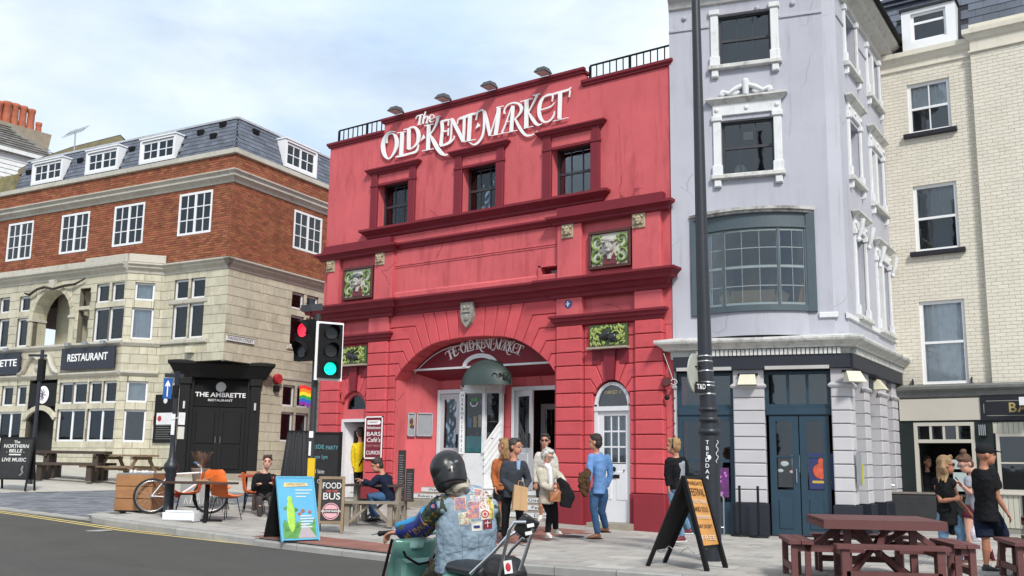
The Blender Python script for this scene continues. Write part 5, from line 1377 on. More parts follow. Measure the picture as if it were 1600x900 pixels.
text('RESTAURANT', 'sign_lettering', WSIGN, sg, (pw / 2, .135, 3.25), .1, width=.75, ext=.002)
b = B(); b.ball((pw / 2, .135, 3.68), .16, .006, .16, 18, 8); b.mk('round_logo', mat('logo_pale', (.5, .5, .5), .5), sg)
for k in range(2):
 x0_ = .42 + k * (pw - .84) / 2; x1_ = x0_ + (pw - .84) / 2 - .01
 b = B(); b.box(x0_, x1_, .16, .22, .95, 3.03); d_ = b.mk('door_leaf', BLACKP, port)
 for z0_, z1_ in ((1.08, 1.75), (1.88, 2.9)): b = B(); b.bbox(x0_ + .12, x1_ - .12, .135, .165, z0_, z1_, .015); b.mk('door_panel', BLACKP, d_)
 b = B(); b.tube([(x1_ - .07 if k == 0 else x0_ + .07, .12, 1.9), (x1_ - .07 if k == 0 else x0_ + .07, .12, 2.1)], .012, 6); b.mk('handle', STEEL, d_)
b = B(); b.box(-.1, pw + .1, -.35, .3, .5, .95); b.mk('threshold', STEPM, port)
b = B(); b.box(.32, .42, .0, .3, .95, 3.95); b.box(pw - .42, pw - .32, .0, .3, .95, 3.95); b.mk('door_frame', BLACKP, port)
b = B(); b.box(-.02, pw + .02, .10, 2.0, 4.40, 4.43); b.mk('overhang', STONEJ, port)
for i, z in enumerate((2.62, 2.18)):
 b = B(); b.box(-.30 + .32, .02 + .2, -.135, -.12, z - .18, z + .2); b.mk('paper_notice', WPNT if i == 0 else mat('paper', (.55, .55, .5), .8), port)
# street name plate, alarms, lamps and notices on the stone
t = thing('street_name_plate', 'black and white street name plate lettered Mansion Street on the pale stone', 'street sign', LSF.o, R(LSF.deg))
p = LSF.px(353, 527); q = LSF.px(396, 540)
b = B(); b.box(p[0], q[0], -.03, -.005, q[1] + .02, q[1] + .20); b.mk('plate', WPNT, t)
b = B()
for a_ in ((p[0], q[0], q[1] + .02, q[1] + .035), (p[0], q[0], q[1] + .185, q[1] + .20)): b.box(a_[0], a_[1], -.034, -.03, a_[2], a_[3])
b.mk('border', BLACKM, t)
text('MANSION STREET', 'plate_lettering', BLACKM, t, ((p[0] + q[0]) / 2, -.032, q[1] + .11), .13, width=(q[0] - p[0]) * .9, ext=.001)
t = thing('alarm_bell', 'round red alarm bell box on the stone wall beside the black doorway', 'alarm', LSF.o, R(LSF.deg))
p = LSF.px(434, 592, -.1); b = B(); b.lathe([(.15, -.08), (.17, -.02), (.17, .06), (.13, .10)], (p[0], -.10, p[1]), 16, 'Y'); b.mk('bell', mat('alarm_red', (.45, .02, .03), .4), t)
b = B(); b.box(p[0] - .09, p[0] + .09, -.12, .0, p[1] - .42, p[1] - .22); b.mk('control_box', BLACKM, t)
t = thing('wall_light', 'small white bulkhead light on the stone between the window pair and the black doorway', 'wall light', LBF.o, R(LBF.deg))
p = LBF.px(296, 546, -.1); b = B(); b.box(p[0] - .14, p[0] + .14, -.16, .0, p[1] - .10, p[1] + .10); b.mk('housing', mat('lamp_cream', (.62, .58, .45), .4), t)
t = thing('red_notice', 'small red square notice above a white card on the stone, by the menu board', 'notice', LBF.o, R(LBF.deg))
p = LBF.px(238, 658, .0); b = B(); b.box(p[0] - .12, p[0] + .12, -.03, -.0, p[1] - .12, p[1] + .16); b.mk('red_sign', mat('notice_red', (.4, .03, .04), .5), t); b = B(); b.box(p[0] - .1, p[0] + .1, -.03, 0, p[1] - .55, p[1] - .2); b.mk('white_card', WPNT, t)
t = thing('menu_board', 'tall black menu board with white and red papers on the stone near the corner doorway', 'menu board', LBF.o, R(LBF.deg))
p = LBF.px(246, 617, .0); q = LBF.px(273, 692, .0)
b = B(); b.box(p[0], q[0], -.07, -.01, q[1], p[1]); b.mk('board', BLACKP, t)
b = B(); b.box(p[0] + .12, q[0] - .06, -.078, -.07, p[1] - .95, p[1] - .58); b.mk('paper_notice', WPNT, t)
b = B(); b.ball((p[0] + .26, -.08, p[1] - .76), .09, .005, .09, 12, 6); b.mk('red_spot', mat('notice_red', (.4, .03, .04), .5), t)
b = B(); b.ball(((p[0] + q[0]) / 2, -.075, p[1] - .2), .09, .005, .09, 12, 6); b.mk('round_logo', WPNT, t)
b = B()
for k in range(11): b.box(p[0] + .12, q[0] - .12 - (k % 3) * .05, -.074, -.07, q[1] + .12 + k * .07, q[1] + .135 + k * .07)
b.mk('menu_lines', mat('menu_grey', (.2, .2, .2), .8), t)
# ---------------------------------------------------------------- white house with chimney pots, behind on the left
_o = dep(31, 240, 42)
wf = Frame(_o.x, _o.y, 88)
hb_ = thing('white_house', 'white weatherboarded house with a slate roof and terracotta chimney pots, behind on the left', 'building')
# side facing us: gable wall of white boards
zt_ = wf.px(0, 232)[1]
xw0, xw1 = wf.px(-90, 215)[0], wf.px(96, 256)[0]
for k in range(14):
 z = zt_ - .2 - k * .2
 b = B(); b.add([tuple(wf.w(x, y, zz)) for x, y, zz in ((xw0, 0, z), (xw1, 0, z), (xw1, .0, z + .21), (xw0, .0, z + .21), (xw0, -.03, z), (xw1, -.03, z))], [(4, 5, 2, 3), (0, 1, 5, 4)]); b.mk('weatherboard', WPNT, hb_)
b = B(); b.add([tuple(wf.w(x, y, zz)) for x, y, zz in ((xw0, .02, 2), (xw1, .02, 2), (xw1, .02, zt_), (xw0, .02, zt_), (xw0, 8, 2), (xw1, 8, 2), (xw1, 8, zt_), (xw0, 8, zt_))], [(0, 1, 2, 3), (1, 5, 6, 2)]); b.mk('wall', WPNT, hb_)
b = B(); b.add([tuple(wf.w(x, y, zz)) for x, y, zz in ((xw0, -.25, zt_ - .1), (xw1 + .3, -.25, zt_ - .1), (xw1 + .3, -.25, zt_ + .08), (xw0, -.25, zt_ + .08), (xw0, .1, zt_ + .08), (xw1 + .3, .1, zt_ + .08))], [(0, 1, 2, 3), (3, 2, 5, 4)]); b.mk('fascia', WPNT, hb_)
OLDS = mat('old_slate', (.15, .14, .13), .85, .25, 5, .6, 50, rnd=.3)
rz_ = wf.px(0, 188, 3)[1]
bed = B(); sl = B()
rows = 12
for r in range(rows):
 t0_, t1_ = r / rows, (r + 1) / rows
 xr0 = xw1 + .3 - 2.2 * t0_
 x = xw0 - (.2 if r % 2 else 0)
 while x < xr0:
  e = min(x + .38, xr0)
  v = [wf.w(x, -.25 + 3.2 * t0_, zt_ + .1 + (rz_ - zt_) * t0_), wf.w(e, -.25 + 3.2 * t0_, zt_ + .1 + (rz_ - zt_) * t0_), wf.w(e, -.25 + 3.2 * t1_, zt_ + .06 + (rz_ - zt_) * t1_), wf.w(x, -.25 + 3.2 * t1_, zt_ + .06 + (rz_ - zt_) * t1_)]
  sl.add(v, [(0, 1, 2, 3)]); x += .39
sl.mk('roof_slates', OLDS, hb_, kind='stuff')
b = B(); b.add([tuple(wf.w(x, y, zz)) for x, y, zz in ((xw0, -.2, zt_ + .0), (xw1 + .25, -.2, zt_ + .0), (xw1 - 1.9, 2.95, rz_ - .1), (xw0, 2.95, rz_ - .1), (xw1 + .25, 6, zt_))], [(0, 1, 2, 3), (1, 4, 2)]); b.mk('roof', OLDS, hb_)
cy_ = 2.6
q0 = wf.px(-40, 176, cy_); q1 = wf.px(75, 213, cy_); q0 = (q0[0], q1[1])
b = B(); v = [tuple(wf.w(x, y, zz)) for x, y, zz in ((q0[0], cy_ - .35, 9), (q1[0] - 1.0, cy_ - .35, 9), (q1[0] - 1.0, cy_ + .35, 9), (q0[0], cy_ + .35, 9), (q0[0], cy_ - .35, q0[1]), (q1[0], cy_ - .35, q1[1]), (q1[0], cy_ + .35, q1[1]), (q0[0], cy_ + .35, q0[1]))]
b.add(v, [(0, 3, 2, 1), (4, 5, 6, 7), (0, 1, 5, 4), (1, 2, 6, 5), (2, 3, 7, 6), (3, 0, 4, 7)]); st_ = b.mk('chimney_stack', mat('stack_render', (.30, .25, .19), .9, .2, 5, .5), hb_)
POT = mat('terracotta_pot', (.40, .12, .065), .85, .25, 4, .4, 40, stain=(3, .5, .5, .7, (.2, .09, .06)))
for px_, yt, yb_, w_ in ((9, 159, 187, 14), (22, 162, 190, 12), (34.5, 166, 193, 12), (47, 171, 199, 12), (60, 192, 202, 9), (-5, 158, 185, 14)):
 x, z0_ = wf.px(px_, yb_, cy_); z1_ = wf.px(px_, yt, cy_)[1]; r_ = w_ / 2 / F_PX * proj(wf.w(x, cy_, z0_))[2]
 b = B(); c_ = wf.w(x, cy_, 0); b.lathe([(r_ * .95, z0_ - .3), (r_, z0_), (r_ * .92, z0_ + .1), (r_ * .9, z1_ - .2), (r_ * 1.08, z1_ - .12), (r_ * 1.08, z1_), (r_ * .7, z1_)], (c_.x, c_.y, 0), 14); b.mk('chimney_pot', POT, st_)
# aerial
t = thing('tv_aerial', 'television aerial on a thin mast above the left roofs', 'aerial')
d_ = 36; c_ = dep(118, 226, d_); mt_ = dep(118, 205, d_)
b = B(); b.tube([c_ - Vector((0, 0, 1.5)), mt_ + Vector((0, 0, .08))], .025, 6); b.mk('mast', ALU, t)
b = B(); l0, l1 = dep(104, 210, d_), dep(133, 201, d_); b.tube([l0, l1], .018, 5); b.mk('boom', ALU, t)
for k in range(9):
 p_ = l0.lerp(l1, k / 8); b = B(); b.tube([p_ + Vector((-.1, -.12, -.16)), p_ + Vector((.1, .12, .16))], .009, 4); b.mk('element', ALU, t)
# small dark gable between
# ---------------------------------------------------------------- lavender corner house
WF = Frame(.45, .12, 15.3)
WC = WF.px(1317, 400)[0]
CHW = .22                                   # narrow corner chamfer
lav = thing('lavender_house', 'tall lavender corner house with white window dressings and a bowed first floor window', 'building', WF.o, R(WF.deg))
_c = WF.w(WC, 0)
WS = Frame(_c.x, _c.y, 91.8)
wside = empty('side_elevation', (WC, 0, 0), R(91.8 - 15.3), lav)
WZ = 4.55
def WP(x, y, off=0): return WF.px(x, y, off)
def rect(fr, tl, tr, bl, br_, off=0):
 a = [fr.px(*p, off) for p in (tl, tr, bl, br_)]
 return ((a[0][0] + a[2][0]) / 2, (a[1][0] + a[3][0]) / 2, (a[2][1] + a[3][1]) / 2, (a[0][1] + a[1][1]) / 2)
wt = rect(WF, (1121, 23), (1203, 13), (1124, 103), (1205, 95))
wm = rect(WF, (1126, 189), (1208, 181), (1128.5, 275), (1211, 267))
bwx0, bwx1 = WP(1082, 450)[0], WP(1275, 450)[0]
bz0, bz1 = WP(1270, 484)[1], WP(1276, 332)[1]
ST = WS.px(1382, 73)[0]
SLn = 5.0
ztop = 12.2
b = B(); b.wall(0, WC - CHW, 4.0, ztop, 0, [wt, wm, (bwx0 + .05, bwx1 - .05, bz0, bz1)], .25); b.mk('front_wall', LAV, lav)
k_ = Vector((math.cos(R(76.5)), math.sin(R(76.5)))) * CHW
b = B(); b.add([(WC - CHW, 0, 4.0), (WC + k_.x, k_.y, 4.0), (WC + k_.x, k_.y, ztop), (WC - CHW, 0, ztop)], [(0, 1, 2, 3)]); b.mk('corner_chamfer', LAV, lav)
sw_t1 = rect(WS, (1317, 18), (1334.4, 41), (1321, 100), (1337.8, 121))
sw_t2 = rect(WS, (1352, 73), (1370, 102), (1356.7, 147), (1374, 173))
sw_m1 = rect(WS, (1325.6, 187), (1342, 204), (1328, 275.6), (1344.4, 291))
sw_m2 = rect(WS, (1360, 232), (1376.7, 251), (1362, 318), (1381, 333))
sw_f1 = rect(WS, (1336, 367), (1350, 377), (1340, 491.6), (1355, 501))
sw_f2 = rect(WS, (1369.7, 406), (1386.8, 423), (1373, 511), (1393, 526))
SWN = [sw_t1, sw_t2, sw_m1, sw_m2, sw_f1, sw_f2]
b = B(); b.wall(CHW, 5.6, 4.0, ztop, 0, SWN, .28); b.mk('side_wall', LAV, wside)
for i, q in enumerate(SWN):
 if i % 2 == 0: window(wside, q[0], q[1], q[2], q[3], .2, 1, 2, SASHD if i == 0 else WPNT, GLS, fw=.05, mid=(q[2] + q[3]) / 2, back=(CURT, 0, 1))
 else:
  m_ = (q[0] + q[1]) / 2
  for a, e in ((q[0], m_ - .07), (m_ + .07, q[1])): window(wside, a, e, q[2], q[3], .2, 1, 2, WPNT, GLS, fw=.05, mid=(q[2] + q[3]) / 2, back=(CURT, 0, 1))
  b = B(); b.bbox(m_ - .07, m_ + .07, -.03, .25, q[2], q[3], .01); b.mk('mullion', WPNT, wside)
def dress(par, q, head, brk=True, jw=.17):
 a, e, z0, z1 = q
 s = empty('window_dressing', (0, 0, 0), 0, par)
 for x0, x1 in ((a - jw, a), (e, e + jw)):
  b = B(); b.bbox(x0, x1, -.05, .02, z0, z1 + .02, .012); b.bbox(x0 - .025, x1 + .025, -.08, .02, z0, z0 + .22, .012); b.bbox(x0 - .03, x1 + .03, -.085, .02, z1 - .02, z1 + .10, .015); b.mk('jamb_pilaster', WPNT, s)
  if brk: b = B(); b.bbox(x0 + .01, x1 - .01, -.09, .0, z0 - .27, z0 - .10, .02); b.mk('bracket', WPNT, s)
 b = B(); b.bbox(a - jw - .05, e + jw + .05, -.13, .02, z0 - .10, z0 + .0, .015); b.mk('sill', CORN, s)
 if head:
  b = B(); b.bbox(a - jw, e + jw, -.05, .02, z1 + .10, z1 + .36, .01); b.mk('entablature', WPNT, s)
  for xx in (a - jw / 2, (a + e) / 2, e + jw / 2): b = B(); b.ball((xx, -.055, z1 + .23), .05, .03, .05, 8, 5); b.mk('boss', WPNT, s)
  b = B(); b.cornice(a - jw, e + jw, -.03, [(0, z1 + .34), (.03, z1 + .36), (.10, z1 + .43), (.14, z1 + .45), (.14, z1 + .49), (0, z1 + .52)]); b.mk('head_cornice', CORN, s)
 return s
dress(lav, wt, False); s_ = dress(lav, wm, True)
b = B(); cx = (wm[0] + wm[1]) / 2; z = wm[3] + .52
for sx in (-1, 1):
 b.tube([(cx + sx * .06, -.07, z + .22), (cx + sx * .2, -.07, z + .16), (cx + sx * .36, -.07, z + .06), (cx + sx * .5, -.07, z + .12), (cx + sx * .56, -.07, z + .06), (cx + sx * .48, -.07, z + .03)], [.05, .06, .05, .045, .035, .03], 7, up=(0, 1, 0))
 b.ball((cx + sx * .5, -.07, z + .08), .07, .04, .07, 8, 6)
 b.ball((cx + sx * .25, -.06, z + .08), .13, .03, .07, 8, 6)
b.tube([(cx, -.08, z), (cx, -.08, z + .30)], [.06, .09], 8); b.ball((cx, -.08, z + .33), .07, .04, .04, 8, 5)
b.mk('scroll_crest', WPNT, s_)
for q in (wt, wm): window(lav, q[0], q[1], q[2], q[3], .13, 3, 2, SASHD, GLD, fw=.055, bar=.022, mid=(q[2] + q[3]) / 2 + .02)
b = B(); b.box(cx - .10, cx + .10, .24, .245, (wm[2] + wm[3]) / 2 + .22, wm[3] - .22); b.mk('window_paper', mat('paper', (.55, .55, .5), .8), lav)
b = B(); b.ball((wm[0] + .36, .32, wm[2] + .16), .14, .08, .17, 12, 8); b.mk('white_ornament', WPNT, lav)
for i, q in enumerate(SWN):
 s_ = dress(wside, q, 1 < i, i < 4, .10)
 if i >= 4:
  for xx in (q[0] - .05, q[1] + .05): b = B(); b.tube([(xx, -.09, q[3] - .12), (xx, -.16, q[3] + .05), (xx, -.20, q[3] + .30)], [.03, .05, .06], 7); b.ball((xx, -.10, q[3] - .14), .05, .05, .06, 8, 6); b.mk('console', WPNT, s_)
# eaves, string, first floor band
b = B(); EV = [(0, 11.55), (.05, 11.57), (.06, 11.70), (.20, 11.80), (.24, 11.82), (.26, 11.95), (.40, 12.02), (.42, 12.05), (.42, 12.12), (0, 12.2)]
EW = mat('grey_eaves', (.50, .49, .47), .7, .15, 4, .4, 40, stain=(5, .5, .52, .7, (.16, .15, .13)))
b.cornice(0, WC - .05, 0, EV, False, True); b.mk('eaves_cornice', EW, lav)
b = B(); b.cornice(.02, 5.2, 0, EV, True, False); b.mk('eaves_cornice', EW, wside)
b = B(); b.tube([(CHW * .5, -.46, 12.13), (5.15, -.46, 12.13)], .07, 8); b.mk('gutter', BLACKM, wside)
b = B(); b.tube([(0, -.46, 12.13), (WC, -.46, 12.13)], .07, 8); b.mk('gutter', BLACKM, lav)
for a, e in ((0, wt[0] - .2), (wt[1] + .2, WC - CHW)): b = B(); b.cornice(a, e, 0, [(0, 11.02), (.03, 11.03), (.03, 11.08), (0, 11.10)], False, False); b.mk('string_course', LAV, lav)
for a, e in ((CHW, sw_t1[0] - .12), (sw_t1[1] + .12, sw_t2[0] - .12)): b = B(); b.cornice(a, e, 0, [(0, 11.02), (.03, 11.03), (.03, 11.08), (0, 11.10)], False, False); b.mk('string_course', LAV, wside)
for x_ in (.35, .95, 1.95, 2.7): b = B(); b.ball((x_, -.02, 11.33), .06, .04, .06, 8, 5); b.mk('boss', LAV, lav)
b = B(); b.box(-.1, WC + .3, .1, 5.4, ztop - .05, ztop + .02); b.mk('roof', SLATEB, lav)
zb = WP(1290, 492)[1]
BAND = [(0, zb - .06), (.05, zb - .05), (.05, zb + .04), (0, zb + .06)]
b = B(); b.cornice(bwx1 + .05, WC - CHW * .6, 0, BAND, False, False); b.mk('sill_band', WPNT, lav)
b = B(); b.cornice(CHW * .6, 5.2, 0, BAND, False, False); b.mk('sill_band', WPNT, wside)
# the bow: curved window of three sashes in a slate-green frame
GLC = GLS
bow = empty('bow_window', (0, 0, 0), 0, lav)
bc = (bwx0 + bwx1) / 2; hw = (bwx1 - bwx0) / 2 - .16; dp = .33
Rb = (hw * hw + dp * dp) / (2 * dp); yc = Rb - dp
amax = math.asin(hw / Rb)
def bp(t, r=0): a = amax * t; return (bc + (Rb + r) * math.sin(a), yc - (Rb + r) * math.cos(a))
def curved(b, t0, t1, z0, z1, r0, r1, n=8):
 for i in range(n):
  a = t0 + (t1 - t0) * i / n; e = t0 + (t1 - t0) * (i + 1) / n
  p0, p1, p2, p3 = bp(a, r1), bp(e, r1), bp(e, r0), bp(a, r0)
  b.add([(*p0, z0), (*p1, z0), (*p2, z0), (*p3, z0), (*p0, z1), (*p1, z1), (*p2, z1), (*p3, z1)], [(0, 3, 2, 1), (4, 5, 6, 7), (0, 1, 5, 4), (2, 3, 7, 6)] + ([(3, 0, 4, 7)] if i == 0 else []) + ([(1, 2, 6, 5)] if i == n - 1 else []))
gz0, gz1 = bz0 + .10, bz1 - .34
b = B(); curved(b, -1, 1, bz0 - .03, gz0, -.02, .05, 20); b.mk('bow_sill', BOW, bow)
b = B(); curved(b, -1, 1, gz1, bz1, -.02, .03, 20); curved(b, -1, 1, gz1 + .02, gz1 + .06, .02, .06, 20); b.mk('bow_frieze', BOW, bow)
b = B(); curved(b, -1.1, 1.1, bz1, bz1 + .05, -.1, .10, 20); curved(b, -1.12, 1.12, bz1 + .05, bz1 + .11, -.1, .15, 20); b.mk('bow_cornice', mat('dirty_white_trim', (.46, .455, .44), .8, .2, 5, .6, 30, stain=(4, .8, .45, .62, (.12, .11, .10))), bow)
for x0, x1 in ((bwx0 - .02, bwx0 + .17), (bwx1 - .17, bwx1 + .02)): b = B(); b.bbox(x0, x1, -.06, .2, bz0 - .05, bz1, .015); b.mk('bow_pilaster', BOW, bow)
b = B(); curved(b, -1.03, 1.03, WP(1330, 522, -.3)[1] + .04, bz0 - .03, -.05, .0, 20); b.mk('bow_apron', LAV, bow)
tl = [(-1.0, -.50), (-.46, .46), (.50, 1.0)]
for a, e in ((-1.0, -.94), (-.50, -.46), (.46, .50), (.94, 1.0)): b = B(); curved(b, a, e, gz0, gz1, -.03, .04, 1); b.mk('mullion', BOW, bow)
SG = mat('grey_green_sash', (.22, .27, .28), .5, .1, 4, .1)
for k, ((a, e), nc) in enumerate(zip(((-.94, -.50), (-.46, .46), (.50, .94)), (2, 3, 2))):
 b = B(); fw_ = .03; zm = (gz0 + gz1) / 2
 for z0_, z1_ in ((gz0, gz0 + .05), (gz1 - .05, gz1), (zm - .028, zm + .028)): curved(b, a, e, z0_, z1_, -.005, .015, 6)
 for z_ in ((gz0 + zm) / 2, (gz1 + zm) / 2): curved(b, a, e, z_ - .01, z_ + .01, -.004, .008, 6)
 for i in range(nc + 1):
  t_ = a + (e - a) * i / nc; w_ = .012 if i in (0, nc) else .005
  curved(b, t_ - w_, t_ + w_, gz0, gz1, -.004, .012, 1)
 f = b.mk('sash', SG, bow)
 for i in range(nc):
  for j in range(4):
   b = B(); curved(b, a + (e - a) * i / nc, a + (e - a) * (i + 1) / nc, gz0 + (gz1 - gz0) * j / 4, gz0 + (gz1 - gz0) * (j + 1) / 4, .0, .004, 2); b.mk('pane', GLC, f)
b = B(); b.box(bwx0 + .1, bwx1 - .1, 2.2, 2.22, bz0, bz1); b.box(bwx0 + .08, bwx0 + .1, .1, 2.2, bz0, bz1); b.box(bwx1 - .1, bwx1 - .08, .1, 2.2, bz0, bz1); b.box(bwx0 + .1, bwx1 - .1, .1, 2.2, bz0 - .02, bz0); b.box(bwx0 + .1, bwx1 - .1, .1, 2.2, bz1 - .04, bz1)
b.mk('room', mat('room_wall', (.10, .095, .085), .9), bow)
b = B(); b.box(bc - .45, bc + .45, -.05, -.02, gz0 - .02, gz0 + .36); b.beam((bc - .5, 0, gz0), (bc - .62, .1, gz0 + .33), .02, .3); b.beam((bc + .5, 0, gz0), (bc + .62, .1, gz0 + .33), .02, .3); b.mk('cardboard_box', mat('cardboard', (.42, .30, .16), .8, .08), bow)
b = B(); b.add([(bc + .88, .0, gz0), (bc + 1.12, .05, gz0), (bc + 1.0, .02, gz0 + .52), (bc + 1.0, .25, gz0)], [(0, 1, 2), (1, 3, 2), (3, 0, 2)]); b.mk('yellow_cloth', mat('yellow_cloth', (.45, .26, .03), .8), bow)
b = B(); b.ball((bc - 1.0, .08, gz0 + .18), .16, .10, .30, 10, 8); b.mk('white_cloth', mat('white_cloth', (.6, .62, .65), .8), bow)
# shop cornice with dentils, fascia
sc0, sc1 = WP(1036, 548)[1], WP(1300, 524)[1]
zc1 = WP(1330, 522, -.3)[1]; zc0 = zc1 - .24
PS = [(.04, zc0 - .16), (.05, zc0), (.18, zc0 + .02), (.20, zc0 + .06), (.26, zc0 + .10), (.34, zc0 + .14), (.36, zc0 + .18), (.36, zc0 + .22), (0, zc0 + .30)]
b = B(); b.cornice(.0, WC - .02, 0, PS, True, True); b.mk('shop_cornice', CORN, lav)
b = B(); b.cornice(.0, 5.0, 0, PS, True, False); b.mk('shop_cornice', CORN, wside)
b = B(); kc = Vector((WC, -.0, 0))
n = 34
for i in range(n):
 x = .5 + (WC - .6) * i / n; b = B(); b.box(x, x + .065, -.17, -.03, zc0 - .12, zc0); b.mk('dentil', CORN, lav)
for i in range(40):
 x = .1 + 4.8 * i / 40; b = B(); b.box(x, x + .065, -.17, -.03, zc0 - .12, zc0); b.mk('dentil', CORN, wside)
zf0 = WP(1194, 575.6, -.2)[1]
b = B(); b.box(.02, WC + .05, -.14, .3, zf0, zc0 - .12); b.mk('fascia', NAVYD, lav)
b = B(); b.box(-.10, 5.0, -.14, .3, zf0, zc0 - .12); b.mk('fascia', NAVYD, wside)
for a, e in (((1059, 0), (1144, 0)), ((1196, 0), (1296, 0))):
 x0, x1 = WP(a[0], 580)[0], WP(e[0], 580)[0]
 b = B(); b.box(x0, x1, -.18, -.05, zf0 - .02, zf0 + .05); b.mk('light_trough', mat('trough_grey', (.42, .41, .40), .6), lav)
# rusticated shop pilasters
GZ = 0.0
zp0 = WP(1170, 786)[1]; zp1 = zf0
def shop_pil(par, fr, x0, x1, y=0.0, cham=0.0, fullz=None, name_lab=None, zc_=None):
 p = empty('shop_pilaster', (0, 0, 0), 0, par)
 n = 9; zt_ = zp1 - .32; h = (zt_ - zp0) / n
 b = B(); b.box(x0 + .02, x1 - .02, y + .02, y + .35, zp0, zp1); b.mk('core', LAVB, p)
 for k in range(n):
  b = B(); b.block([(x0, zp0 + k * h), (x1, zp0 + k * h), (x1, zp0 + (k + 1) * h), (x0, zp0 + (k + 1) * h)], y + .02, .06, .008, .016, back=y + .36); b.mk('block', LAVB, p)
 b = B(); b.bbox(x0 + .01, x1 - .01, y - .03, y + .36, zp1 - .32, zp1, .01); b.cornice(x0 + .02, x1 - .02, y - .02, [(0, zp1 - .40), (.05, zp1 - .38), (.07, zp1 - .34), (.03, zp1 - .30), (0, zp1 - .28)]); b.mk('capital', LAVB, p)
 b = B(); b.bbox(x0 - .03, x1 + .03, y - .09, y + .36, -.2, zp0 - .005, .012); b.mk('plinth', NAVYD, p)
 return p
x_ = lambda p: WP(p, 700)[0]
shop_pil(lav, WF, -.0 + .02, x_(1058) - .02); shop_pil(lav, WF, x_(1147), x_(1197));
ca = x_(1301)
pp_ = shop_pil(lav, WF, ca, x_(1333))
cor = shop_pil(wside, WS, -.0 + .04, .34)
sx_ = lambda p, q=700: WS.px(p, q)[0]
shop_pil(wside, WS, 1.15, 1.62); shop_pil(wside, WS, 2.6, 3.3); shop_pil(wside, WS, 3.9, 5.2)
# shop windows and the double doors
def shopfit(par, x0, x1, door, n, name):
 zt1 = zf0 - .03; zr0 = WP(1245, 648)[1]; zr1 = WP(1245, 636)[1]
 s = empty(name, (0, 0, 0), 0, par)
 window(s, x0, x1, zr1, zt1, .16, n, 1, NAVY, GLS, fw=.07, bar=.06, name='transom_light', d=.07)
 b = B(); b.bbox(x0, x1, .12, .26, zr0, zr1, .015); b.mk('transom', NAVY, s)
 m = (x0 + x1) / 2
 if door:
  for k, (a, e) in enumerate(((x0 + .06, m - .01), (m + .01, x1 - .06))):
   zl = zp0 + .28
   b = B(); b.box(a, e, .16, .21, .02, zl); b.box(a, a + .13, .16, .21, zl, zr0 - .01); b.box(e - .13, e, .16, .21, zl, zr0 - .01); b.box(a + .13, e - .13, .16, .21, zr0 - .12, zr0 - .01); b.box(a + .13, e - .13, .165, .2, zr0 - .86, zr0 - .82); b.box(a + .13, e - .13, .165, .2, zr0 - 1.62, zr0 - 1.58)
   d = b.mk('door_leaf', NAVY, s)
   b = B(); b.bbox(a + .14, e - .14, .145, .17, .14, zl - .18, .02); b.mk('door_panel', NAVY, d)
   zz_ = [zl, zr0 - 1.60, zr0 - .84, zr0 - .12]
   for z0_, z1_ in zip(zz_, zz_[1:]): b = B(); b.box(a + .13, e - .13, .185, .19, z0_, z1_ - .002); b.mk('pane', GLD, d)
   if k == 0:
    b = B(); b.tube([(e - .06, .12, zl + .15), (e - .06, .12, zl + .42)], .015, 6); b.mk('handle', STEEL, d)
    b = B(); b.box(a + .15, a + .55, .178, .182, zl + .05, zl + .70); po = b.mk('poster', mat('poster_black', (.03, .035, .04), .5), d)
    b = B()
    for u, v, w in ((.28, .52, .09), (.2, .38, .06), (.42, .36, .05)): b = B(); b.ball((a + u, .177, zl + v), w, .003, w * .6, 8, 5); b.mk('poster_print', mat('poster_pale', (.35, .4, .42), .6), po)
    b = B(); b.ball((a + .46, .177, zl + .38), .045, .003, .07, 8, 5); b.mk('poster_print', mat('poster_red', (.4, .05, .04), .6), po)
    b = B(); b.box(a + .58, e - .15, .178, .182, zl + .35, zl + .70); b.mk('paper_notice', mat('pale_notice', (.35, .42, .48), .6), d)
   else:
    b = B(); b.box(a + .16, a + .64, .178, .182, zl + .02, zl + .74); po = b.mk('poster', mat('poster_night', (.02, .03, .12), .5), d)
    b = B(); b.ball((a + .40, .176, zl + .38), .18, .003, .16, 10, 6); b.ball((a + .40, .176, zl + .56), .07, .003, .09, 8, 5); b.mk('poster_print', mat('poster_orange', (.55, .09, .04), .5, .5, 8), po)
    b = B(); b.box(a + .22, a + .58, .1745, .1755, zl + .14, zl + .19); b.mk('poster_print', mat('poster_gold', (.5, .35, .05), .5), po)
 else:
  window(s, x0, x1, .55, zr0, .16, 2, 2, NAVY, GLD, fw=.10, bar=.06, name='shop_window', d=.07)
  b = B(); b.bbox(x0, x1, .14, .26, -.1, .55, .02); b.mk('stall_riser', NAVY, s)
  b = B(); b.box(x1 - .52, x1 - .14, .17, .174, .75, 1.35); po = b.mk('poster', mat('poster_purple', (.12, .03, .14), .5, .5, 12), s)
  b = B()
  for k in range(16): b.ball((x1 - .33 + random.uniform(-.16, .16), .168, 1.05 + random.uniform(-.26, .26)), .03, .002, .03, 6, 4)
  b.mk('poster_print', mat('poster_pink', (.5, .15, .5), .5), po)
 return s
shopfit(lav, x_(1058), x_(1147), False, 2, 'shop_front')
dr = shopfit(lav, x_(1197), ca, True, 3, 'double_doors')
b = B(); b.box(x_(1058), ca, 1.6, 1.62, -.1, 4); b.mk('dark_room', DARKIN, lav)
for a, e in ((.4, 1.15), (1.62, 2.6), (3.3, 3.9)):
 b = B(); b.box(a, e, .2, .24, -.1, zf0); b.mk('side_shop_window', NAVY, wside)
 b = B(); b.box(a + .08, e - .08, .19, .195, .8, zf0 - .2); b.mk('side_pane', GLD, wside)
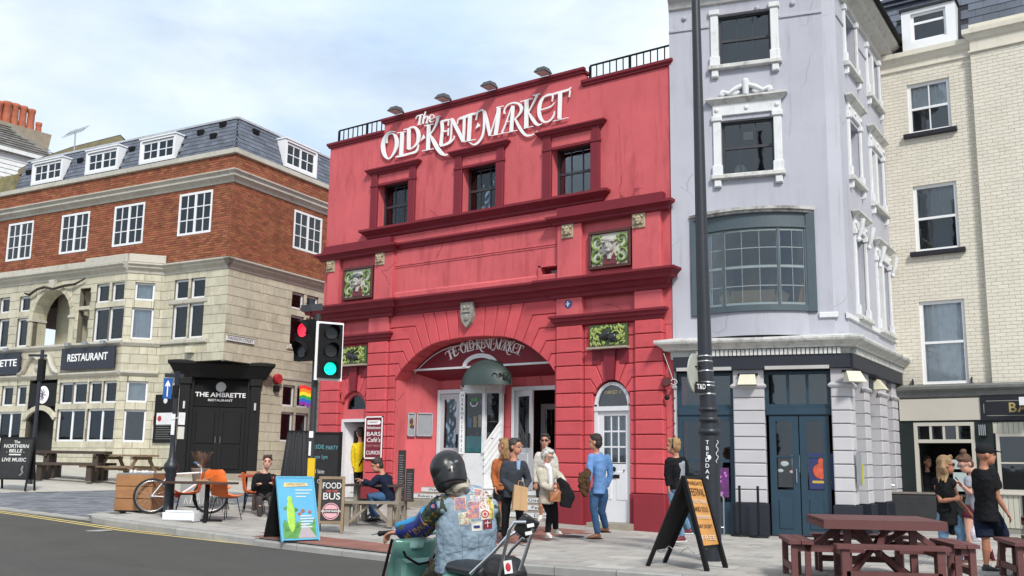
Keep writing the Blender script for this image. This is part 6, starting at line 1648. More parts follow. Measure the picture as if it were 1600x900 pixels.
# lamps on the pilasters
LC = mat('lamp_shell', (.66, .62, .48), .5, .08, 6, .2)
def fluted(fr, px, py, off, rz, lab):
 x, z = fr.px(px, py, off); w = fr.w(x, off, z)
 t = thing('wall_light', lab, 'wall light', w, R(fr.deg) + rz, 'cream wall lights over the shop')
 b = B()
 for k in range(8):
  a = -.19 + .38 * k / 8; b.add([(a * .8, 0, .12), ((a + .045) * .8, 0, .12), (a + .045, -.16, -.1), (a, -.16, -.1), (a * .8, .08, .12), ((a + .045) * .8, .08, .12), (a + .045, .08, -.1), (a, .08, -.1)], [(0, 3, 2, 1), (4, 5, 1, 0), (3, 7, 6, 2), (0, 4, 7, 3), (1, 2, 6, 5)])
 b.mk('shade', LC, t); b = B(); b.box(-.2, .2, .02, .10, .10, .14); b.mk('back_plate', BLACKM, t)
fluted(WF, 1168, 594, -.12, 0, 'cream wall light on the pilaster between the shop window and the double doors')
fluted(WF, 1334, 589, -.20, R(30), 'cream wall light on the corner pilaster right of the double doors')
fluted(WS, 1374, 602, -.16, 0, 'cream wall light on the side of the lavender house, rightmost of three')
t = thing('alarm_bell', 'small dark red bell and coiled wire at the joint of the red and lavender walls', 'alarm', WF.o, R(WF.deg))
p = WP(1041, 597, -.1); b = B(); b.lathe([(.09, -.05), (.11, 0), (.07, .05)], (p[0], -.12, p[1]), 12, 'Y'); b.mk('bell', mat('maroon_bell', (.10, .02, .02), .4), t)
b = B(); P_ = [(p[0] + .16 + .07 * math.cos(k * .7), -.1, p[1] + .06 * math.sin(k * .7)) for k in range(20)]; b.tube(P_, .01, 4); q = WP(1037, 552, -.2); b.tube([(q[0], -.2, q[1]), (p[0] + .1, -.12, p[1] + .2), (p[0] + .14, -.1, p[1] + .05)], .008, 4); b.mk('wire', mat('pale_wire', (.6, .6, .58), .6), t)
b = B(); p2 = WP(1042, 621, -.1); b.ball((p2[0], -.1, p2[1]), .06, .06, .06, 10, 7); b.mk('camera_dome', BLACKP, t)
t = thing('noticeboard', 'small grey and yellow notice on the corner pilaster near the red table', 'notice', WS.o, R(WS.deg))
p = WS.px(1345, 735, -.12); b = B(); b.box(.02, .10, -.16, -.08, p[1] - .3, p[1] + .35); b.mk('grey_card', mat('case_grey', (.27, .28, .30), .5), t); b = B(); b.box(.14, .24, -.16, -.08, p[1] - .28, p[1] + .12); b.mk('yellow_card', mat('card_yellow', (.5, .5, .04), .5), t)
# ---------------------------------------------------------------- cream painted brick pub
CF = Frame(3.69, 5.67, 0)
pub = thing('cream_pub', 'cream painted brick pub with dark sills, slate mansard and black shopfront', 'building', CF.o, 0)
cr1 = rect(CF, (1417.3, 133), (1483.3, 120), (1420, 210), (1486.7, 200))
cr2 = rect(CF, (1426.5, 290.4), (1494, 283), (1430.8, 395), (1500.4, 386.6))
cr3 = rect(CF, (1437, 471), (1506.7, 466.8), (1441, 602), (1514, 598))
xs0 = CF.px(1532, 300)[0]                       # the step in the wall
PRJ = -.14
zpar = CF.px(1450, 75)[1]; zstr = CF.px(1450, 101)[1]; zshop = CF.px(1450, 606)[1]
cw0, ch0 = .235, .085
hol = [cr1, cr2, cr3]
b = B(); b.wall(-.9, xs0, zshop - .3, zpar, .012, hol, .14); b.mk('backing_wall', CREAMJ, pub)
b = B(); b.wall(xs0, 7, zshop - .3, zpar + .3, PRJ + .012, (), 0); b.add([(xs0, PRJ, zshop - .3), (xs0, .02, zshop - .3), (xs0, .02, zpar + .3), (xs0, PRJ, zpar + .3)], [(0, 3, 2, 1)]); b.mk('backing_wall', CREAMJ, pub)
tiles('brick', CREAM, pub, CF, cut(bond(-.9, xs0, zshop, zstr, cw0, ch0, .007), hol), .010, .008, .002, 300, .002)
tiles('painted_brick', CREAM, pub, CF, bond(xs0, 6, zshop, zstr + .02, cw0, ch0, .007), PRJ + .010, .008, .002, 300, .002)
b = B(); b.wall(-.9, xs0, zstr, zpar, -.01, (), 0); b.cornice(-.9, xs0, -.01, [(0, zpar - .30), (.05, zpar - .26), (.10, zpar - .16), (.14, zpar - .14), (.14, zpar - .02), (0, zpar + .02)], False, False); b.cornice(-.9, xs0, -.0, [(0, zstr - .03), (.04, zstr - .02), (.04, zstr + .02), (0, zstr + .03)], False, False); b.mk('parapet', CREAM, pub)
b = B(); b.wall(xs0, 7, zstr, zpar + .12, PRJ - .02, (), 0); b.cornice(xs0, 7, PRJ - .02, [(0, zpar - .14), (.05, zpar - .10), (.10, zpar), (.14, zpar + .02), (.14, zpar + .14), (0, zpar + .18)], True, False); b.cornice(xs0, 7, PRJ - .01, [(0, zstr - .0), (.04, zstr + .01), (.04, zstr + .05), (0, zstr + .06)], True, False); b.mk('parapet', CREAM, pub)
b = B(); b.box(-.9, xs0 + .1, -.0, .5, zpar - .1, zpar + .015); b.mk('parapet_top', CREAM, pub)
b = B(); b.box(xs0, 7, PRJ, .5, zpar, zpar + .17); b.mk('parapet_top', CREAM, pub)
DSIL = mat('black_sill', (.012, .012, .02), .5)
for i, q in enumerate(hol):
 window(pub, q[0], q[1], q[2], q[3], .06, 2 if i == 0 else 1, 2, UPV, GLD if i == 1 else GLS, fw=.075, bar=.03, mid=(q[2] + q[3]) / 2, back=((CURT, .55, 1) if i == 0 else (CURT, 0, 1) if i == 2 else (CURTB, .5, 1)))
 b = B(); b.bbox(q[0] - .12, q[1] + .12, -.12, .1, q[2] - .11, q[2] - .005, .01); b.mk('window_sill', DSIL, pub)
# mansard and dormer
mb = B(); m0 = CF.px(1500, 55, .5)
zr = zpar - .1
b = B(); b.add([(-1.2, .25, zr), (8, .25, zr), (8, .75, zr + 1.9), (-1.2, .75, zr + 1.9)], [(0, 1, 2, 3)]); b.mk('slope_bed', SLATEB, pub)
dmr = rect(CF, (1422, 24), (1479, 10), (1426, 69), (1478, 53), .2)
L_ = []
rows = 9
for r in range(rows):
 h = 1.9 / rows; x = -1.2 - (.17 if r % 2 else 0)
 while x < 7:
  a, e = x, x + .335; x += .34
  if e > dmr[0] - .2 and a < dmr[1] + .2 and zr + r * h < dmr[3] + .1: continue
  L_.append((a, e, r))
L_.sort(key=lambda q: abs(q[0] - 2))
rest_ = B()
for k, (a, e, r) in enumerate(L_):
 h = 1.9 / rows; b = B() if k < 160 else rest_
 y0_ = .25 + .5 * r / rows; y1_ = .25 + .5 * (r + 1.25) / rows; z0_ = zr + r * h; u = .025
 b.add([(a, y0_ - u, z0_), (e, y0_ - u, z0_), (e, y1_ - .006, z0_ + h * 1.25), (a, y1_ - .006, z0_ + h * 1.25), (a, y0_, z0_), (e, y0_, z0_)], [(0, 1, 2, 3), (4, 5, 1, 0)])
 if k < 160: b.mk('slate', SLATE, pub)
rest_.mk('slate', SLATE, pub, kind='stuff')
b = B(); b.box(-1.2, 8, .62, .80, zr + 1.88, zr + 1.96); b.box(-1.2, 8, .58, .72, zr + 1.72, zr + 1.76); b.mk('ridge_roll', SLATE, pub)
a, e, z0_, z1_ = dmr
b = B(); b.box(a - .22, a, .15, 1.1, z0_ - .2, z1_ + .10); b.box(e, e + .22, .15, 1.1, z0_ - .2, z1_ + .10); b.box(a, e, .15, .8, z1_, z1_ + .10); b.box(a, e, .15, .5, z0_ - .2, z0_); dd = b.mk('dormer_frame', UPV, pub)
b = B(); b.box(a - .26, e + .26, .10, 1.1, z1_ + .10, z1_ + .16); b.mk('dormer_roof', SLATEB, dd)
window(pub, a, e, z0_, z1_, .22, 1, 2, UPV, GLD, fw=.06, mid=z0_ + (z1_ - z0_) * .66)
# shopfront
BG2 = mat('black_green_paint', (.008, .016, .015), .45, .2, 4, .1)
CRB = mat('cream_board', (.52, .49, .43), .7, .05, 2, .1)
zsh = zshop; SFY = -.18
f0, f1 = CF.px(1450, 622, SFY)[1], CF.px(1450, 657, SFY)[1]
b = B(); b.cornice(-.6, 7, SFY + .02, [(0, f0 + .0), (.05, f0 + .04), (.06, zsh - .12), (.16, zsh - .06), (.17, zsh + .0), (0, zsh + .06)], True, False); b.mk('shop_cornice', mat('lead_flash', (.16, .165, .16), .7, .2, 5, .3), pub)
b = B(); b.box(-.6, 7, SFY + .02, .3, f1 - .06, f0); b.mk('fascia', BG2, pub)
X_ = lambda p, y=640: CF.px(p, y, SFY)[0]
b = B(); b.box(X_(1405.5), X_(1532), SFY - .02, SFY + .02, f1 + .0, f0 - .02); b.mk('fascia_panel', CRB, pub)
t = thing('bar_sign', 'black signboard with gold letters reading Bar over the pub window at the right edge', 'sign', CF.o, 0)
x0 = X_(1533); b = B(); b.box(x0, 7, SFY - .05, SFY - .0, f1 - .02, f0 + .0); b.mk('board', mat('sign_black', (.008, .009, .014), .4), t)
b = B(); zb0, zb1 = f1 + .08, f0 - .10
for q in ((x0 + .12, 7, zb0, zb0 + .012), (x0 + .12, 7, zb1 - .012, zb1), (x0 + .06, x0 + .072, zb0 + .07, zb1 - .07)): b.box(q[0], q[1], SFY - .056, SFY - .05, q[2], q[3])
b.mk('border_line', mat('sign_line', (.30, .30, .27), .6), t)
text('BAR', 'gold_letters', mat('gold_leaf', (.42, .32, .13), .45, metal=.2), t, (X_(1576), SFY - .055, (zb0 + zb1) / 2), .30, ext=.004, spacing=1.15, align='LEFT', bold=.006)
t = thing('sign_lamp', 'white floodlight with a dark red base over the gold lettering at the right edge', 'floodlight', CF.o, 0)
b = B(); p = CF.px(1602, 630, SFY - .3); b.box(p[0] - .1, p[0] + .3, SFY - .45, SFY - .15, p[1] - .05, p[1] + .13); b.mk('hood', WPNT, t); b = B(); b.box(p[0] - .08, p[0] + .3, SFY - .42, SFY - .06, p[1] - .14, p[1] - .06); b.mk('base', MAROON, t)
# pub window with hatch and four top lights
wx0, wx1 = X_(1428, 680), X_(1523, 680)
zt0, zt1 = CF.px(1475, 664, SFY)[1], CF.px(1475, 690, SFY)[1]
window(pub, wx0, wx1, zt1 - .03, zt0 + .06, SFY + .0, 4, 1, CRB, GLD, fw=.08, bar=.05, d=.08, name='top_lights')
zs_ = CF.px(1475, 772, SFY)[1]
for a_ in (wx0, wx1 - .08): b = B(); b.box(a_, a_ + .08, SFY, SFY + .1, zs_, zt1 - .03); b.mk('hatch_jamb', CRB, pub)
b = B(); b.box(wx0, wx1, 1.5, 1.52, .3, 3.5); b.box(wx0, wx1, SFY + .1, 1.5, zs_ - .1, zs_ - .05); b.box(wx0, wx0 + .02, SFY + .1, 1.5, .3, 3.5); b.box(wx1 - .02, wx1, SFY + .1, 1.5, .3, 3.5); b.mk('dark_room', DARKIN, pub)
for px0, py0, px1, py1 in ((1486, 718, 1500, 733), (1489, 738, 1512, 768)):
 p = CF.px(px0, py0, SFY); q = CF.px(px1, py1, SFY); b = B(); b.box(p[0], q[0], SFY + .0, SFY + .01, q[1], p[1]); b.mk('window_menu', mat('pale_menu', (.42, .50, .50), .6), pub)
b = B(); b.box(-.6, wx0, SFY + .0, .3, -.2, f1 - .06); b.mk('pier', BG2, pub)
b = B(); b.box(wx1, X_(1549), SFY + .0, .3, -.2, f1 - .06); b.mk('pier', BG2, pub)
b = B(); b.box(wx0, wx1, SFY + .05, .3, -.2, zs_ - .05); b.mk('stall_riser', BG2, pub)
b = B(); b.box(wx0 - .1, wx1 + .1, SFY - .15, SFY + .1, zs_ - .05, zs_); b.mk('counter', WOODD, pub)
# lantern on the pier
t = thing('wall_lantern', 'small steel slatted lantern on the black pier of the pub', 'wall light', CF.o, 0)
p = CF.px(1535, 672, SFY - .05)
for k in range(4): b = B(); b.box(p[0] - .07 + k * .04, p[0] - .048 + k * .04, SFY - .1, SFY - .08, p[1] - .12, p[1] + .12); b.mk('slat', STEEL, t)
b = B(); b.box(p[0] - .06, p[0] + .08, SFY - .08, SFY, p[1] - .16, p[1] + .1); b.mk('body', BLACKM, t)
# boarded right part, two by two window
CW = mat('cream_boarding', (.50, .49, .42), .7, .06, 2, .1, rnd=.05)
bx0 = X_(1549); x = bx0
wz0, wz1 = CF.px(1590, 769, SFY)[1], CF.px(1590, 677, SFY)[1]
wr0 = X_(1553)
bd = empty('boarding', (0, 0, 0), 0, pub)
while x < 7:
 b = B(); b.bbox(x + .003, x + .102, SFY + .0, .3, wz1, f1 - .06, .006); b.mk('board', CW, bd)
 b = B(); b.bbox(x + .003, x + .102, SFY + .0, .3, .12, wz0 - .06, .006); b.mk('board', CW, bd); x += .105
b = B(); b.box(bx0, 7, SFY + .02, .3, -.2, .12); b.mk('plinth', mat('grey_plinth', (.25, .25, .22), .8), pub)
window(pub, wr0, wr0 + 2.6, wz0 - .02, wz1, SFY - .01, 4, 2, CRB, GLD, fw=.07, bar=.035, d=.08)
b = B(); b.bbox(bx0, 7, SFY - .06, .1, wz0 - .07, wz0 - .02, .01); b.mk('window_sill', CRB, pub)
p = CF.px(1597, 775, SFY); b = B(); b.box(p[0], p[0] + .5, SFY - .04, SFY - .005, p[1] - .75, p[1]); b.mk('menu_case', BLACKP, pub)
b = B(); b.box(-.9, 8, .3, 6, 0, zpar); b.mk('rear_body', CREAMJ, pub) if False else None
# ---------------------------------------------------------------- street furniture: things stand in frames turned to the camera's heading
HD = 35.02
CR = Vector((math.cos(R(HD)), math.sin(R(HD)), 0)); CFW = Vector((-CR.y, CR.x, 0))
def at(px, py, dz=0.0):
 p = gp(px, py, dz); return p, proj(p)[2]
def vp(px, py, T):
 d = ray(px, py); return CAM + d * ((Vector(T) - CAM).dot(CFW) / d.dot(CFW))
def vt(name, label, cat, px, py, turn=0, dz=0.0, group=None, fwd=0.0):
 p, d = at(px, py, dz); p = p + CFW * fwd
 p.z = gz(p.x) + dz
 return thing(name, label, cat, p, R(HD + turn), group), d
CHK = mat('chalkboard', (.012, .012, .014), .7, .3, 5, .1, 40, stain=(3, .3, .5, .7, (.04, .04, .045)))
CHALK = mat('chalk_white', (.62, .62, .60), .9); CHB = mat('chalk_blue', (.12, .32, .36), .9); PINK = mat('sign_pink', (.62, .33, .36), .6)
def aboard(name, label, px, py, turn, w, h, spread, fm, pm, legs=.12, fw=.05, dz=0.0, fwd=0.0, back=True):
 t, d = vt(name, label, 'sign board', px, py, turn, dz, fwd=fwd)
 lean = math.atan2(spread / 2, h)
 out = None
 for s in (1, -1):
  if s < 0: fm = BLACKM; pm = BLACKM
  e = empty('panel', (0, (spread / 2) if s > 0 else spread * 1.5, 0) if False else (0, 0 if s > 0 else spread, 0), 0, t)
  e.rotation_euler = (-lean if s > 0 else lean, 0, 0)
  Hh = h / math.cos(lean)
  b = B(); b.box(-w / 2 + fw, w / 2 - fw, -.006, .012, legs + fw, Hh - fw); b.mk('board', pm, e)
  for q in ((-w / 2, -w / 2 + fw, 0, Hh), (w / 2 - fw, w / 2, 0, Hh)): b = B(); b.box(q[0], q[1], -.018, .022, q[2], q[3]); b.mk('leg', fm, e)
  for z in (legs, Hh - fw): b = B(); b.box(-w / 2 + fw, w / 2 - fw, -.016, .020, z, z + fw); b.mk('rail', fm, e)
  if out is None: out = (e, Hh)
 return t, out[0], out[1]
def wr(e, body, z, size, m, w=None, x=0, sh=0, y=-.012): return text(body, 'writing', m, e, (x, y, z), size, width=w, ext=.001, shear=sh, bold=.002)
# left-hand boards and post
t, e, h = aboard('chalkboard', 'black A-board lettered The Northern Belle Live Music at the left edge', 13, 767, 0, .80, 1.24, .45, BLACKP, CHK, .26, .035, -.1)
wr(e, 'The', 1.14, .09, CHALK); wr(e, 'NORTHERN', 1.04, .12, CHALK, .58); wr(e, '. BELLE .', .93, .11, CHALK, .42); wr(e, 'LIVE MUSIC', .72, .12, CHALK, .56)
b = B(); b.box(-.14, .14, -.012, -.008, .83, .86); b.mk('chalk_line', CHALK, e); b = B(); b.tube([(.2, -.012, .35), (.26, -.012, .42), (.22, -.012, .5), (.24, -.012, .58)], .025, 5); b.mk('chalk_figure', mat('chalk_grey', (.2, .2, .2), .9), e)
t, d = vt('sign_post', 'slim black street post with a short top arm, behind the left A-board', 'post', 18, 760, 0, -.1, fwd=.9)
b = B(); b.tube([(0, 0, 0), (0, 0, .6), (0, 0, 3.4)], [.06, .05, .045], 10); b.mk('pole', IRON, t); b = B(); b.box(-.34, .12, -.03, .03, 3.22, 3.28); b.mk('arm', IRON, t); b = B(); b.box(-.05, .09, -.08, .08, 2.6, 3.15); b.mk('sign_box', BLACKM, t)
def plank(parent, a, c, w, th, m, name='plank', up=(0, 0, 1)):
 b = B(); b.beam(a, c, w, th, up); return b.mk(name, m, parent)
def picnic(t, L, m, heavy=False, W=.72, HT=.75):
 th = .05 if not heavy else .075
 for k in range(5):
  y = -W / 2 + W * (k + .5) / 5; plank(t, (-L / 2, y, HT), (L / 2, y, HT), W / 5 - .012, th, m, 'top_plank')
 for s in (-1, 1):
  for k in range(2): y = s * (W / 2 + .32) + (k - .5) * .15; plank(t, (-L / 2, y, .44), (L / 2, y, .44), .138, th, m, 'seat_plank')
  x = s * L * (.33 if not heavy else .36)
  plank(t, (x, -W / 2 - .38, .39), (x, W / 2 + .38, .39), .06, .09, m, 'cross_beam'); plank(t, (x, -W / 2, HT - .07), (x, W / 2, HT - .07), .06, .08, m, 'top_beam')
  for u in (-1, 1):
   if heavy:
    plank(t, (x, u * .22, 0), (x, u * .22, HT - .05), .14, .16, m, 'leg', (0, 1, 0)); plank(t, (x, u * (W / 2 + .32), 0), (x, u * (W / 2 + .32), .42), .13, .14, m, 'leg', (0, 1, 0))
   else: plank(t, (x + .05, u * (W / 2 + .28), 0), (x + .05, u * .2, HT - .03), .09, .045, m, 'leg', (1, 0, 0))
t, d = vt('picnic_table', 'dark heavy timber picnic table in front of the restaurant doorway', 'picnic table', 104, 752, 6, -.1, 'wooden picnic tables', .35); picnic(t, 1.75, WOODD, True)
t, d = vt('picnic_table', 'orange-brown picnic table under the bay window, left of the bicycle', 'picnic table', 183, 757, -26, -.1, 'wooden picnic tables', .5); picnic(t, 1.7, TEAK)
# wooden bin box
BOXW = mat('varnished_board', (.33, .16, .065), .5, .25, 3, .2, 40, rnd=.12, stain=(3, .4, .5, .7, (.2, .09, .04)), sscale=(.3, 3, 3))
t, d = vt('timber_bin', 'orange wooden planter box with grey top and litter on it, behind the bicycle wheel', 'planter', 208, 801, -6, 0, fwd=.42)
for k in range(3): b = B(); b.bbox(-.38, .38, -.38, .38, .02 + k * .235, .25 + k * .235, .008); b.mk('board', BOXW, t)
b = B(); b.box(-.37, .37, -.375, .37, 0, .72); b.mk('core', BLACKM, t); b = B(); b.box(-.36, .36, -.36, .36, .70, .745); b.mk('top', ALU, t)
b = B();
for k in range(10): b.ball((random.uniform(-.22, .2), random.uniform(-.2, .2), .76), random.uniform(.03, .07), .05, random.uniform(.02, .06), 7, 5)
b.mk('crumpled_wrappers', mat('wrapper_white', (.6, .58, .58), .7, .3, 20), t)
# signed post with bulbous base
t, d = vt('sign_post', 'black cast iron post with blue arrow sign, beside the bicycle', 'post', 262, 808, 0, 0)
s = d / F_PX
b = B(); b.lathe([(.13, 0), (.13, .03), (.095, .06), (.09, .74), (.11, .78), (.10, .84), (.14, .9), (.14, .98), (.09, 1.05), (.06, 1.12), (.05, 1.4), (.048, 2.75), (.055, 2.78)], (0, 0, 0), 14); b.mk('pole', IRON, t)
b = B(); b.box(-.24, .12, -.03, .03, 2.66, 2.73); b.mk('arm', IRON, t)
b = B(); b.box(-.24, -.07, -.065, -.05, 2.24, 2.64); sg = b.mk('blue_sign', mat('sign_blue', (.012, .09, .33), .4), t)
b = B(); b.prism([(-.165, 2.28), (-.145, 2.28), (-.145, 2.5), (-.11, 2.47), (-.11, 2.51), (-.155, 2.60), (-.20, 2.51), (-.20, 2.47), (-.165, 2.5)], -.068, -.065); b.mk('arrow', WSIGN, sg)
b = B(); b.box(-.035, .03, -.065, -.045, 1.55, 1.95); b.mk('sticker', WPNT, t); b = B(); b.beam((-.3, -.07, 1.75), (.14, -.07, 1.9), .01, .015); b.mk('cable_tie', WPNT, t); b = B(); b.box(-.05, .05, -.1, -.04, 2.3, 2.5); b.mk('camera_box', BLACKM, t)
# bicycle
RUB = mat('tyre_rubber', (.016, .016, .017), .8, .1); BLUEG = mat('blue_grip', (.02, .10, .2), .6)
t, d = vt('bicycle', 'white bicycle with red chain guard and blue grips leaning on the iron post', 'bicycle', 235, 803, 22, 0)
WBASE = 1.10; rw_ = .34
def wheel(x, name, steer=0):
 b = B(); n = 28
 b.tube([(x + rw_ * .95 * math.cos(2 * PI * k / n), 0, rw_ + rw_ * .95 * math.sin(2 * PI * k / n)) for k in range(n + 1)], .024, 7, False); w = b.mk('wheel', RUB, t)
 b = B(); b.tube([(x + rw_ * .86 * math.cos(2 * PI * k / n), 0, rw_ + rw_ * .86 * math.sin(2 * PI * k / n)) for k in range(n + 1)], .012, 5, False); b.mk('rim', STEEL, w)
 b = B(); b.tube([(x, -.05, rw_), (x, .05, rw_)], .022, 8); b.mk('hub', STEEL, w)
 for k in range(16):
  a = 2 * PI * k / 16; b = B(); b.tube([(x, .02 * (-1) ** k, rw_), (x + rw_ * .86 * math.cos(a), 0, rw_ + rw_ * .86 * math.sin(a))], .0022, 3); b.mk('spoke', STEEL, w)
wheel(0, 'wheel'); wheel(WBASE, 'wheel')
BB = (.42, 0, .30); ST_ = (.30, 0, .76); HT_ = (.90, 0, .80); HB_ = (.94, 0, .66)
b = B()
for p, q, r_ in ((BB, ST_, .018), (ST_, HT_, .018), (BB, HB_, .021), (HT_, HB_, .022)): b.tube([p, q], r_, 8)
for yy in (-.045, .045): b.tube([BB, (.2, yy, .33), (0, yy, rw_)], .011, 6); b.tube([ST_, (.18, yy, .60), (0, yy, rw_)], .010, 6)
for yy in (-.055, .055): b.tube([HB_, (.97, yy, .60), (WBASE, yy, rw_)], .014, 6)
b.mk('frame', mat('bike_white', (.72, .73, .74), .3, .05), t)
b = B(); b.tube([HT_, (.88, 0, .92)], .014, 6); b.tube([(.80, -.30, .98), (.86, -.14, .93), (.88, 0, .93), (.86, .14, .93), (.80, .30, 1.0)], .012, 6); b.mk('handlebar', mat('bike_white', (1, 1, 1)), t)
for yy in (-.34, .34): b = B(); b.tube([(.80, yy * .82, .985), (.77, yy * 1.15, .995)], .018, 7); b.mk('grip', BLUEG, t)
b = B(); b.tube([ST_, (.27, 0, .86)], .013, 6); b.mk('seat_post', STEEL, t); b = B(); b.ball((.26, 0, .88), .14, .07, .03, 12, 6); b.ball((.36, 0, .885), .09, .03, .02, 8, 5); b.mk('saddle', BLACKM, t)
b = B(); b.lathe([(.10, -.004), (.10, .004)], (BB[0], -.06, BB[2]), 18, 'Y'); b.tube([(BB[0], -.08, BB[2]), (.50, -.08, .15)], .009, 5); b.tube([(BB[0], .08, BB[2]), (.34, .08, .45)], .009, 5); b.mk('crankset', STEEL, t)
b = B(); b.beam((.46, -.075, .39), (.22, -.075, .29), .012, .05); b.ball((.47, -.075, .36), .06, .01, .05, 8, 5); b.mk('chain_guard', mat('bike_red', (.5, .03, .03), .4), t)
# oval table on a pedestal, foam box
TBR = mat('table_wood', (.07, .038, .026), .35, .2, 5, .1)
t, d = vt('cafe_table', 'dark oval wooden table on a black pedestal in front of the bicycle', 'table', 321, 815, -10, 0)
b = B(); n = 28; P = [(-.20 + .80 * math.cos(2 * PI * k / n), .36 * math.sin(2 * PI * k / n)) for k in range(n)]; b.flat(P, .69, .725); b.mk('tabletop', TBR, t)
b = B(); b.tube([(0, 0, .04), (0, 0, .69)], .045, 10); b.mk('pedestal', BLACKM, t)
for k in range(4): a = k * PI / 2 + .4; b = B(); b.beam((0, 0, .03), (.3 * math.cos(a), .3 * math.sin(a), .02), .07, .035); b.mk('foot', BLACKM, t)
b = B(); b.bbox(-.2, .05, -.1, .06, .727, .765, .01); tag(b.mk('takeaway_tray', mat('kraft_tray', (.38, .22, .12), .7)), 'small brown tray lying on the dark oval table', 'tray').matrix_world = t.matrix_basis.copy()
t, d = vt('foam_box', 'white plastic block lying on the pavement under the oval table', 'box', 282, 814, -8, 0)
b = B(); b.bbox(-.30, .32, -.16, .18, 0, .155, .03); b.mk('lower_block', mat('foam_white', (.74, .76, .78), .5, .05, 6, .2), t); b = B(); b.bbox(-.26, .28, -.12, .15, .156, .19, .02); b.mk('lid', mat('foam_white', (1, 1, 1)), t)
# orange shell chairs
ORG = mat('orange_plastic', (.80, .165, .03), .35, .04, 3, 0, spec=.5)
def chair(label, px, py, turn, first=[None], fwd=0):
 p, d = at(px, py); p = p + CFW * fwd; p.z = gz(p.x)
 if first[0] is None:
  t = thing('orange_chair', label, 'chair', p, R(HD + turn), 'orange plastic shell chairs')
  v = []; f = []; nx, nu = 10, 16
  for j in range(nu + 1):
   u = j / nu
   if u < .45: y = -.24 + u / .45 * .40; z = .44 - .03 * math.sin(u / .45 * PI) + (.02 if u < .03 else 0)
   elif u < .6: a = (u - .45) / .15 * R(78); y = .16 + .07 * math.sin(a); z = .44 + .07 * (1 - math.cos(a))
   else: k = (u - .6) / .4; y = .23 + .06 * k; z = .50 + .34 * k
   w = .22 if u < .9 else .22 - .07 * ((u - .9) / .1) ** 2
   for i in range(nx + 1): x = -1 + 2 * i / nx; v.append((x * w, y - .045 * x * x * (1 if u > .5 else 0), z + .035 * x * x * (1 if u < .55 else .2)))
  f = [(j * (nx + 1) + i, j * (nx + 1) + i + 1, (j + 1) * (nx + 1) + i + 1, (j + 1) * (nx + 1) + i) for j in range(nu) for i in range(nx)]
  b = B(); b.add(v, f, True); n_ = len(v); b.add([(x, y + .006, z - .008) for x, y, z in v], [q[::-1] for q in f], True); b.mk('seat_shell', ORG, t)
  for sx in (-1, 1):
   for y0, y1 in ((-.14, -.22), (.14, .22)): b = B(); b.tube([(sx * .13, y0, .42), (sx * .20, y1, 0)], .0085, 6); b.mk('leg', BLACKM, t)
  b = B(); b.tube([(-.13, -.14, .41), (.13, -.14, .41)], .008, 5); b.tube([(-.13, .14, .41), (.13, .14, .41)], .008, 5); b.tube([(-.13, -.14, .41), (-.13, .14, .41)], .008, 5); b.tube([(.13, -.14, .41), (.13, .14, .41)], .008, 5); b.mk('seat_frame', BLACKM, t)
  first[0] = t
 else:
  t = copy_tree(first[0]); t.location = p; t.rotation_euler = (0, 0, R(HD + turn)); t['label'] = label
 return t
chair('orange shell chair nearest the camera, its back to the street by the table pedestal', 352, 812, 150)
chair('orange shell chair between the oval table and the bicycle handlebar', 291, 806, -70)
chair('orange shell chair behind the nearest orange chair, mostly hidden by it', 338, 797, 180)
chair('orange shell chair in profile under the red table, seat pointing right', 396, 803, 100)
t, d = vt('cafe_table', 'red topped cafe table where the young man in black sits', 'table', 398, 800, -4, 0, fwd=.45)
b = B(); b.bbox(-.42, .42, -.32, .32, .70, .745, .01); b.mk('tabletop', mat('red_tabletop', (.35, .045, .03), .4), t)
for sx in (-1, 1): b = B(); b.tube([(sx * .34, 0, .70), (sx * .36, 0, 0)], .025, 8); b.mk('leg', BLACKM, t)
b = B(); b.tube([(-.36, 0, .3), (.36, 0, .3)], .015, 6); b.mk('stretcher', BLACKM, t)
t, d = vt('kraft_box', 'small brown takeaway box on the red cafe table', 'box', 398, 800, -4, 0, fwd=.45); t.location.z += .747
b = B(); b.bbox(-.32, -.08, -.12, .1, 0, .07, .01); b.mk('body', mat('kraft_tray', (1, 1, 1)), t); b = B(); b.box(-.32, -.08, -.11, .1, .071, .082); b.mk('lid', mat('kraft_tray', (1, 1, 1)), t)
t, d = vt('grass_pot', 'round pot of brown ornamental grass beside the black corner doorway', 'plant pot', 303, 762, 0, -.05, fwd=.5)
b = B(); b.lathe([(.18, 0), (.25, .45), (.27, .5), (.24, .5), (.22, .44)], (0, 0, 0), 14); b.mk('pot', mat('old_pot', (.16, .12, .09), .8), t)
b = B()
for k in range(170):
 a = random.uniform(0, 6.28); l = random.uniform(.3, .62); q = random.uniform(.2, .95); c0 = Vector((.1 * math.cos(a), .1 * math.sin(a), .48)); c1_ = c0 + Vector((math.cos(a) * l * q * .4, math.sin(a) * l * q * .4, l * .8)); c2_ = c1_ + Vector((math.cos(a) * l * q * .4, math.sin(a) * l * q * .4, -.04 * q))
 sd = Vector((-math.sin(a), math.cos(a), 0)) * .008; b.add([c0 - sd, c0 + sd, c1_ + sd, c1_ - sd, c2_], [(0, 1, 2, 3), (3, 2, 4)])
b.mk('grass_blades', mat('brown_grass', (.14, .075, .05), .8, .3, 9, 0, rnd=.4), t, kind='stuff')
t, d = vt('chalk_panel', 'grey low panel with white scribbles behind the orange chairs', 'panel', 290, 799, 4, 0, fwd=1.1)
b = B(); b.box(-.5, .5, 0, .03, .02, .5); b.mk('board', mat('grey_panel', (.30, .31, .31), .7), t)
b = B()
for k in range(7): x = -.4 + k * .13; b.tube([(x, -.01, .06), (x + .03, -.01, .2 + .05 * (k % 3)), (x + .07, -.01, .07)], .008, 4)
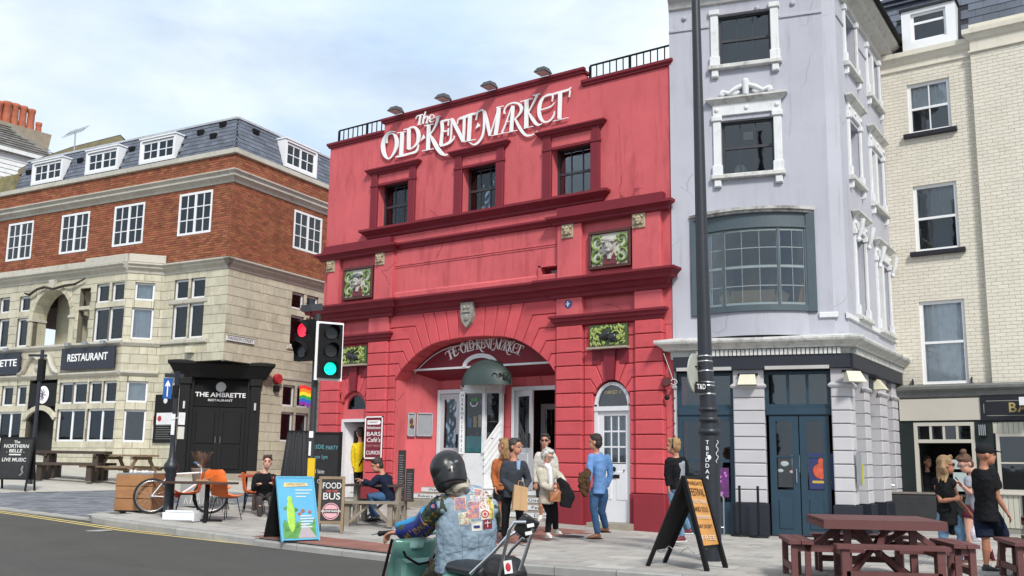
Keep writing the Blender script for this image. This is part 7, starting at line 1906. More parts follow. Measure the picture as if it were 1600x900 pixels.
b.mk('scribble', WSIGN, t)
# large chalkboards by the traffic light
t, d = vt('event_chalkboard', 'large black chalkboard lettered Pride Party behind the traffic light post', 'chalkboard', 492, 806, -8, 0, fwd=1.0)
s = proj(t.location)[2] / F_PX
b = B(); b.box(-.62, .30, -.02, .02, .12, 1.72); b.mk('board', CHK, t)
for q in ((-.66, -.60), (.28, .34)): b = B(); b.box(q[0], q[1], -.035, .035, 0, 1.76); b.mk('frame', BLACKM, t)
for z in (.10, 1.70): b = B(); b.box(-.60, .28, -.03, .03, z, z + .05); b.mk('frame_rail', BLACKM, t)
for body, x, z, w in (('PRIDE', -.22, 1.42, .32), ('PARTY', .12, 1.40, .28), ('From 1pm', -.15, 1.20, .36), ('Til late', -.18, .88, .30), ('ONE', -.08, .66, .20)): text(body, 'chalk_writing', CHB if z > 1 else CHALK, t, (x, -.022, z), .13, width=w, ext=.001)
t, d = vt('draped_board', 'tall black covered board leaning left of the Pride Party chalkboard', 'chalkboard', 452, 812, 10, 0, fwd=.7)
b = B(); n = 18; v = []
for i in range(n + 1):
 x = -.34 + .62 * i / n
 for z, k in ((0, 1.25), (.9, 1.08), (1.72, .82)): v.append((x * k, -.03 + .03 * math.sin(i * 1.9 + z) + (1.72 - z) * -.10, z))
b.add(v, [(3 * i + k, 3 * i + 3 + k, 3 * i + 4 + k, 3 * i + 1 + k) for i in range(n) for k in range(2)], True); b.mk('cover', mat('black_cover', (.013, .013, .015), .55, .3, 6, .5, 14), t); b = B(); b.box(-.27, .22, -.02, .08, 1.70, 1.76); b.mk('top_rail', BLACKM, t)
# painted A-board with a seaside cartoon, and the wooden one
t, e, h = aboard('painted_sign_board', 'blue painted A-board with a cartoon landscape, front left of the wooden one', 470, 846, 36, .66, 1.02, .74, mat('board_blue_edge', (.10, .38, .55), .5), mat('painted_sky', (.10, .38, .62), .5, .08, 3, 0), .02, .025)
b = B(); n = 16; hz_ = [(-.28 + .56 * i / n, .30 + .05 * math.sin(i * .9) + .04 * math.sin(i * 2.1)) for i in range(n + 1)]
b.prism([(-.28, .05)] + [(.28, .05)] + hz_[::-1], -.012, -.008); b.mk('painted_hills', mat('painted_green', (.09, .27, .06), .6, .5, 12, 0), e)
b = B(); b.prism([(-.04, .05), (.28, .05), (.18, .2), (.06, .3)], -.014, -.0125); b.mk('painted_path', mat('painted_mauve', (.38, .33, .36), .6, .1, 12, 0), e)
b = B(); b.ball((-.13, -.013, .42), .075, .006, .27, 14, 10); b.ball((-.13, -.013, .68), .05, .006, .07, 10, 6); lf_ = b.mk('painted_plant', mat('painted_lime', (.33, .58, .08), .5, .25, 14, 0), e)
b = B();
for x, z in ((-.20, .2), (-.06, .25), (-.2, .55), (-.05, .52)): b.ball((x, -.012, z), .05, .004, .03, 8, 5)
b.mk('painted_leaves', mat('painted_green', (1, 1, 1)), e)
b = B(); b.prism([(-.22, .90), (.22, .92), (.2, .97), (-.2, .98)], -.014, -.012); b.mk('banner', mat('banner_cream', (.6, .5, .25), .6), e)
text('OPEN NOW', 'writing', mat('banner_ink', (.25, .2, .08), .6), e, (0, -.016, .945), .06, ext=.001)
b = B()
for k, w in enumerate((.20, .24, .22, .16, .20)): b.box(.02, .02 + w, -.016, -.013, .40 - k * .045, .425 - k * .045)
for k, w in enumerate((.30, .24, .18)): b.box(-.02, -.02 + w, -.012, -.009, .84 - k * .055, .86 - k * .055)
b.mk('small_print', mat('print_white', (.5, .58, .6), .7), e, kind='stuff'); b = B()
for x, z, r_ in ((.08, .50, .035), (.2, .48, .03), (.02, .45, .03)): b.ball((x, -.012, z), r_, .004, r_, 8, 5)
b.mk('painted_houses', mat('painted_terracotta', (.35, .12, .06), .6), e)
t, e, h = aboard('food_sign_board', 'wooden A-board lettered Food on the Bus with a pink circle', 515, 833, 8, .46, .98, .4, TEAK, CHK, .16, .05)
wr(e, 'FOOD', .83, .15, CHALK, .33); wr(e, 'ON THE', .735, .055, mat('sign_red', (.45, .06, .06), .6), .20); wr(e, 'BUS', .64, .17, CHALK, .30)
b = B(); n = 24
for k in range(n): a, c = 2 * PI * k / n, 2 * PI * (k + 1) / n; b.prism([(.15 * math.cos(a), .38 + .15 * math.sin(a)), (.15 * math.cos(c), .38 + .15 * math.sin(c)), (.135 * math.cos(c), .38 + .135 * math.sin(c)), (.135 * math.cos(a), .38 + .135 * math.sin(a))], -.012, -.008)
b.mk('ring', PINK, e)
for s_ in (1, -1): b = B(); b.prism([(.115 * math.cos(a * PI / 12), .38 + s_ * (.035 + .085 * math.sin(a * PI / 12))) for a in range(13)], -.012, -.008); b.mk('half_disc', PINK, e)
wr(e, 'GROOVE WAGON', .38, .05, CHALK, .34)
# traffic light
t, d = vt('traffic_light', 'pedestrian crossing traffic light with green lamp lit and a yellow push-button box', 'traffic light', 491, 836, 0, 0)
s = d / F_PX; z0 = t.location.z
def zy(y, px=491): return vp(px, y, t.location).z - z0
def xo(px, y=560): return (vp(px, y, t.location) - t.location).dot(CR)
PLX = xo(493.5)
b = B(); b.tube([(PLX, 0, 0), (PLX, 0, zy(491))], .057, 14); b.mk('pole', mat('post_grey_black', (.03, .032, .035), .5, .2, 5), t)
b = B(); b.box(xo(491), xo(501.5), -.13, -.055, zy(747), zy(716)); b.mk('push_button_box', mat('box_yellow', (.72, .47, .01), .45, .05), t)
b = B(); b.box(PLX - .04, PLX + .03, -.066, -.056, zy(684), zy(674)); b.mk('sticker', WSIGN, t); b = B(); b.box(PLX - .035, PLX - .0, -.066, -.056, zy(712), zy(690)); b.mk('sticker', WSIGN, t)
def head(x0, x1, y0, y1, n, turn, lit, colm, border):
 e = empty('signal_head', ((x0 + x1) / 2, -.13, 0), R(turn), t); w = (x1 - x0) / 2 / math.cos(R(turn)); zt_, zb_ = zy(y0), zy(y1)
 if border: b = B(); b.box(-w, w, .06, .075, zb_, zt_); b.mk('white_border', WSIGN, e)
 k = .045 if border else 0
 b = B(); b.box(-w + k, w - k, -.03, .10, zb_ + k, zt_ - k); b.mk('housing', BLACKM, e)
 for i in range(n):
  zc_ = zt_ - k - (zt_ - zb_ - 2 * k) * (i + .5) / n; r = min(w - k, (zt_ - zb_ - 2 * k) / n / 2) * .82
  b = B(); v = []; f = []; m_ = 16
  for j in range(m_ + 1):
   a = R(-35) + R(250) * j / m_; dpt = -.03 - .20 * (.35 + .65 * max(0, math.sin(a)))
   v += [(r * math.cos(a), -.03, zc_ + r * math.sin(a)), (r * math.cos(a), dpt, zc_ + r * math.sin(a))]
  b.add(v, [(2 * j, 2 * j + 1, 2 * j + 3, 2 * j + 2) for j in range(m_)]); b.mk('hood', BLACKM, e)
  b = B(); b.lathe([(r * .86, -.012), (r * .82, .0), (r * .4, .012)], (0, -.035, zc_), 18, 'Y')
  b.mk('lamp', colm if i == lit else mat('dark_lens', (.02, .02, .022), .25), e)
GRN = mat('lit_green', (.0, .75, .55), .3, 0, 1, 0); GRN.node_tree.nodes['Principled BSDF'].inputs['Emission Color'].default_value = (.0, .85, .62, 1); GRN.node_tree.nodes['Principled BSDF'].inputs['Emission Strength'].default_value = 1.0
RDL = mat('lit_red', (.8, .02, .05), .3, 0, 1, 0); RDL.node_tree.nodes['Principled BSDF'].inputs['Emission Color'].default_value = (.9, .02, .06, 1); RDL.node_tree.nodes['Principled BSDF'].inputs['Emission Strength'].default_value = 1.0
head(xo(498), xo(537), 504, 595, 3, 28, 2, GRN, True)
head(xo(461), xo(491), 502, 565, 2, -34, 0, RDL, False)
b = B(); b.cbox((xo(484), -.02, zy(481)), .24, .30, .12, R(-30), R(12)); b.mk('detector', mat('detector_grey', (.06, .065, .075), .5), t); b = B(); b.tube([(xo(482), 0, zy(487)), (xo(482), 0, zy(500))], .02, 6); b.mk('bracket', mat('bracket_red', (.2, .02, .03), .5), t)
# pride flag
t, d = vt('pride_flag', 'small rainbow flag hanging by the restaurant side windows, left of the traffic light', 'flag', 478, 790, 0, 0, fwd=4.0)
d2 = proj(t.location)[2]; s = d2 / F_PX; zf = vp(478, 602, t.location).z - t.location.z; zg = vp(478, 633, t.location).z - t.location.z; fx = (vp(477, 615, t.location) - t.location).dot(CR)
for k, c_ in enumerate(((.75, .02, .02), (.85, .22, .01), (.85, .62, .02), (.02, .30, .06), (.02, .10, .5), (.22, .02, .28))):
 b = B(); v = []
 for i in range(9):
  x = fx - .16 + .34 * i / 8; w_ = .03 * math.sin(i * 1.0)
  for q in (k, k + 1): v.append((x, w_, zf - (zf - zg) * q / 6 + .03 * math.sin(i * .7) - .02))
 b.add(v, [(2 * i, 2 * i + 2, 2 * i + 3, 2 * i + 1) for i in range(8)], True); b.mk('stripe', mat('flag_%d' % k, c_, .8), t)
b = B(); b.tube([(fx + .19, 0, zg - .5), (fx + .19, 0, zf + .12)], .012, 6); b.mk('flag_pole', WPNT, t)
# bench table by the hall, leaning menus
t, d = vt('bench_table', 'weathered picnic bench with dark tabletop where the man in navy sits', 'picnic table', 580, 826, -4, 0, fwd=.95)
for k in range(4): plank(t, (-.62, -.24 + k * .16, .76), (.42, -.24 + k * .16, .76), .15, .045, WOODD, 'top_plank')
for sg_ in (-1, 1):
 for k in range(2): y = sg_ * .72 + (k - .5) * .16; plank(t, (-.64, y, .45), (.56, y, .45), .15, .045, WOODG if sg_ < 0 else WOODD, 'seat_plank')
 for x in (-.45, .38):
  plank(t, (x, sg_ * .78, 0), (x, sg_ * .78, .42), .10, .06, WOODG, 'leg', (0, 1, 0)); plank(t, (x, sg_ * .66, 0), (x, sg_ * .66, .42), .08, .06, WOODG, 'leg', (0, 1, 0))
  plank(t, (x, sg_ * .80, .39), (x, sg_ * .2, .39), .06, .08, WOODG, 'cross_beam'); plank(t, (x, sg_ * .1, .0), (x, sg_ * .1, .73), .08, .08, WOODG, 'leg', (0, 1, 0))
  plank(t, (x * .95, sg_ * .74, .06), (x * .1, sg_ * .74, .40), .05, .06, WOODG, 'brace', (0, 1, 0))
for (x0, x1, y0, y1, lab, k) in ((617, 629, 703, 780, 'tall narrow black menu board leaning on the red arch pier', 5), (628, 641, 732, 778, 'short black menu board leaning right of the tall one', 3)):
 t, d = vt('menu_board', lab, 'menu board', (x0 + x1) / 2, 800, 4, 0, 'black menu boards by the arch', .35 + .3 * (k == 3))
 d3 = proj(t.location)[2]; s = d3 / F_PX; zb_ = dep(x0, y1 + 6, d3).z - t.location.z; zt_ = dep(x0, y0, d3).z - t.location.z; w = (x1 - x0) * s / 2
 b = B(); b.box(-w, w, -.02, .02, max(0, zb_), zt_); b.mk('board', CHK, t)
 b = B()
 for i in range(k * 4): zz_ = zb_ + .08 + (zt_ - zb_ - .16) * i / (k * 4); b.box(-w * .7, w * random.uniform(.1, .7), -.023, -.02, zz_, zz_ + .012)
 b.mk('chalk_lines', mat('chalk_grey2', (.22, .22, .22), .9), t)
# big lamp column
t, d = vt('lamp_column', 'thick black lamp column with steel bands in front of the lavender house', 'lamp post', 1112, 876, 0, 0)
z0 = t.location.z; zz = lambda y: vp(1108, y, t.location).z - z0
xx = lambda px, y: (vp(px, y, t.location) - t.location).dot(CR)
prof = [(880, 1112, .150), (770, 1110, .148), (690, 1109, .146), (679, 1108.5, .140), (660, 1108, .128), (640, 1107, .125), (560, 1101.5, .108), (400, 1097, .094), (200, 1092, .082), (0, 1087, .068), (-160, 1083, .06)]
b = B(); b.tube([(xx(p[1], p[0]), 0, max(0, zz(p[0]))) for p in prof], [p[2] for p in prof], 20); pole_ = b.mk('column', IRON, t)
for y, m_, h_ in ((557, STEEL, .012), (565, STEEL, .012), (580, STEEL, .012), (598, STEEL, .012), (603, STEEL, .012), (616, STEEL, .012), (640, IRON, .03), (656, IRON, .04), (675, IRON, .05)):
 i = [k for k in range(len(prof) - 1) if prof[k][0] >= y >= prof[k + 1][0]][0]; f_ = (prof[i][0] - y) / (prof[i][0] - prof[i + 1][0])
 cx_ = prof[i][1] + (prof[i + 1][1] - prof[i][1]) * f_; rr = prof[i][2] + (prof[i + 1][2] - prof[i][2]) * f_
 b = B(); g_ = .006 if m_ is STEEL else .025; b.lathe([(rr, -h_), (rr + g_, -h_ * .8), (rr + g_, h_ * .8), (rr, h_)], (xx(cx_, y), 0, zz(y)), 20); b.mk('band', m_, t)
for i, ch in enumerate('TBEDDA4'): text(ch, 'stuck_letter', WSIGN, t, (xx(1102, 690 + i * 9), -.151, zz(692 + i * 9)), .085, ext=.001, rot=(PI / 2, 0, R(-12)))
b = B(); b.tube([(xx(1117 + 2 * math.sin(k * 1.7), 690 + k * 3), -.152 - .002 * k % .01, zz(688 + k * 3.2)) for k in range(12)], .006, 4); b.mk('scrawl', WPNT, t); b = B(); b.ball((xx(1105, 714), -.15, zz(715)), .03, .006, .035, 10, 6); b.mk('sticker', WSIGN, t)
b = B(); cz_ = zz(584); b.lathe([(.30, -.01), (.30, .01)], (0, 0, 0), 28, 'Y'); v0 = b.v; b.v = [tuple(Matrix.Rotation(R(58), 3, 'Z') @ Vector(p) + Vector((xx(1085, 584), -.06, cz_))) for p in v0]; b.mk('round_sign_back', mat('sign_back', (.42, .43, .38), .6, .1), t)
for dz_ in (-.16, .1): b = B(); b.tube([(xx(1080, 584), -.1, cz_ + dz_), (xx(1097, 584), -.02, cz_ + dz_)], .012, 6); b.mk('sign_clamp', BLACKM, t)
b = B(); b.box(xx(1085, 606) - .01, xx(1101, 606), -.16, -.13, zz(615), zz(598)); pl_ = b.mk('plate', BLACKP, t); text('T&D', 'plate_lettering', WSIGN, pl_, (xx(1092.5, 606), -.163, zz(606)), .11, width=.13, ext=.001)
# festival A-board
t, d = vt('festival_sign_board', 'big black A-board with an orange Margate Festival poster, beside the lamp column', 'sign board', 1118, 889, 0, 0)
z0 = t.location.z
def L3(px, y, o=0.0): p = dep(px, y, d + o) - Vector(t.location); return Vector((p.dot(CR), p.dot(CFW), p.z))
A1, A2, A3, A4 = L3(1070, 746, .05), L3(1097, 747, .32), L3(1110, 893, -.35), L3(1134, 890, .2)
A1, A2, A3, A4 = L3(1068, 745, -.05), L3(1096, 747, .30), L3(1105, 892, -.30), L3(1134, 887, .15)
A3.z = A4.z = .0
nrm = (A2 - A1).cross(A3 - A1).normalized()
b = B(); b.beam(A1, A3, .05, .06, nrm); b.mk('leg', BLACKP, t); b = B(); b.beam(A2, A4, .05, .06, nrm); b.mk('leg', BLACKP, t)
C1, C2 = L3(1012, 887, .25), L3(1038, 878, .75); C1.z = C2.z = 0
b = B(); b.beam(A1, C1, .05, .06, (0, 1, .3)); b.mk('leg', BLACKP, t); b = B(); b.beam(A2, C2, .05, .06, (0, 1, .3)); b.mk('leg', BLACKP, t)
u_ = .76
P0, P1, P2, P3_ = A1, A2, A2.lerp(A4, u_), A1.lerp(A3, u_)
def panelq(name, m, s0, s1, t0_, t1_, off):
 q = [P0.lerp(P1, s).lerp(P3_.lerp(P2, s), tt) for s, tt in ((s0, t0_), (s1, t0_), (s1, t1_), (s0, t1_))]
 n_ = (q[1] - q[0]).cross(q[3] - q[0]).normalized()
 if n_.dot(Vector((0, -1, 0))) < 0 and n_.x < 0: n_ = -n_
 if n_.x < 0: n_ = -n_
 b = B(); b.add([p + n_ * off for p in q] + [p + n_ * (off - .02) for p in q], [(0, 1, 2, 3), (7, 6, 5, 4), (0, 4, 5, 1), (1, 5, 6, 2), (2, 6, 7, 3), (3, 7, 4, 0)]); return b.mk(name, m, t), q, n_
panelq('panel_frame', BLACKP, -.02, 1.02, -.02, 1.02, .0)
pst, q_, n_ = panelq('poster', mat('poster_orange_tan', (.62, .30, .085), .5, .18, 2.5, 0), .08, .92, .03, .97, .012)
C1_, C2_ = A1.lerp(C1, .82), A2.lerp(C2, .82)
b = B(); b.add([A1, A2, C2_, C1_], [(0, 1, 2, 3)]); b.mk('rear_panel', BLACKM, t)
X_u = (P1 - P0); Y_d = (P3_ - P0)
bas = Matrix(((X_u.normalized().x, -Y_d.normalized().x, n_.x), (X_u.normalized().y, -Y_d.normalized().y, n_.y), (X_u.normalized().z, -Y_d.normalized().z, n_.z)))
for body, k, sz, cm in (('MARGATE', .09, .075, 'b'), ('FESTIVAL', .22, .15, 'b'), ('STREET MUSIC', .35, .07, 'w'), ('AND SOUL', .46, .10, 'b'), ('WEEKENDER', .57, .07, 'w'), ('SAT 28 SEPT', .70, .07, 'b'), ('FREE', .86, .09, 'w')):
 o = text(body, 'poster_lettering', mat('poster_ink', (.10, .04, .015), .6) if cm == 'b' else mat('poster_white', (.7, .6, .5), .6), pst, (0, 0, 0), sz, width=X_u.length * .78, ext=.001)
 me = o.data; c_ = P0 + X_u * .5 + Y_d * k + n_ * .015
 for v in me.vertices: v.co = c_ + bas @ Vector((v.co.x, v.co.y * 1.0, v.co.z))
 o.rotation_euler = (0, 0, 0)
b = B(); P_ = [C1.lerp(A3, k / 16) + Vector((0, 0, .24 + .05 * math.sin(k * 1.3))) for k in range(17)]; b.tube(P_, .006, 5); b.mk('chain', STEEL, t)
# queue posts and bollard
for px, y, lab in ((1186, 840, 'thin black queue post with round base, right of the pair by the lavender pilaster'), (1157, 838, 'thin black queue post with round base, left of the pair by the lavender pilaster')):
 t, d = vt('queue_post', lab, 'post', px, y, 0, 0, 'black queue posts')
 b = B(); b.lathe([(.19, 0), (.19, .02), (.05, .05)], (0, 0, 0), 18); b.mk('base', BLACKP, t); b = B(); b.tube([(0, 0, .03), (0, 0, 1.0)], .026, 8); b.mk('post', BLACKP, t)
t, d = vt('steel_hoop', 'low steel hoop stand on the pavement behind the lamp column', 'stand', 1124, 836, 0, 0)
b = B(); b.tube([(-.10, 0, 0), (-.10, 0, .74), (-.06, 0, .8), (.06, 0, .8), (.10, 0, .74), (.10, 0, 0)], .02, 7); b.mk('hoop', STEEL, t); b = B(); b.tube([(-.1, 0, .15), (.1, 0, .15)], .015, 6); b.mk('rail', STEEL, t)
# maroon square tables
def square_table(t):
 m = MAROON
 for k in range(7): y = -.60 + .2 * k; plank(t, (-.70, y, .735), (.70, y, .735), .185, .045, m, 'top_plank')
 for s_ in (-1, 1): plank(t, (-.70, s_ * .68, .70), (.70, s_ * .68, .70), .04, .10, m, 'apron'); plank(t, (s_ * .68, -.64, .695), (s_ * .68, .64, .695), .04, .09, m, 'apron')
 for a in range(4):
  mt = Matrix.Rotation(a * PI / 2, 3, 'Z'); q = lambda x, y, z: tuple(mt @ Vector((x, y, z)))
  L = .62 if a % 2 == 0 else .55
  for k in range(2): y = -1.02 + k * .15; plank(t, q(-L, y, .47), q(L, y, .47), .14, .045, m, 'seat_plank')
  for x in (-L + .10, L - .10):
   plank(t, q(x, -1.02, 0), q(x, -1.02, .445), .07, .09, m, 'leg', q(1, 0, 0)); plank(t, q(x, -.86, 0), q(x, -.86, .445), .07, .05, m, 'leg', q(1, 0, 0))
   plank(t, q(x, -1.05, .40), q(x, -.2, .40), .05, .08, m, 'cross_beam')
  plank(t, q(-L + .1, -1.04, .16), q(L - .1, -1.04, .16), .03, .08, m, 'stretcher')
  plank(t, q(-.12 + .3 * (a % 2), -.80, .38), q(.08, -.35, .68), .06, .07, m, 'brace')
  plank(t, q(.38, -.38, 0), q(.38, -.38, .70), .08, .08, m, 'table_leg', q(1, 0, 0)); plank(t, q(.36, -.36, .08), q(-.36, .30, .66), .06, .06, m, 'diagonal')
PT = dep(1358, 700, 12.15); tb = thing('square_picnic_table', 'maroon square picnic table with four attached benches, fully in view at lower right', 'picnic table', (PT.x, PT.y, 0), R(HD - 9), 'maroon square picnic tables'); square_table(tb)
PT2 = dep(1704, 700, 12.2); t2 = copy_tree(tb); t2.location = (PT2.x, PT2.y, 0); t2.rotation_euler = (0, 0, R(HD - 14)); t2['label'] = 'maroon square picnic table cut by the right edge of the picture'
# dark clutter by the side of the lavender house
t, d = vt('covered_trolley', 'black covered trolley with steel handle between the lavender pilasters and the pub', 'trolley', 1420, 828, -12, 0)
b = B(); b.bbox(-.45, .75, -.3, .3, .15, .80, .04); b.mk('cover', mat('black_vinyl', (.02, .02, .021), .35, .3, 4, .4, 12), t); b = B(); b.bbox(-.40, .70, -.28, .28, .81, .86, .01); b.mk('worktop', mat('grey_worktop', (.16, .14, .12), .4), t)
b = B(); b.tube([(-.5, -.2, .1), (-.52, -.2, 1.0), (-.45, -.2, 1.05), (-.3, -.2, 1.0)], .02, 7); b.mk('handle', STEEL, t)
b = B()
for k in range(7): b.ball((-.75 + .05 * k, .1 * math.sin(k), .92 + .06 * math.sin(k * 2.3)), .13, .12, .10, 9, 6)
b.mk('bundled_parasol', mat('black_bundle', (.015, .015, .017), .7, .3, 9, 1, 20), t)
for x in (-.4, .7): b = B(); b.lathe([(.08, -.03), (.08, .03)], (x, -.28, .08), 12, 'Y'); b.mk('castor', BLACKM, t)
t, d = vt('dark_disc', 'dark round ribbed disc on the pavement behind the older woman', 'manhole cover', 888, 838, 6, .001)  # thin dark disc with raised ribs, marking a dark spot on the slabs
b = B(); b.lathe([(.30, 0), (.30, .003), (.27, .004)], (0, 0, 0), 26); b.mk('lid', mat('dark_disc_surface', (.06, .055, .05), .7, .3, 9, .5), t); b = B()
for k in range(5): b.box(-.2, .2, -.18 + k * .09, -.165 + k * .09, .004, .007)
b.mk('ribs', mat('dark_disc_surface', (1, 1, 1)), t)
# ---------------------------------------------------------------- people: joints traced where they stand, grown into one skin
tex = bpy.data.textures.new('folds', 'CLOUDS'); tex.noise_scale = .10; tex.noise_depth = 4
def blob(name, b, vox, m, parent, disp=0.0, sm=3, adapt=0, **kw):
 o = bpy.data.objects.new(name, b.mesh(name, m)); col.objects.link(o)
 r = o.modifiers.new('r', 'REMESH'); r.mode = 'VOXEL'; r.voxel_size = vox; r.use_smooth_shade = True
 s = o.modifiers.new('s', 'SMOOTH'); s.factor = .5; s.iterations = sm
 if disp: d = o.modifiers.new('d', 'DISPLACE'); d.texture = tex; d.strength = disp; d.mid_level = .5; d.texture_coords = 'LOCAL'
 me = bpy.data.meshes.new_from_object(o.evaluated_get(bpy.context.evaluated_depsgraph_get()))
 bpy.data.objects.remove(o)
 me.materials.clear(); me.materials.append(m)
 for p in me.polygons: p.use_smooth = True
 q = bpy.data.objects.new(name, me); col.objects.link(q); q.parent = parent
 return q
def cloth(name, c, rough=.9, bump=.7, bs=22, var=.16): return mat('cloth_' + name, c, rough, var, 5, bump, bs, spec=.12)
SKIN = mat('skin', (.50, .235, .155), .5, .06, 8, .08, 40, spec=.4); TAN = mat('tanned_skin', (.40, .175, .105), .5, .06, 8, .08, 40)
PALE = mat('pale_skin', (.60, .33, .25), .5, .06, 8, .08, 40)
def hand(b, w, d, up, k, curl=.5, side=1):
 d = d.normalized(); s = d.cross(up).normalized(); n = s.cross(d).normalized()
 b.tube([w, w + d * .03 * k, w + d * .085 * k], [.027 * k, .038 * k, .040 * k], 8, True, n, True, [.02 * k, .017 * k, .014 * k])
 for i, l in enumerate((.070, .080, .075, .058)):
  o = w + d * .082 * k + s * (-.03 + .02 * i) * k
  p1 = o + d * l * .45 * k - n * l * .18 * curl * k; p2 = p1 + d * l * .35 * (1 - .5 * curl) * k - n * l * .45 * curl * k; p3 = p2 + d * l * .25 * (1 - curl) * k - n * l * .3 * curl * k
  b.tube([o, p1, p2, p3], [.0095 * k, .009 * k, .0085 * k, .007 * k], 6)
 o = w + d * .025 * k + s * side * .03 * k
 b.tube([o, o + d * .03 * k + s * side * .022 * k, o + d * .06 * k + s * side * .028 * k - n * .015 * k], [.013 * k, .011 * k, .009 * k], 6)
def person(label, D, J, a, top, bottom, shoes, skin=SKIN, hair=(.05, .03, .02), hs='short', k=1.0, sleeve=1.0, legs=1.0, fat=1.0, glasses=None, topm=.0, hem=.0, vox=.011, female=False, seated=False, pitch=0.0, curl=.6, group=None, topname='shirt', botname='trousers', socks=None, hooded=None, shortsw=1.0, hatc=None):
 f = (-CFW * math.cos(R(a)) + CR * math.sin(R(a))).normalized(); rt = Vector((0, 0, 1)).cross(f) * -1   # rt: the person's right... sideways
 P = {}
 for n_, v in J.items(): P[n_] = dep(v[0], v[1], D + (v[2] if len(v) > 2 else 0))
 hipc = (P['HL'] + P['HR']) / 2; feet = min(P['AL'].z, P['AR'].z) - .08 * k
 t = thing('person', label, 'person', (hipc.x, hipc.y, max(feet, gz(hipc.x) - .1)), 0, group)
 T = Vector(t.location)
 for n_ in P: P[n_] = P[n_] - T
 hipc = (P['HL'] + P['HR']) / 2; shc = (P['SL'] + P['SR']) / 2; H = P['H']; Nk = P['N']
 up = (H - Nk).normalized(); hf = (f * math.cos(pitch) - Vector((0, 0, 1)) * math.sin(pitch)).normalized(); hs_ = hf.cross(Vector((0, 0, 1))).normalized(); hu = hs_.cross(hf).normalized()
 rot = Matrix((hs_, hf, hu)).transposed()
 kb = k; k = k * 1.17
 ql = lambda x, y, z: H + rot @ Vector((x, y, z)) * kb * 1.17
 b = B()
 b.ball(ql(0, -.012, .025), .074 * k, .092 * k, .098 * k, 16, 12, rot); b.ball(ql(0, .028, -.045), .056 * k, .062 * k, .070 * k, 14, 10, rot); b.ball(ql(0, .062, -.082), .026 * k, .024 * k, .022 * k, 8, 6, rot)
 b.tube([ql(0, .078, .012), ql(0, .098, -.022), ql(0, .086, -.034)], [.009 * k, .014 * k, .012 * k], 6)
 b.ball(ql(0, .074, .03), .055 * k, .016 * k, .012 * k, 10, 6, rot); b.ball(ql(0, .078, -.058), .024 * k, .012 * k, .012 * k, 8, 6, rot)
 for s in (-1, 1): b.ball(ql(s * .076, -.01, -.008), .012 * k, .02 * k, .032 * k, 8, 6, rot)
 kh = k; k = kb
 b.tube([Nk - Vector((0, 0, .05 * k)), Nk, ql(0, -.02, -.03)], [.07 * k, .056 * k, .052 * k], 10)
 q = lambda p, z: p.lerp(hipc, z)
 W = (.165 if not female else .145) * k * fat; De = .105 * k * fat
 def torso(b, g, hem_):
  hem_ = max(hem_, .03)
  ax = [hipc - Vector((0, 0, hem_)), hipc, shc.lerp(hipc, .62), shc.lerp(hipc, .28), shc.lerp(hipc, .06), Nk.lerp(shc, .3)]
  ws = [W * 1.04, W * 1.02, W * (.80 if female else .90), W * 1.02, W * .98, .085 * k]
  ds = [De * 1.08, De * 1.1, De * .95, De * 1.10, De * .9, .07 * k]
  b.tube(ax, [w + g for w in ws], 16, True, f, True, [d + g for d in ds])
  for s in ('SL', 'SR'): b.ball(P[s].lerp(shc, .12), .058 * k + g, .055 * k + g, .055 * k + g, 10, 8)
 torso(b, -.012, 0)
 tw = (P['WL'], P['WR'])
 for s, e, w in (('SL', 'EL', 'WL'), ('SR', 'ER', 'WR')):
  b.tube([P[s], P[s].lerp(P[e], .4), P[e], P[e].lerp(P[w], .35), P[w]], [.050 * k, .046 * k, .037 * k, .039 * k, .024 * k], 10)
  if not (J[w][3:] and J[w][3] == 'x'):
   dd = (P[w] - P[e]).normalized(); hand(b, P[w], dd, f if abs(dd.dot(f)) < .8 else Vector((0, 0, 1)), k, curl, 1 if s == 'SL' else -1)
 for h, kn, an in (('HL', 'KL', 'AL'), ('HR', 'KR', 'AR')):
  b.tube([hipc.lerp(P[h], .55), P[h].lerp(P[kn], .3), P[kn].lerp(P[h], .1), P[kn].lerp(P[an], .3), P[an].lerp(P[kn], .12), P[an]], [.085 * k * fat, .078 * k * fat, .052 * k, .056 * k, .034 * k, .034 * k], 12)
  tf = J.get('F' + an[1]); tf = f if tf is None else (CR * tf[0] + CFW * tf[1]).normalized()
  b.tube([P[an] - tf * .04 * k - Vector((0, 0, .045 * k)), P[an] + tf * .05 * k - Vector((0, 0, .045 * k)), P[an] + tf * .14 * k - Vector((0, 0, .06 * k))], [.03 * k, .036 * k, .028 * k], 8)
 blob('body', b, vox, skin, t, 0, 2)
 k = kh
 # face details
 EY = mat('eye_dark', (.02, .015, .012), .3, 0, 1, 0); LIP = mat('lip', (.34, .10, .09), .5, 0, 1, 0)
 if glasses is None:
  for s in (-1, 1): b = B(); b.ball(ql(s * .031, .083, .012), .012 * k, .006 * k, .0065 * k, 8, 6, rot); b.mk('eye', EY, t)
 else:
  b = B()
  for s in (-1, 1): b.ball(ql(s * .033, .088, .010), .027 * k, .009 * k, .019 * k, 10, 6, rot); b.tube([ql(s * .055, .082, .014), ql(s * .082, -.005, .01)], .003 * k, 4)
  b.tube([ql(-.03, .094, .014), ql(.03, .094, .014)], .003 * k, 4); b.mk('glasses', mat('glasses_' + glasses, (.012, .012, .014) if glasses == 'dark' else (.28, .2, .17), .2, 0, 1, 0), t)
 for s in (-1, 1): b = B(); b.ball(ql(s * .031, .086, .034), .017 * k, .006 * k, .0035 * k, 8, 4, rot); b.mk('eyebrow', mat('brow%d' % int(hair[0] * 100), tuple(c * .8 for c in hair), .9, 0, 1, 0), t)
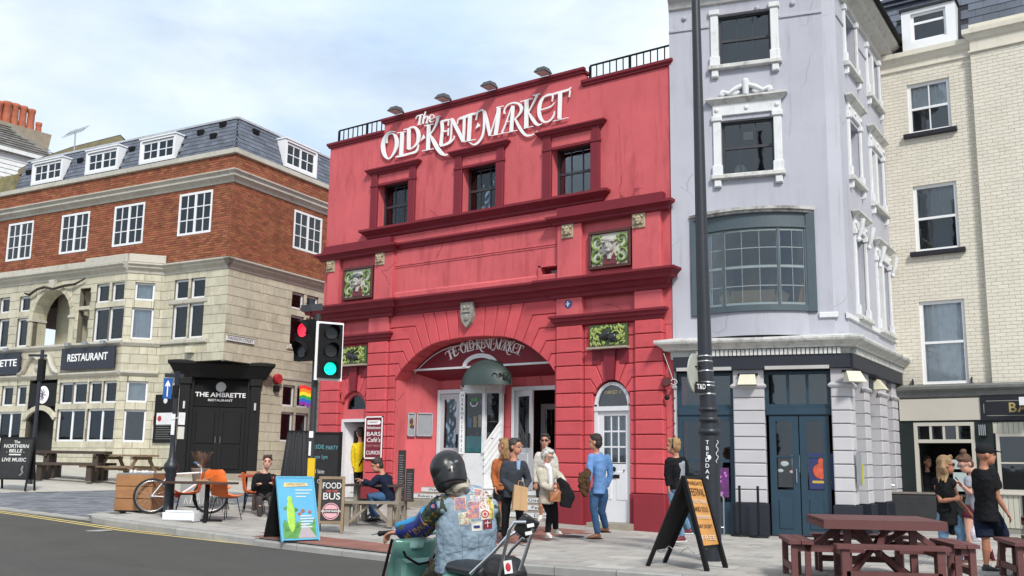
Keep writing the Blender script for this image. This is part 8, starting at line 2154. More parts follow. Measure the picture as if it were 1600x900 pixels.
 b = B(); b.ball(ql(0, .092, -.058), .022 * k, .005 * k, .005 * k, 8, 4, rot); b.mk('mouth', LIP, t)
 # hair
 HM = mat('hair_%d_%d' % (int(hair[0] * 100), int(hair[2] * 100)), hair, .6, .45, 9, .9, 60, stain=(14, .5, .5, .65, tuple(c * .4 for c in hair)), sscale=(1, 1, .25))
 if hs != 'none':
  b = B(); b.ball(ql(0, -.022, .045), .082 * k, .094 * k, .088 * k, 16, 10, rot); b.ball(ql(0, -.05, -.01), .076 * k, .062 * k, .085 * k, 12, 8, rot)
  b.ball(ql(0, .045, .098), .055 * k, .04 * k, .028 * k, 10, 6, rot)
  rr = random.Random(int(J['H'][0]))
  for _ in range(14): b.ball(ql(rr.uniform(-.06, .06), rr.uniform(-.08, .05), rr.uniform(.08, .12)), .024 * k, .024 * k, .02 * k, 6, 4, rot)
  if hs == 'bob':
   for s in (-1, 1): b.tube([ql(s * .06, .01, .07), ql(s * .088, -.01, -.01), ql(s * .075, .005, -.075)], [.03 * k, .03 * k, .022 * k], 7)
   b.tube([ql(0, -.07, .05), ql(0, -.09, -.03), ql(0, -.075, -.09)], [.06 * k, .065 * k, .05 * k], 8)
  if hs == 'long':
   for x in (-.08, -.05, -.02, .02, .05, .08):
    j = rr.uniform(-.03, .03); b.tube([ql(x * .7, -.05, .06), ql(x * 1.15, -.085 + abs(x) * .3, -.03), ql(x * 1.2 + j, -.10 + abs(x), -.12), ql(x * 1.1 - j, -.12 + abs(x) * .8, -.20 + rr.uniform(-.03, .03))], [.035 * k, .036 * k, .03 * k, .012 * k], 7)
  if hs == 'bun': b.ball(ql(0, -.06, .15), .045 * k, .045 * k, .04 * k, 10, 7, rot)
  blob('hair', b, .009, HM, t, .012, 1)
 if hatc is not None:
  hm = cloth('cap', hatc, .8, .2); b = B(); b.ball(ql(0, -.012, .055), .088 * k, .104 * k, .082 * k, 16, 10, rot); b.tube([ql(0, .06, .05), ql(0, .12, .043), ql(0, .165, .036)], [.075 * k, .07 * k, .045 * k], 12, True, hu, True, [.012 * k, .008 * k, .006 * k]); blob('cap', b, .008, hm, t, 0, 2)
 k = kb
 # clothes
 if top:
  b = B(); torso(b, .008 + topm, hem)
  if sleeve > 0:
   for s, e, w in (('SL', 'EL', 'WL'), ('SR', 'ER', 'WR')):
    g = .010 + topm
    if sleeve >= .9: b.tube([P[s].lerp(shc, .1), P[s].lerp(P[e], .45), P[e], P[e].lerp(P[w], .5), P[e].lerp(P[w], .94 * sleeve)], [.060 * k + g, .055 * k + g, .046 * k + g, .042 * k + g, .034 * k + g], 10)
    else: b.tube([P[s].lerp(shc, .1), P[s].lerp(P[e], .4), P[s].lerp(P[e], sleeve * 1.6)], [.062 * k + g, .060 * k + g, .060 * k + g], 10)
  blob(topname, b, .013, top, t, .028, 1)
 if bottom:
  b = B(); g = .012
  b.tube([hipc + Vector((0, 0, .08 * k)), hipc - Vector((0, 0, .06 * k))], [W * 1.0 + .004, W * 1.02], 14, True, f, True, [De * 1.06, De * 1.08])
  for h, kn, an in (('HL', 'KL', 'AL'), ('HR', 'KR', 'AR')):
   if legs >= .9: b.tube([hipc.lerp(P[h], .6), P[h].lerp(P[kn], .3), P[kn], P[kn].lerp(P[an], .5), P[kn].lerp(P[an], .97)], [.092 * k * fat + g, .080 * k * fat + g, .056 * k + g * shortsw, .052 * k + g * shortsw, .044 * k + g * shortsw], 12)
   else: b.tube([hipc.lerp(P[h], .6), P[h].lerp(P[kn], .3), P[h].lerp(P[kn], legs * 1.45)], [.092 * k * fat + g, .088 * k * fat + g, .088 * k * fat + g], 12)
  blob(botname, b, .013, bottom, t, .022, 1)
 if shoes:
  for an in ('AL', 'AR'):
   tf = J.get('F' + an[1]); tf = f if tf is None else (CR * tf[0] + CFW * tf[1]).normalized(); sd = tf.cross(Vector((0, 0, 1)))
   z = Vector((0, 0, 1)); A_ = P[an]
   b = B(); b.tube([A_ - tf * .055 * k - z * .05 * k, A_ + tf * .02 * k - z * .035 * k, A_ + tf * .09 * k - z * .05 * k, A_ + tf * .17 * k - z * .06 * k], [.036 * k, .042 * k, .046 * k, .034 * k], 10, True, z, True, [.035 * k, .05 * k, .032 * k, .02 * k]); b.tube([A_ - z * .03 * k, A_ + z * .02 * k], .042 * k, 8)
   s_ = blob('shoe', b, .008, shoes[0], t, 0, 2)
   b = B(); b.tube([A_ - tf * .085 * k - z * .082 * k, A_ + tf * .03 * k - z * .084 * k, A_ + tf * .12 * k - z * .084 * k, A_ + tf * .205 * k - z * .078 * k], [.03 * k, .036 * k, .046 * k, .02 * k], 10, True, z, True, [.011 * k] * 4); b.mk('sole', shoes[1], s_)
 if socks:
  for an, kn in (('AL', 'KL'), ('AR', 'KR')): b = B(); b.tube([P[an] - Vector((0, 0, .02)), P[an].lerp(P[kn], .16), P[an].lerp(P[kn], .3)], [.046 * k, .046 * k, .05 * k], 10); b.mk('sock', socks, t)
 return t, P, T, f, ql
BLKC = cloth('black', (.013, .013, .015)); CHAR = cloth('charcoal', (.045, .05, .062)); NAVC = cloth('navy', (.014, .019, .038)); JEAN = cloth('denim', (.045, .10, .20), .85, .6, 60, .3); JEANL = cloth('light_denim', (.16, .28, .42), .85, .5, 60, .2)
BEI = cloth('beige', (.50, .46, .38)); WHC = cloth('white', (.62, .62, .62)); SKY = cloth('blue_shirt', (.14, .27, .52)); GRY = cloth('grey', (.28, .30, .34)); MAR = cloth('maroon', (.10, .02, .035)); RUST = cloth('rust', (.40, .13, .05)); YELC = cloth('hi_vis', (.72, .52, .02), .6)
BRS = (mat('brown_leather', (.17, .07, .035), .5, .2, 8), BLACKM); BKS = (mat('black_leather', (.02, .02, .022), .4), BLACKM); WTS = (mat('white_trainer', (.62, .60, .55), .6), WPNT); BTS = (mat('black_trainer', (.025, .025, .028), .7), WPNT)
t, P, T, f, ql = person('man in a charcoal jacket and glasses clasping his hands before a paper bag', 16.3,
 dict(H=(806, 698), N=(803, 716), SL=(789, 725, -.05), SR=(818, 726, .1), EL=(786, 750, -.08), ER=(825, 751, .1), WL=(803, 769, -.22), WR=(815, 768, -.1), HL=(792, 767), HR=(810, 768), KL=(790, 806), KR=(812, 806), AL=(788, 838), AR=(815, 838), FL=(-.2, -1), FR=(.5, -1)), 55, CHAR, BLKC, BKS, hair=(.04, .035, .03), glasses='thin', hem=.10, topm=.01, topname='jacket', fat=1.05)
b = B(); b.prism([(-.05, 0), (.05, 0), (.03, -.16), (-.03, -.16)], -.02, .0); o = b.mk('shirt_front', cloth('pale_blue', (.30, .42, .62)), t); o.location = P['N'] + f * .085 - Vector((0, 0, .03)); o.rotation_euler = (0, 0, math.atan2(f.x, -f.y))
p = dep(812, 775, 16.0); bag = thing('paper_bag', 'brown paper carrier bag held by the man in the charcoal jacket', 'bag', p, R(HD + 12))
KR = mat('kraft_paper', (.46, .29, .15), .8, .08, 4, .4, 20); b = B(); b.add([(-.13, -.07, -.22), (.12, -.07, -.24), (.12, .06, -.24), (-.13, .06, -.22), (-.10, -.05, .19), (.125, -.05, .14), (.125, .04, .14), (-.10, .04, .19)], [(0, 3, 2, 1), (0, 1, 5, 4), (1, 2, 6, 5), (2, 3, 7, 6), (3, 0, 4, 7)]); b.add([(-.02, -.072, -.2), (.0, -.085, -.2), (.03, -.06, .15), (.01, -.055, .16)], [(0, 1, 2, 3)]); b.mk('bag_body', KR, bag)
b = B(); b.tube([(-.04, -.045, .17), (-.03, -.05, .25), (.05, -.05, .25), (.07, -.045, .15)], .006, 5); b.mk('handle', KR, bag)
t, P, T, f, ql = person('older woman with grey hair in a beige jacket and white scarf, holding bags', 17.3,
 dict(H=(856, 712), N=(853, 728), SL=(843, 736, -.1), SR=(867, 736, .1), EL=(848, 758, -.15), ER=(880, 752, -.05), WL=(866, 765, -.3), WR=(873, 757, -.25), HL=(848, 773), HR=(862, 773), KL=(859, 801), KR=(867, 801), AL=(856, 832), AR=(868, 826, .1), FL=(.3, -1), FR=(.6, -1)), 38, BEI, BLKC, WTS, PALE, (.48, .46, .43), 'bob', .94, glasses='thin', hem=.16, topm=.012, topname='jacket', female=True, pitch=.45)
b = B(); b.tube([P['N'] + f * .06 + Vector((-.05, 0, .02)), P['N'] + f * .10 + Vector((0, 0, -.05)), P['N'] + f * .13 + Vector((0, 0, -.22)), P['N'] + f * .13 + Vector((.01, 0, -.38))], [.05, .055, .045, .04], 8); b.tube([P['N'] + Vector((.08, 0, .03)), P['N'] + f * .09, P['N'] + Vector((-.08, 0, .03)), P['N'] - f * .07], [.035] * 4, 8); blob('scarf', b, .01, cloth('scarf', (.7, .7, .72)), t, .01)
p = dep(868, 775, 16.9); bag = thing('handbag', 'tan leather handbag in the hands of the grey-haired woman', 'bag', p, R(HD + 20)); b = B(); b.tube([(-.10, 0, -.07), (0, 0, .0), (.08, 0, .09)], [.05, .075, .05], 10, True, (0, 1, 0), True, [.05] * 3); b.box(-.12, .08, -.04, .04, -.10, .06); b = b; blob('bag_body', b, .01, mat('tan_leather', (.30, .12, .045), .45, .2, 8, .2), bag, .015); b = B(); b.tube([(-.08, 0, .1), (-.03, 0, .24), (.04, 0, .22), (.08, 0, .1)], .009, 6); b.mk('strap', mat('tan_leather', (1, 1, 1)), bag)
p = dep(881, 771, 16.95); bag = thing('folded_coat', 'black coat hanging over the arm of the grey-haired woman', 'coat', p, R(HD)); b = B(); b.tube([(-.10, 0, .26), (.0, 0, .12), (.06, 0, -.06), (.03, 0, -.24)], [.05, .11, .15, .10], 10, True, (0, 1, 0), True, [.05, .05, .06, .05]); blob('coat', b, .014, BLKC, bag, .03)
person('woman with long fair hair and rust top, half hidden behind the man in charcoal', 17.4,
 dict(H=(787, 697), N=(784, 713), SL=(774, 722, 0), SR=(796, 722, .1), EL=(771, 743, 0), ER=(799, 745, .1), WL=(774, 762, -.1), WR=(800, 765, .1), HL=(779, 763), HR=(793, 763), KL=(780, 795), KR=(792, 795), AL=(781, 824), AR=(792, 824)), -110, RUST, cloth('dark_skirt', (.03, .03, .035)), BKS, SKIN, (.30, .17, .07), 'long', .95, legs=.4, female=True, fat=1.2)
person('man in white zip jacket and dark glasses standing in the market doorway', 18.9,
 dict(H=(852, 689), N=(851, 704), SL=(840, 711, 0), SR=(865, 711, 0), EL=(836, 732, 0), ER=(869, 733, 0), WL=(837, 755, -.05), WR=(869, 756, -.05), HL=(845, 757), HR=(860, 757), KL=(846, 784, -.1), KR=(861, 784), AL=(845, 806, -.05), AR=(861, 806)), -12, cloth('cream_zip', (.55, .53, .48)), cloth('dark_shorts', (.03, .03, .035)), WTS, SKIN, (.03, .025, .02), 'short', 1.0, legs=.5, glasses='dark', topname='jacket')
t, P, T, f, ql = person('young man in blue shirt and jeans walking left before the white arched door', 17.3,
 dict(H=(930, 691), N=(932, 706), SL=(923, 714, -.12), SR=(950, 715, .1), EL=(921, 741, -.2), ER=(954, 742, .08), WL=(918, 757, -.22), WR=(947, 762, .1), HL=(929, 764), HR=(944, 765), KL=(928, 797, -.1), KR=(940, 799, .05), AL=(934, 834, -.1), AR=(947, 824, .15), FL=(-1, -.1), FR=(-.9, .1)), -112, SKY, JEAN, BRS, hair=(.022, .014, .010), hs='short', k=1.02, hem=.08, sleeve=.98)
p = dep(914, 752, 17.0); bag = thing('brown_jacket', 'brown jacket carried over the arm of the man in the blue shirt', 'jacket', p, R(HD)); b = B(); b.tube([(.07, 0, .20), (.0, 0, .10), (-.02, 0, -.08), (.0, 0, -.27)], [.06, .10, .11, .04], 10, True, (0, 1, 0), True, [.06, .06, .05, .04]); b.tube([(.02, -.03, .16), (.05, -.05, 0), (.04, -.03, -.18)], [.05, .045, .02], 8); b.tube([(-.06, -.03, .14), (-.09, -.04, 0), (-.07, -.03, -.12)], [.05, .04, .02], 8); tex.noise_scale = .06; blob('jacket', b, .012, cloth('brown', (.075, .042, .022)), bag, .07)
t, P, T, f, ql = person('fair-haired youth in black and grey hoodie with headphones, behind the festival board', 16.6,
 dict(H=(1052, 697), N=(1056, 712), SL=(1045, 720, -.1), SR=(1068, 720, .1), EL=(1043, 742, -.1), ER=(1072, 742, .1), WL=(1045, 760, -.15), WR=(1071, 762, .1), HL=(1050, 762), HR=(1064, 762), KL=(1056, 798, -.1), KR=(1064, 799, .1), AL=(1066, 838, -.05), AR=(1076, 826, .2), FL=(-1, -.3), FR=(-.9, .2)), -105, BLKC, JEANL, (mat('red_black_shoe', (.16, .02, .03), .6), WPNT), hair=(.33, .20, .085), hs='short', topname='hoodie', topm=.008)
b = B(); b.tube([P['N'].lerp((P['SL'] + P['SR']) / 2, .9) + Vector((0, 0, -.02)) - f * .05, (P['HL'] + P['HR']) / 2 - f * .06 + Vector((0, 0, .1))], [.15, .14], 14, True, f, True, [.10, .09]); blob('grey_back_panel', b, .014, GRY, t, .012)
b = B(); b.tube([ql(-.085, 0, 0), ql(-.07, 0, .09), ql(0, -.01, .14), ql(.07, 0, .09), ql(.085, 0, 0)], .009, 6); b.ball(ql(-.09, 0, -.005), .018, .035, .035, 8, 6); b.ball(ql(.09, 0, -.005), .018, .035, .035, 8, 6); b.mk('headphones', BLACKP, t)
person('man in a navy jumper and jeans seated at the weathered bench table', 19.0,
 dict(H=(589, 727), N=(597, 738), SL=(590, 747, -.15), SR=(609, 748, .15), EL=(580, 757, -.22), ER=(592, 760, .1), WL=(566, 751, -.25), WR=(568, 753, -.05), HL=(604, 777, -.1), HR=(610, 778, .12), KL=(578, 775, -.15), KR=(576, 776, .15), AL=(590, 806, -.1), AR=(584, 808, .15), FL=(-1, 0), FR=(-1, .2)), -78, NAVC, JEAN, BKS, hair=(.03, .02, .015), fat=1.2, hem=.02, topname='jumper', pitch=.35, topm=.012)
t, P, T, f, ql = person('young man in a black jacket seated at the red table with a dark pint', 19.6,
 dict(H=(418, 722), N=(414, 736), SL=(400, 745, 0), SR=(428, 746, 0), EL=(397, 764, -.1), ER=(432, 762, -.12), WL=(404, 757, -.35), WR=(426, 756, -.35), HL=(407, 775, .1), HR=(422, 775, .1), KL=(405, 782, -.35), KR=(424, 782, -.35), AL=(406, 806, -.3), AR=(425, 807, -.3)), 12, BLKC, cloth('grey_trouser', (.07, .06, .06)), BTS, PALE, (.06, .03, .018), topm=.012, topname='jacket')
p = dep(427, 750, 19.2); g_ = thing('pint_glass', 'pint glass of dark red drink held by the seated young man', 'glass', p, 0); b = B(); b.lathe([(.030, -.07), (.034, 0), (.042, .08), (.040, .08)], (0, 0, 0), 14); b.mk('glass', mat('dark_cider', (.10, .012, .01), .15), g_)
t, d = vt('low_bench', 'dark low bench under the seated young man in black', 'bench', 412, 806, 0, 0, fwd=1.1)
plank(t, (-.6, 0, .43), (.6, 0, .43), .3, .05, WOODD); [plank(t, (x, 0, 0), (x, 0, .41), .26, .06, WOODD, 'leg', (1, 0, 0)) for x in (-.48, .48)]
dd_ = proj((-8.72, .75, 1.5))[2]
t, P, T, f, ql = person('person in a black and yellow high-visibility top just inside the left doorway', dd_,
 dict(H=(562, 676), N=(563, 689), SL=(553, 696), SR=(574, 696), EL=(551, 714), ER=(577, 714), WL=(553, 731), WR=(578, 731), HL=(557, 735), HR=(569, 735), KL=(557, 762), KR=(569, 762), AL=(557, 788), AR=(569, 788)), -150, YELC, BLKC, BKS, k=1.0, topname='vest', hem=.05)
b = B(); b.tube([P['SR'] - f * .13, P['HL'] - f * .15 + Vector((0, 0, .1))], .022, 6); b.mk('strap', BLACKM, t)
t, P, T, f, ql = person('woman in a black vest top and jeans with windblown fair hair and sunglasses', 13.7,
 dict(H=(1478, 727), N=(1473, 743), SL=(1463, 753, .1), SR=(1487, 755, -.12), EL=(1470, 783, -.1), ER=(1497, 782, .1), WL=(1491, 780, -.25), WR=(1513, 799, .1), HL=(1473, 802, .0), HR=(1487, 802), KL=(1474, 842, 0), KR=(1503, 838, -.1), AL=(1470, 880, .2), AR=(1497, 879, -.1), FL=(1, -.2), FR=(1, -.2)), 82, BLKC, JEANL, (TAN, BRS[0]), TAN, (.30, .19, .09), 'long', .97, sleeve=0, glasses='dark', female=True, hem=.16, topm=.014, topname='vest')
b = B(); b.tube([P['N'] + Vector((0, 0, -.42)), P['HR'] - f * .02 + Vector((0, 0, -.02)), P['HR'] + Vector((0, 0, -.30))], [.11, .12, .04], 10); blob('dark_cardigan', b, .013, BLKC, t, .03)
t, P, T, f, ql = person('woman with brown bun and grey T-shirt looking down at her hands', 14.4,
 dict(H=(1508, 725), N=(1519, 739), SL=(1512, 749, -.1), SR=(1534, 749, .1), EL=(1516, 771, -.15), ER=(1530, 772, .1), WL=(1500, 756, -.3), WR=(1504, 760, -.05), HL=(1515, 793), HR=(1531, 793), KL=(1513, 832, -.1), KR=(1536, 832, .1), AL=(1511, 874, -.1), AR=(1550, 872, .25), FL=(-1, -.3), FR=(-.9, 0)), -75, GRY, MAR, (mat('brown_leather', (1, 1, 1)), BLACKM), PALE, (.10, .045, .02), 'bun', .97, sleeve=.35, legs=.30, glasses='thin', female=True, pitch=.5, socks=MAR, botname='shorts', fat=1.05)
p = dep(1498, 752, 14.1); ph = thing('mobile_phone', 'dark mobile phone in the hands of the woman with the bun', 'phone', p, R(HD + 60)); b = B(); b.cbox((0, 0, 0), .075, .01, .15, 0, -.6); b.mk('case', BLACKP, ph)
p = dep(1528, 830, 14.0); bg_ = thing('carrier_bag', 'white plastic carrier bag hanging between the two walkers at right', 'bag', p, R(HD)); b = B(); b.tube([(0, 0, .20), (0, 0, .10), (0, 0, -.05), (.01, 0, -.14)], [.02, .07, .12, .10], 12, True, (0, 1, 0), True, [.02, .04, .06, .05]); blob('plastic', b, .01, mat('white_plastic', (.72, .70, .78), .35), bg_, .03)
t, P, T, f, ql = person('man in black cap, black T-shirt and navy shorts striding right at the edge', 13.3,
 dict(H=(1541, 711), N=(1537, 728), SL=(1526, 740, .12), SR=(1552, 741, -.12), EL=(1531, 776, .2), ER=(1559, 777, -.16), WL=(1540, 800, .25), WR=(1573, 800, -.2), HL=(1532, 803, .05), HR=(1551, 803, -.05), KL=(1541, 848, -.08), KR=(1568, 846, .1), AL=(1541, 884, -.1), AR=(1560, 886, .3), FL=(1, -.35), FR=(1, .1)), 78, BLKC, NAVC, BTS, TAN, (.06, .045, .03), 'none', 1.03, sleeve=.40, legs=.56, fat=1.15, topname='t_shirt', botname='shorts', hatc=(.016, .016, .018), hem=.10, topm=.012)
dd_ = proj(CF.w(CF.px(1448, 730, .4)[0], .5, 1.5))[2]
person('barman in dark clothes inside the pub hatch', dd_,
 dict(H=(1449, 722), N=(1449, 735), SL=(1439, 742), SR=(1460, 742), EL=(1437, 760), ER=(1462, 760), WL=(1442, 774, -.1), WR=(1458, 774, -.1), HL=(1443, 775), HR=(1456, 775), KL=(1443, 800), KR=(1456, 800), AL=(1443, 824), AR=(1456, 824)), 20, BLKC, BLKC, BKS, k=.98)
# ---------------------------------------------------------------- scooter and its rider
SF_A = 148
fw = (CFW * .85 - CR * .527).normalized(); lf_ = Vector((-fw.y, fw.x, 0))
RD = 7.15
hip = dep(722, 893, RD)
so_ = hip - fw * .42 - CR * .11; so_.z = gz(so_.x) + RZ
sct = thing('scooter', 'pale green vintage scooter with chrome backrest rack, cut by the bottom edge of the picture', 'scooter', so_, math.atan2(fw.y, fw.x))
TEAL = mat('scooter_green', (.115, .265, .225), .28, .04, 3, 0, spec=.6, coat=.6); TEAL2 = mat('scooter_pale_green', (.34, .56, .53), .3, .04, 3, 0, coat=.5)
# local axes: x forward, y left, z up; rear axle at x=0
for x in (0, 1.24):
 b = B(); b.lathe([(.13, -.045), (.205, -.05), (.225, -.025), (.225, .025), (.205, .05), (.13, .045)], (x, 0, .225), 26, 'Y'); w_ = sct and b.mk('wheel', RUB, sct); b = B(); b.lathe([(.05, -.06), (.13, -.05), (.13, .05), (.05, .06)], (x, 0, .225), 18, 'Y'); b.mk('rim', CHROME, w_)
b = B()
b.tube([(1.13, 0, .30), (1.05, 0, .62), (.98, 0, .88)], [.16, .20, .19], 16, True, (1, 0, 0), True, [.05, .07, .05]); b.tube([(1.10, 0, .28), (.85, 0, .20), (.45, 0, .22), (.30, 0, .34)], [.16, .17, .18, .15], 14, True, (0, 0, 1), True, [.04, .03, .03, .05])
leg_ = blob('leg_shield', b, .012, TEAL, sct, 0, 4)
b = B(); b.bbox(-.16, .16, 0, .2, .40, .74, .03); g = b.mk('glove_box', TEAL, leg_); g.location = (.85, 0, 0); g.rotation_euler = (0, 0, -PI / 2)
b = B(); b.tube([(-.32, 0, .46), (-.1, 0, .50), (.18, 0, .54), (.34, 0, .44)], [.10, .24, .26, .14], 16, True, (0, 0, 1), True, [.09, .17, .19, .14]); blob('rear_body', b, .014, TEAL, sct, 0, 4)
b = B(); b.tube([(1.24, 0, .36), (1.30, 0, .34)], [.12, .06], 12); b.ball((1.24, 0, .36), .22, .09, .13, 14, 8); b.mk('front_mudguard', TEAL, sct)
b = B(); b.ball((1.0, 0, .93), .12, .12, .09, 16, 10); b.tube([(.98, 0, .80), (1.0, 0, .92)], [.07, .1], 12); b.tube([(.93, -.21, .94), (.98, -.08, .94), (.98, .08, .94), (.93, .21, .94)], [.022, .045, .045, .022], 9); blob('headset', b, .01, TEAL2, sct, 0, 3)
b = B(); b.lathe([(.085, -.02), (.09, .0), (.07, .03)], (1.11, 0, .94), 18, 'X'); b.mk('headlamp', CHROME, sct)
for s in (-1, 1): b = B(); b.tube([(.93, s * .20, .94), (.90, s * .34, .935)], .018, 8); b.ball((.90, s * .34, .935), .022); b.mk('grip', BLACKP, sct); b = B(); b.tube([(.96, s * .28, .94), (.97, s * .38, .925)], .008, 5); b.mk('lever', CHROME, sct)
b = B(); b.tube([(.2, 0, .72), (.45, 0, .74)], [.13, .11], 12, True, (0, 0, 1), True, [.055, .05]); b.tube([(-.28, 0, .74), (.2, 0, .74)], [.14, .15], 12, True, (0, 0, 1), True, [.06, .06]); blob('seat', b, .014, mat('black_seat', (.02, .02, .022), .45, .2, 8, .2), sct, 0, 3)
P_ = [(.83, .17, .80), (.80, .16, .76), (.80, .05, .70), (.80, -.06, .72), (.80, -.10, .78)]; b = B(); b.tube(P_, .010, 6); b.mk('lanyard', BLACKM, sct); b = B(); b.ball((.80, -.06, .70), .03, .03, .05, 8, 6); b.tube([(.80, -.06, .66), (.80, -.06, .56)], .012, 5); b.mk('keys', mat('key_brown', (.12, .05, .03), .5), sct)
b = B(); b.tube([(1.0, -.19, .88), (1.10, -.21, .60), (1.16, -.17, .30)], .012, 6); b.tube([(1.0, .19, .88), (1.10, .21, .60), (1.16, .17, .30)], .012, 6); b.mk('shield_edge', BLACKP, sct)
# rack, backrest and bag, in world points measured from the photo
W2 = lambda px, py, d: sct_inv @ dep(px, py, d)
bpy.context.view_layer.update()
sct_inv = (Matrix.Translation(sct.location) @ Matrix.Rotation(sct.rotation_euler.z, 4, 'Z')).inverted()
b = B(); b.tube([W2(735, 897, 6.55), W2(772, 862, 6.5), W2(793, 838, 6.45), W2(800, 835, 6.45), W2(806, 830, 6.45), W2(812, 836, 6.5)], .012, 8); b.mk('rack_tube', CHROME, sct)
b = B(); b.tube([W2(780, 900, 6.4), W2(788, 862, 6.35), W2(796, 828, 6.3), W2(803, 816, 6.3), W2(822, 816, 6.3)], .012, 8); b.mk('rack_tube', CHROME, sct)
b = B(); b.tube([W2(783, 885, 6.7), W2(800, 858, 6.65), W2(818, 840, 6.6)], .011, 8); b.mk('rack_tube', STEEL, sct)
b = B(); b.tube([W2(812, 892, 6.3), W2(822, 862, 6.3), W2(833, 826, 6.3)], .012, 8); b.mk('rack_tube', STEEL, sct)
b = B(); q0, q1 = W2(812, 830, 6.35), W2(832, 816, 6.35); b.tube([q0 + Vector((0, 0, -.02)), q0.lerp(q1, .5), q1 + Vector((0, 0, .03))], [.06, .08, .07], 12, True, (1, 0, 0), True, [.03, .035, .03]); pad = blob('backrest_pad', b, .009, mat('black_vinyl', (1, 1, 1)), sct, 0, 3)
bpy.context.view_layer.update()
def sticker(px, py, d, w, h, m, name='sticker', tilt=0, par=sct, prt=None):
 p = W2(px, py, d); b = B(); rr = Matrix.Rotation(R(HD), 4, 'Z')
 m_ = sct_inv @ Matrix.Translation(dep(px, py, d)) @ rr @ Matrix.Rotation(R(tilt), 4, 'Y'); b.m = m_; b.box(-w / 2, w / 2, -.002, .002, -h / 2, h / 2); o = b.mk(name, m, par)
 if prt: b = B(m_); b.ball((0, -.004, 0), w * .32, .002, h * .34, 10, 6); b.mk('sticker_print', prt, o)
 return o
STW = mat('sticker_white', (.75, .75, .74), .5); STR = mat('sticker_red', (.55, .03, .04), .5)
sticker(829, 821, 6.22, .045, .022, STW, tilt=-12); sticker(826, 833, 6.22, .045, .022, STW, tilt=-12)
b = B(); b.tube([W2(738, 905, 6.75), W2(775, 893, 6.6), W2(800, 897, 6.5), W2(815, 906, 6.45)], [.08, .12, .12, .07], 12); bagp = W2(775, 895, 6.6)
bo = thing('luggage_bag', 'black soft bag with a red and white sticker on the rear of the scooter', 'bag', (0, 0, 0)); b.v = [tuple(sct_inv.inverted() @ Vector(v)) for v in b.v]; blob('bag_body', b, .012, mat('black_canvas', (.022, .022, .024), .6, .2, 9, .5, 40), bo, .02)
_s = sticker(794, 886, 6.36, .055, .085, STW, tilt=-8, prt=STR);
# rider
CAMO = mat('camouflage_cotton', (.13, .105, .05), .9, .2, 4, .4, 40, stain=(9, .95, .47, .53, (.035, .035, .018))); OLIVE = cloth('olive', (.055, .075, .055)); DENIMV = mat('washed_denim', (.25, .325, .395), .9, .16, 5, .9, 35, stain=(7, .55, .48, .68, (.13, .19, .26)), sscale=(1, 1, .5), spec=.15)
bpy.context.view_layer.update(); WG = proj(sct_inv.inverted() @ Vector((.90, .30, .93)))
t, P, T, f, ql = person('scooter rider seen from behind in black helmet and pale denim vest covered in patches', 7.05,
 dict(H=(699, 738), N=(713, 768), SL=(688, 789, -.05), SR=(768, 796, .12), EL=(662, 822, .18), ER=(765, 830, .45), WL=(WG[0] + 22, WG[1] - 4, WG[2] - 7.15), WR=(700, 838, .95, 'x'), HL=(705, 884, .0), HR=(752, 884, .1), KL=(672, 905, .42), KR=(716, 905, .55), AL=(676, 985, .45), AR=(712, 985, .6), FL=(-.53, .85), FR=(-.53, .85)),
 -148, OLIVE, CAMO, BTS, SKIN, (.1, .08, .06), 'none', 1.06, fat=1.10, topm=.012, topname='olive_shirt', vox=.009, curl=.9, pitch=.35, shortsw=1.6)
for s_, w_ in (('WL', None),): pass
# vest
b = B(); hipc = (P['HL'] + P['HR']) / 2; shc = (P['SL'] + P['SR']) / 2; kk = 1.06 * 1.28
ax = [hipc - Vector((0, 0, .02)), hipc.lerp(shc, .3), hipc.lerp(shc, .62), hipc.lerp(shc, .88), P['N'].lerp(shc, .45), P['N'] - Vector((0, 0, .02))]
b.tube(ax, [.243, .238, .246, .242, .18, .09], 24, True, f, True, [.170, .165, .172, .160, .115, .08])
for s in ('SL', 'SR'): b.ball(P[s].lerp(shc, .16), .088, .088, .080, 12, 8)
tex.noise_scale = .07; vest = blob('denim_vest', b, .010, DENIMV, t, .034, 3)
b = B(); n = 20
for z0, r_ in ((hipc.z + .0, .243),):
 c_ = hipc; b.tube([c_ + rt_ for rt_ in [((Vector((0, 0, 1)).cross(f)) * .236 * math.cos(2 * PI * i / n) + f * .180 * math.sin(2 * PI * i / n)) + Vector((0, 0, .02)) for i in range(n + 1)]], .012, 6, False)
b.mk('waistband', DENIMV, vest)
# helmet
HC = mat('helmet_black', (.012, .012, .013), .3, .1, 6, 0, spec=.5); b = B(); b.ball(ql(0, -.01, .02), .122, .146, .136, 24, 16); b.tube([ql(0, -.012, .02), ql(0, -.022, -.05), ql(0, -.03, -.10)], [.124, .126, .114], 20, True, f, True, [.138, .13, .11]); blob('helmet', b, .009, HC, t, 0, 4)
view = (CAM - T - ql(0, 0, 0)); view.z = 0; view = view.normalized()
for px, py, r_ in ((705, 725, .012), (713, 721, .009)):
 p = dep(px, py, 6.865) - T; b = B(); b.lathe([(r_, -.012), (r_, .008)], p, 14, 'Y'); b.mk('press_stud', STEEL, t)
b = B(); NS = P['N']; b.tube([NS + f * .06 + Vector((0, 0, .02)), NS - f * .06 + Vector((0, 0, .05)), NS - f * .10 + Vector((0, 0, .0))], [.06, .085, .06], 12); b.tube([NS - Vector((0, 0, .02)), NS + Vector((0, 0, .045))], .088, 14); blob('neck_scarf', b, .009, mat('camouflage_scarf', (.42, .38, .31), .9, .25, 9, .5, 40, stain=(12, .8, .5, .56, (.12, .10, .06))), t, .02)
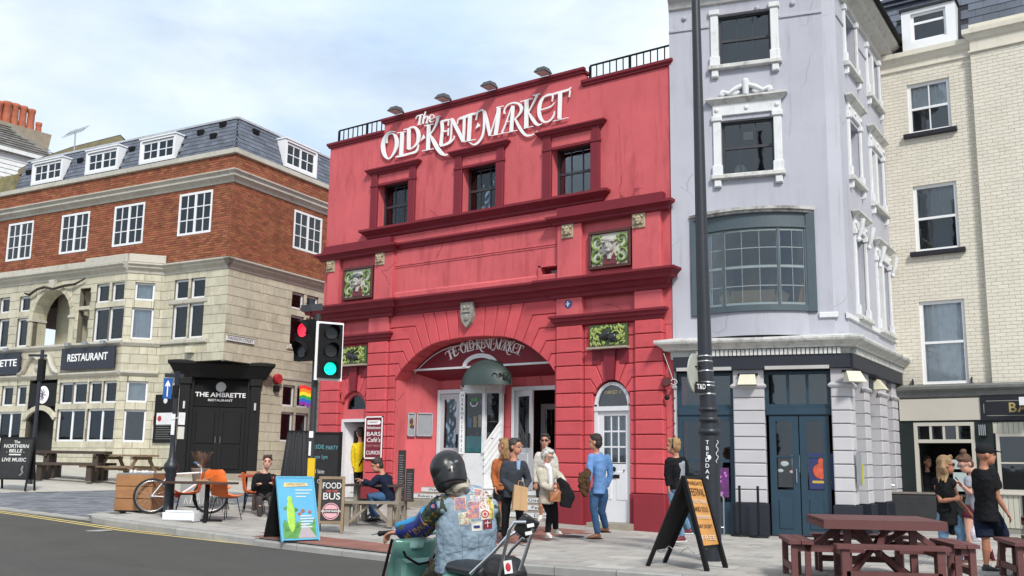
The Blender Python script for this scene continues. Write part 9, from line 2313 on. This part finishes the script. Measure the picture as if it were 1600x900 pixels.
# left sleeve band with lettering
SLB = mat('blue_satin', (.012, .022, .16), .5, .2, 5, .3, 30); SLC = mat('cyan_satin', (.015, .20, .40), .4, .5, 7, .3, 30)
e0, e1 = P['SL'].lerp(P['EL'], .55), P['WL'].lerp(P['EL'], .02)
b = B(); b.tube([e0, P['EL'], P['EL'].lerp(e1, .5), e1], [.092, .086, .070, .055], 16); blob('printed_sleeve', b, .008, SLB, t, .008, 2)
b = B(); o_ = Vector((0, 0, .030)) - CR * .02; b.tube([e0 + o_, P['EL'] + o_, P['EL'].lerp(e1, .5) + o_, e1 + o_], [.064, .060, .048, .036], 12); blob('cyan_panel', b, .009, SLC, t, .01, 2)
bpy.context.view_layer.update()
dg_ = bpy.context.evaluated_depsgraph_get()
def decal(body, px, py, size, m, ang, w=None, name='sleeve_lettering', kind='text', hh=None, targ=None, lift=.004, par=None):
 d_ = ray(px, py).normalized(); ok, loc, nr, *_r = sc.ray_cast(dg_, CAM, d_)
 if not ok or (loc - CAM).length > 9: return None
 vd = (CAM - loc).normalized()
 if nr.dot(vd) < 0: nr = -nr
 nr = (nr + vd * .8).normalized()
 x = Vector((0, 0, 1)).cross(nr).normalized(); y = nr.cross(x).normalized(); mt = Matrix((x, y, nr)).transposed() @ Matrix.Rotation(R(ang), 3, 'Z')
 if kind == 'text': o = text(body, name, m, par or t, (0, 0, 0), size, width=w, ext=.001, bold=.0015); vs_ = o.data.vertices
 else:
  b = B(); nn = 5; v = [(-w / 2 + w * i / nn, -hh / 2 + hh * j / nn, 0) for j in range(nn + 1) for i in range(nn + 1)]; b.add(v, [(j * 6 + i, j * 6 + i + 1, j * 6 + i + 7, j * 6 + i + 6) for j in range(nn) for i in range(nn)]); o = b.mk(name, m, par or t); vs_ = o.data.vertices
 for v in vs_:
  p = loc + mt @ Vector((v.co.x, v.co.y, 0)); dr = (p - CAM).normalized(); ok2, l2, n2, *_ = sc.ray_cast(dg_, CAM, dr)
  if ok2 and (l2 - p).length < .12: p = l2
  v.co = p - dr * (lift + (.001 if kind == 'text' else 0)) - T
 o.rotation_euler = (0, 0, 0)
 return o
GOLD = mat('gold_thread', (.55, .33, .07), .6)
for ch, px, py in zip("M'EWAN'S", (637, 643, 649, 656, 663, 669, 674, 679), (838, 833, 831, 826, 820, 814, 810, 805)): decal(ch, px, py, .062, GOLD, 44)
for ch, px, py in zip('LAGER', (662, 667, 672, 677, 682), (838, 834, 830, 825, 820)): decal(ch, px, py, .052, GOLD, 44)
PM = {n: mat('patch_' + n, c, .8, .5, 30, .3, 60, stain=(45, .9, .5, .55, s)) for n, c, s in (('warm', (.5, .22, .15), (.15, .18, .4)), ('pale', (.6, .6, .55), (.45, .12, .12)), ('green', (.45, .5, .38), (.4, .12, .08)), ('blue', (.12, .28, .5), (.6, .6, .6)), ('multi', (.55, .45, .42), (.1, .3, .5)), ('yellow', (.6, .48, .08), (.2, .15, .1)))}
CRM = mat('patch_cream', (.62, .60, .52), .8)
rp = random.Random(5)
for px, py, w, h, a_, c in ((719, 787, 17, 19, 8, 'warm'), (726, 810, 17, 17, 10, 'green'), (740, 797, 18, 26, 2, 'warm'), (756, 787, 16, 14, 4, 'pale'), (742, 780, 14, 10, 0, 'multi'), (735, 766, 13, 10, 14, 'multi'), (747, 769, 13, 10, -6, 'warm'), (757, 773, 14, 10, -10, 'pale'), (738, 750, 13, 9, 8, 'pale'), (748, 757, 12, 9, 0, 'warm'), (759, 761, 13, 9, -16, 'multi'), (765, 783, 9, 12, 0, 'yellow'), (768, 799, 7, 22, 0, 'yellow'), (768, 771, 8, 8, -10, 'blue')):
 s = 6.85 / F_PX; decal('', px, py, 0, CRM, a_, w=(w + 2) * s, name='patch', kind='q', hh=(h + 2) * s, lift=.003); decal('', px, py, 0, PM[c], a_, w=w * s, name='patch_picture', kind='q', hh=h * s, lift=.006)
s = 6.85 / F_PX
decal('', 758, 803, 0, CRM, 4, w=16 * s, name='patch', kind='q', hh=18 * s, lift=.003); decal('', 762, 818.5, 0, mat('patch_maroon', (.20, .012, .03), .8), 4, w=15 * s, name='patch', kind='q', hh=16 * s, lift=.003); decal('', 745, 822, 0, CRM, 4, w=17 * s, name='patch', kind='q', hh=15 * s, lift=.003)
def ring_decal(px, py, r0, r1, m, name, lift, ex=1.0):
 n = 18; b = B(); v = []
 for i in range(n + 1):
  for r in (r0, r1):
   x_, y_ = px + r * math.cos(2 * PI * i / n), py + r * ex * math.sin(2 * PI * i / n); d_ = ray(x_, y_).normalized(); ok, l, *_ = sc.ray_cast(dg_, CAM, d_); v.append((l if ok and (l - CAM).length < 9 else CAM + d_ * 7) - d_ * lift - T)
 b.add(v, [(2 * i, 2 * i + 1, 2 * i + 3, 2 * i + 2) for i in range(n)]); b.mk(name, m, t)
RDP = mat('patch_red', (.5, .02, .03), .8); BLP = mat('patch_navy', (.02, .03, .16), .8)
ring_decal(758, 803, 4.6, 6.2, RDP, 'roundel_ring', .007); ring_decal(758, 803, .1, 2.4, RDP, 'roundel_centre', .007)
ring_decal(677, 791, .1, 6, BLP, 'shoulder_badge', .006); ring_decal(677, 791, .1, 3.4, mat('patch_pinkish', (.6, .25, .3), .8), 'badge_emblem', .009); ring_decal(686, 778, 3.5, 6.5, mat('badge_black_gold', (.10, .075, .01), .8, .6, 40), 'shoulder_flash', .006, .6)
decal('', 762, 818.5, 0, CRM, 4, w=1.4 * s, name='emblem_bar', kind='q', hh=10 * s, lift=.007); decal('', 762, 817, 0, CRM, 4, w=10 * s, name='emblem_bar', kind='q', hh=1.6 * s, lift=.008); decal('', 745, 823, 0, mat('patch_navy', (1, 1, 1)), 4, w=10 * s, name='emblem_car', kind='q', hh=4 * s, lift=.007)
for x0_, y0_, x1_, y1_ in ((722, 835, 723, 880), (692, 838, 693, 862), (748, 838, 749, 872), (697, 866, 768, 851)):
 b = B(); v = []
 for k in range(13):
  for o in (-.35, .35):
   px, py = x0_ + (x1_ - x0_) * k / 12 + (o if abs(x1_ - x0_) < 9 else 0), y0_ + (y1_ - y0_) * k / 12 + (o if abs(x1_ - x0_) >= 9 else 0); d_ = ray(px, py).normalized(); ok, l, *_ = sc.ray_cast(dg_, CAM, d_); v.append((l if ok and (l - CAM).length < 9 else CAM + d_ * 7) - d_ * .003 - T)
 b.add(v, [(2 * k, 2 * k + 1, 2 * k + 3, 2 * k + 2) for k in range(12)]); b.mk('seam', mat('dark_stitch', (.12, .18, .26), .9), vest)
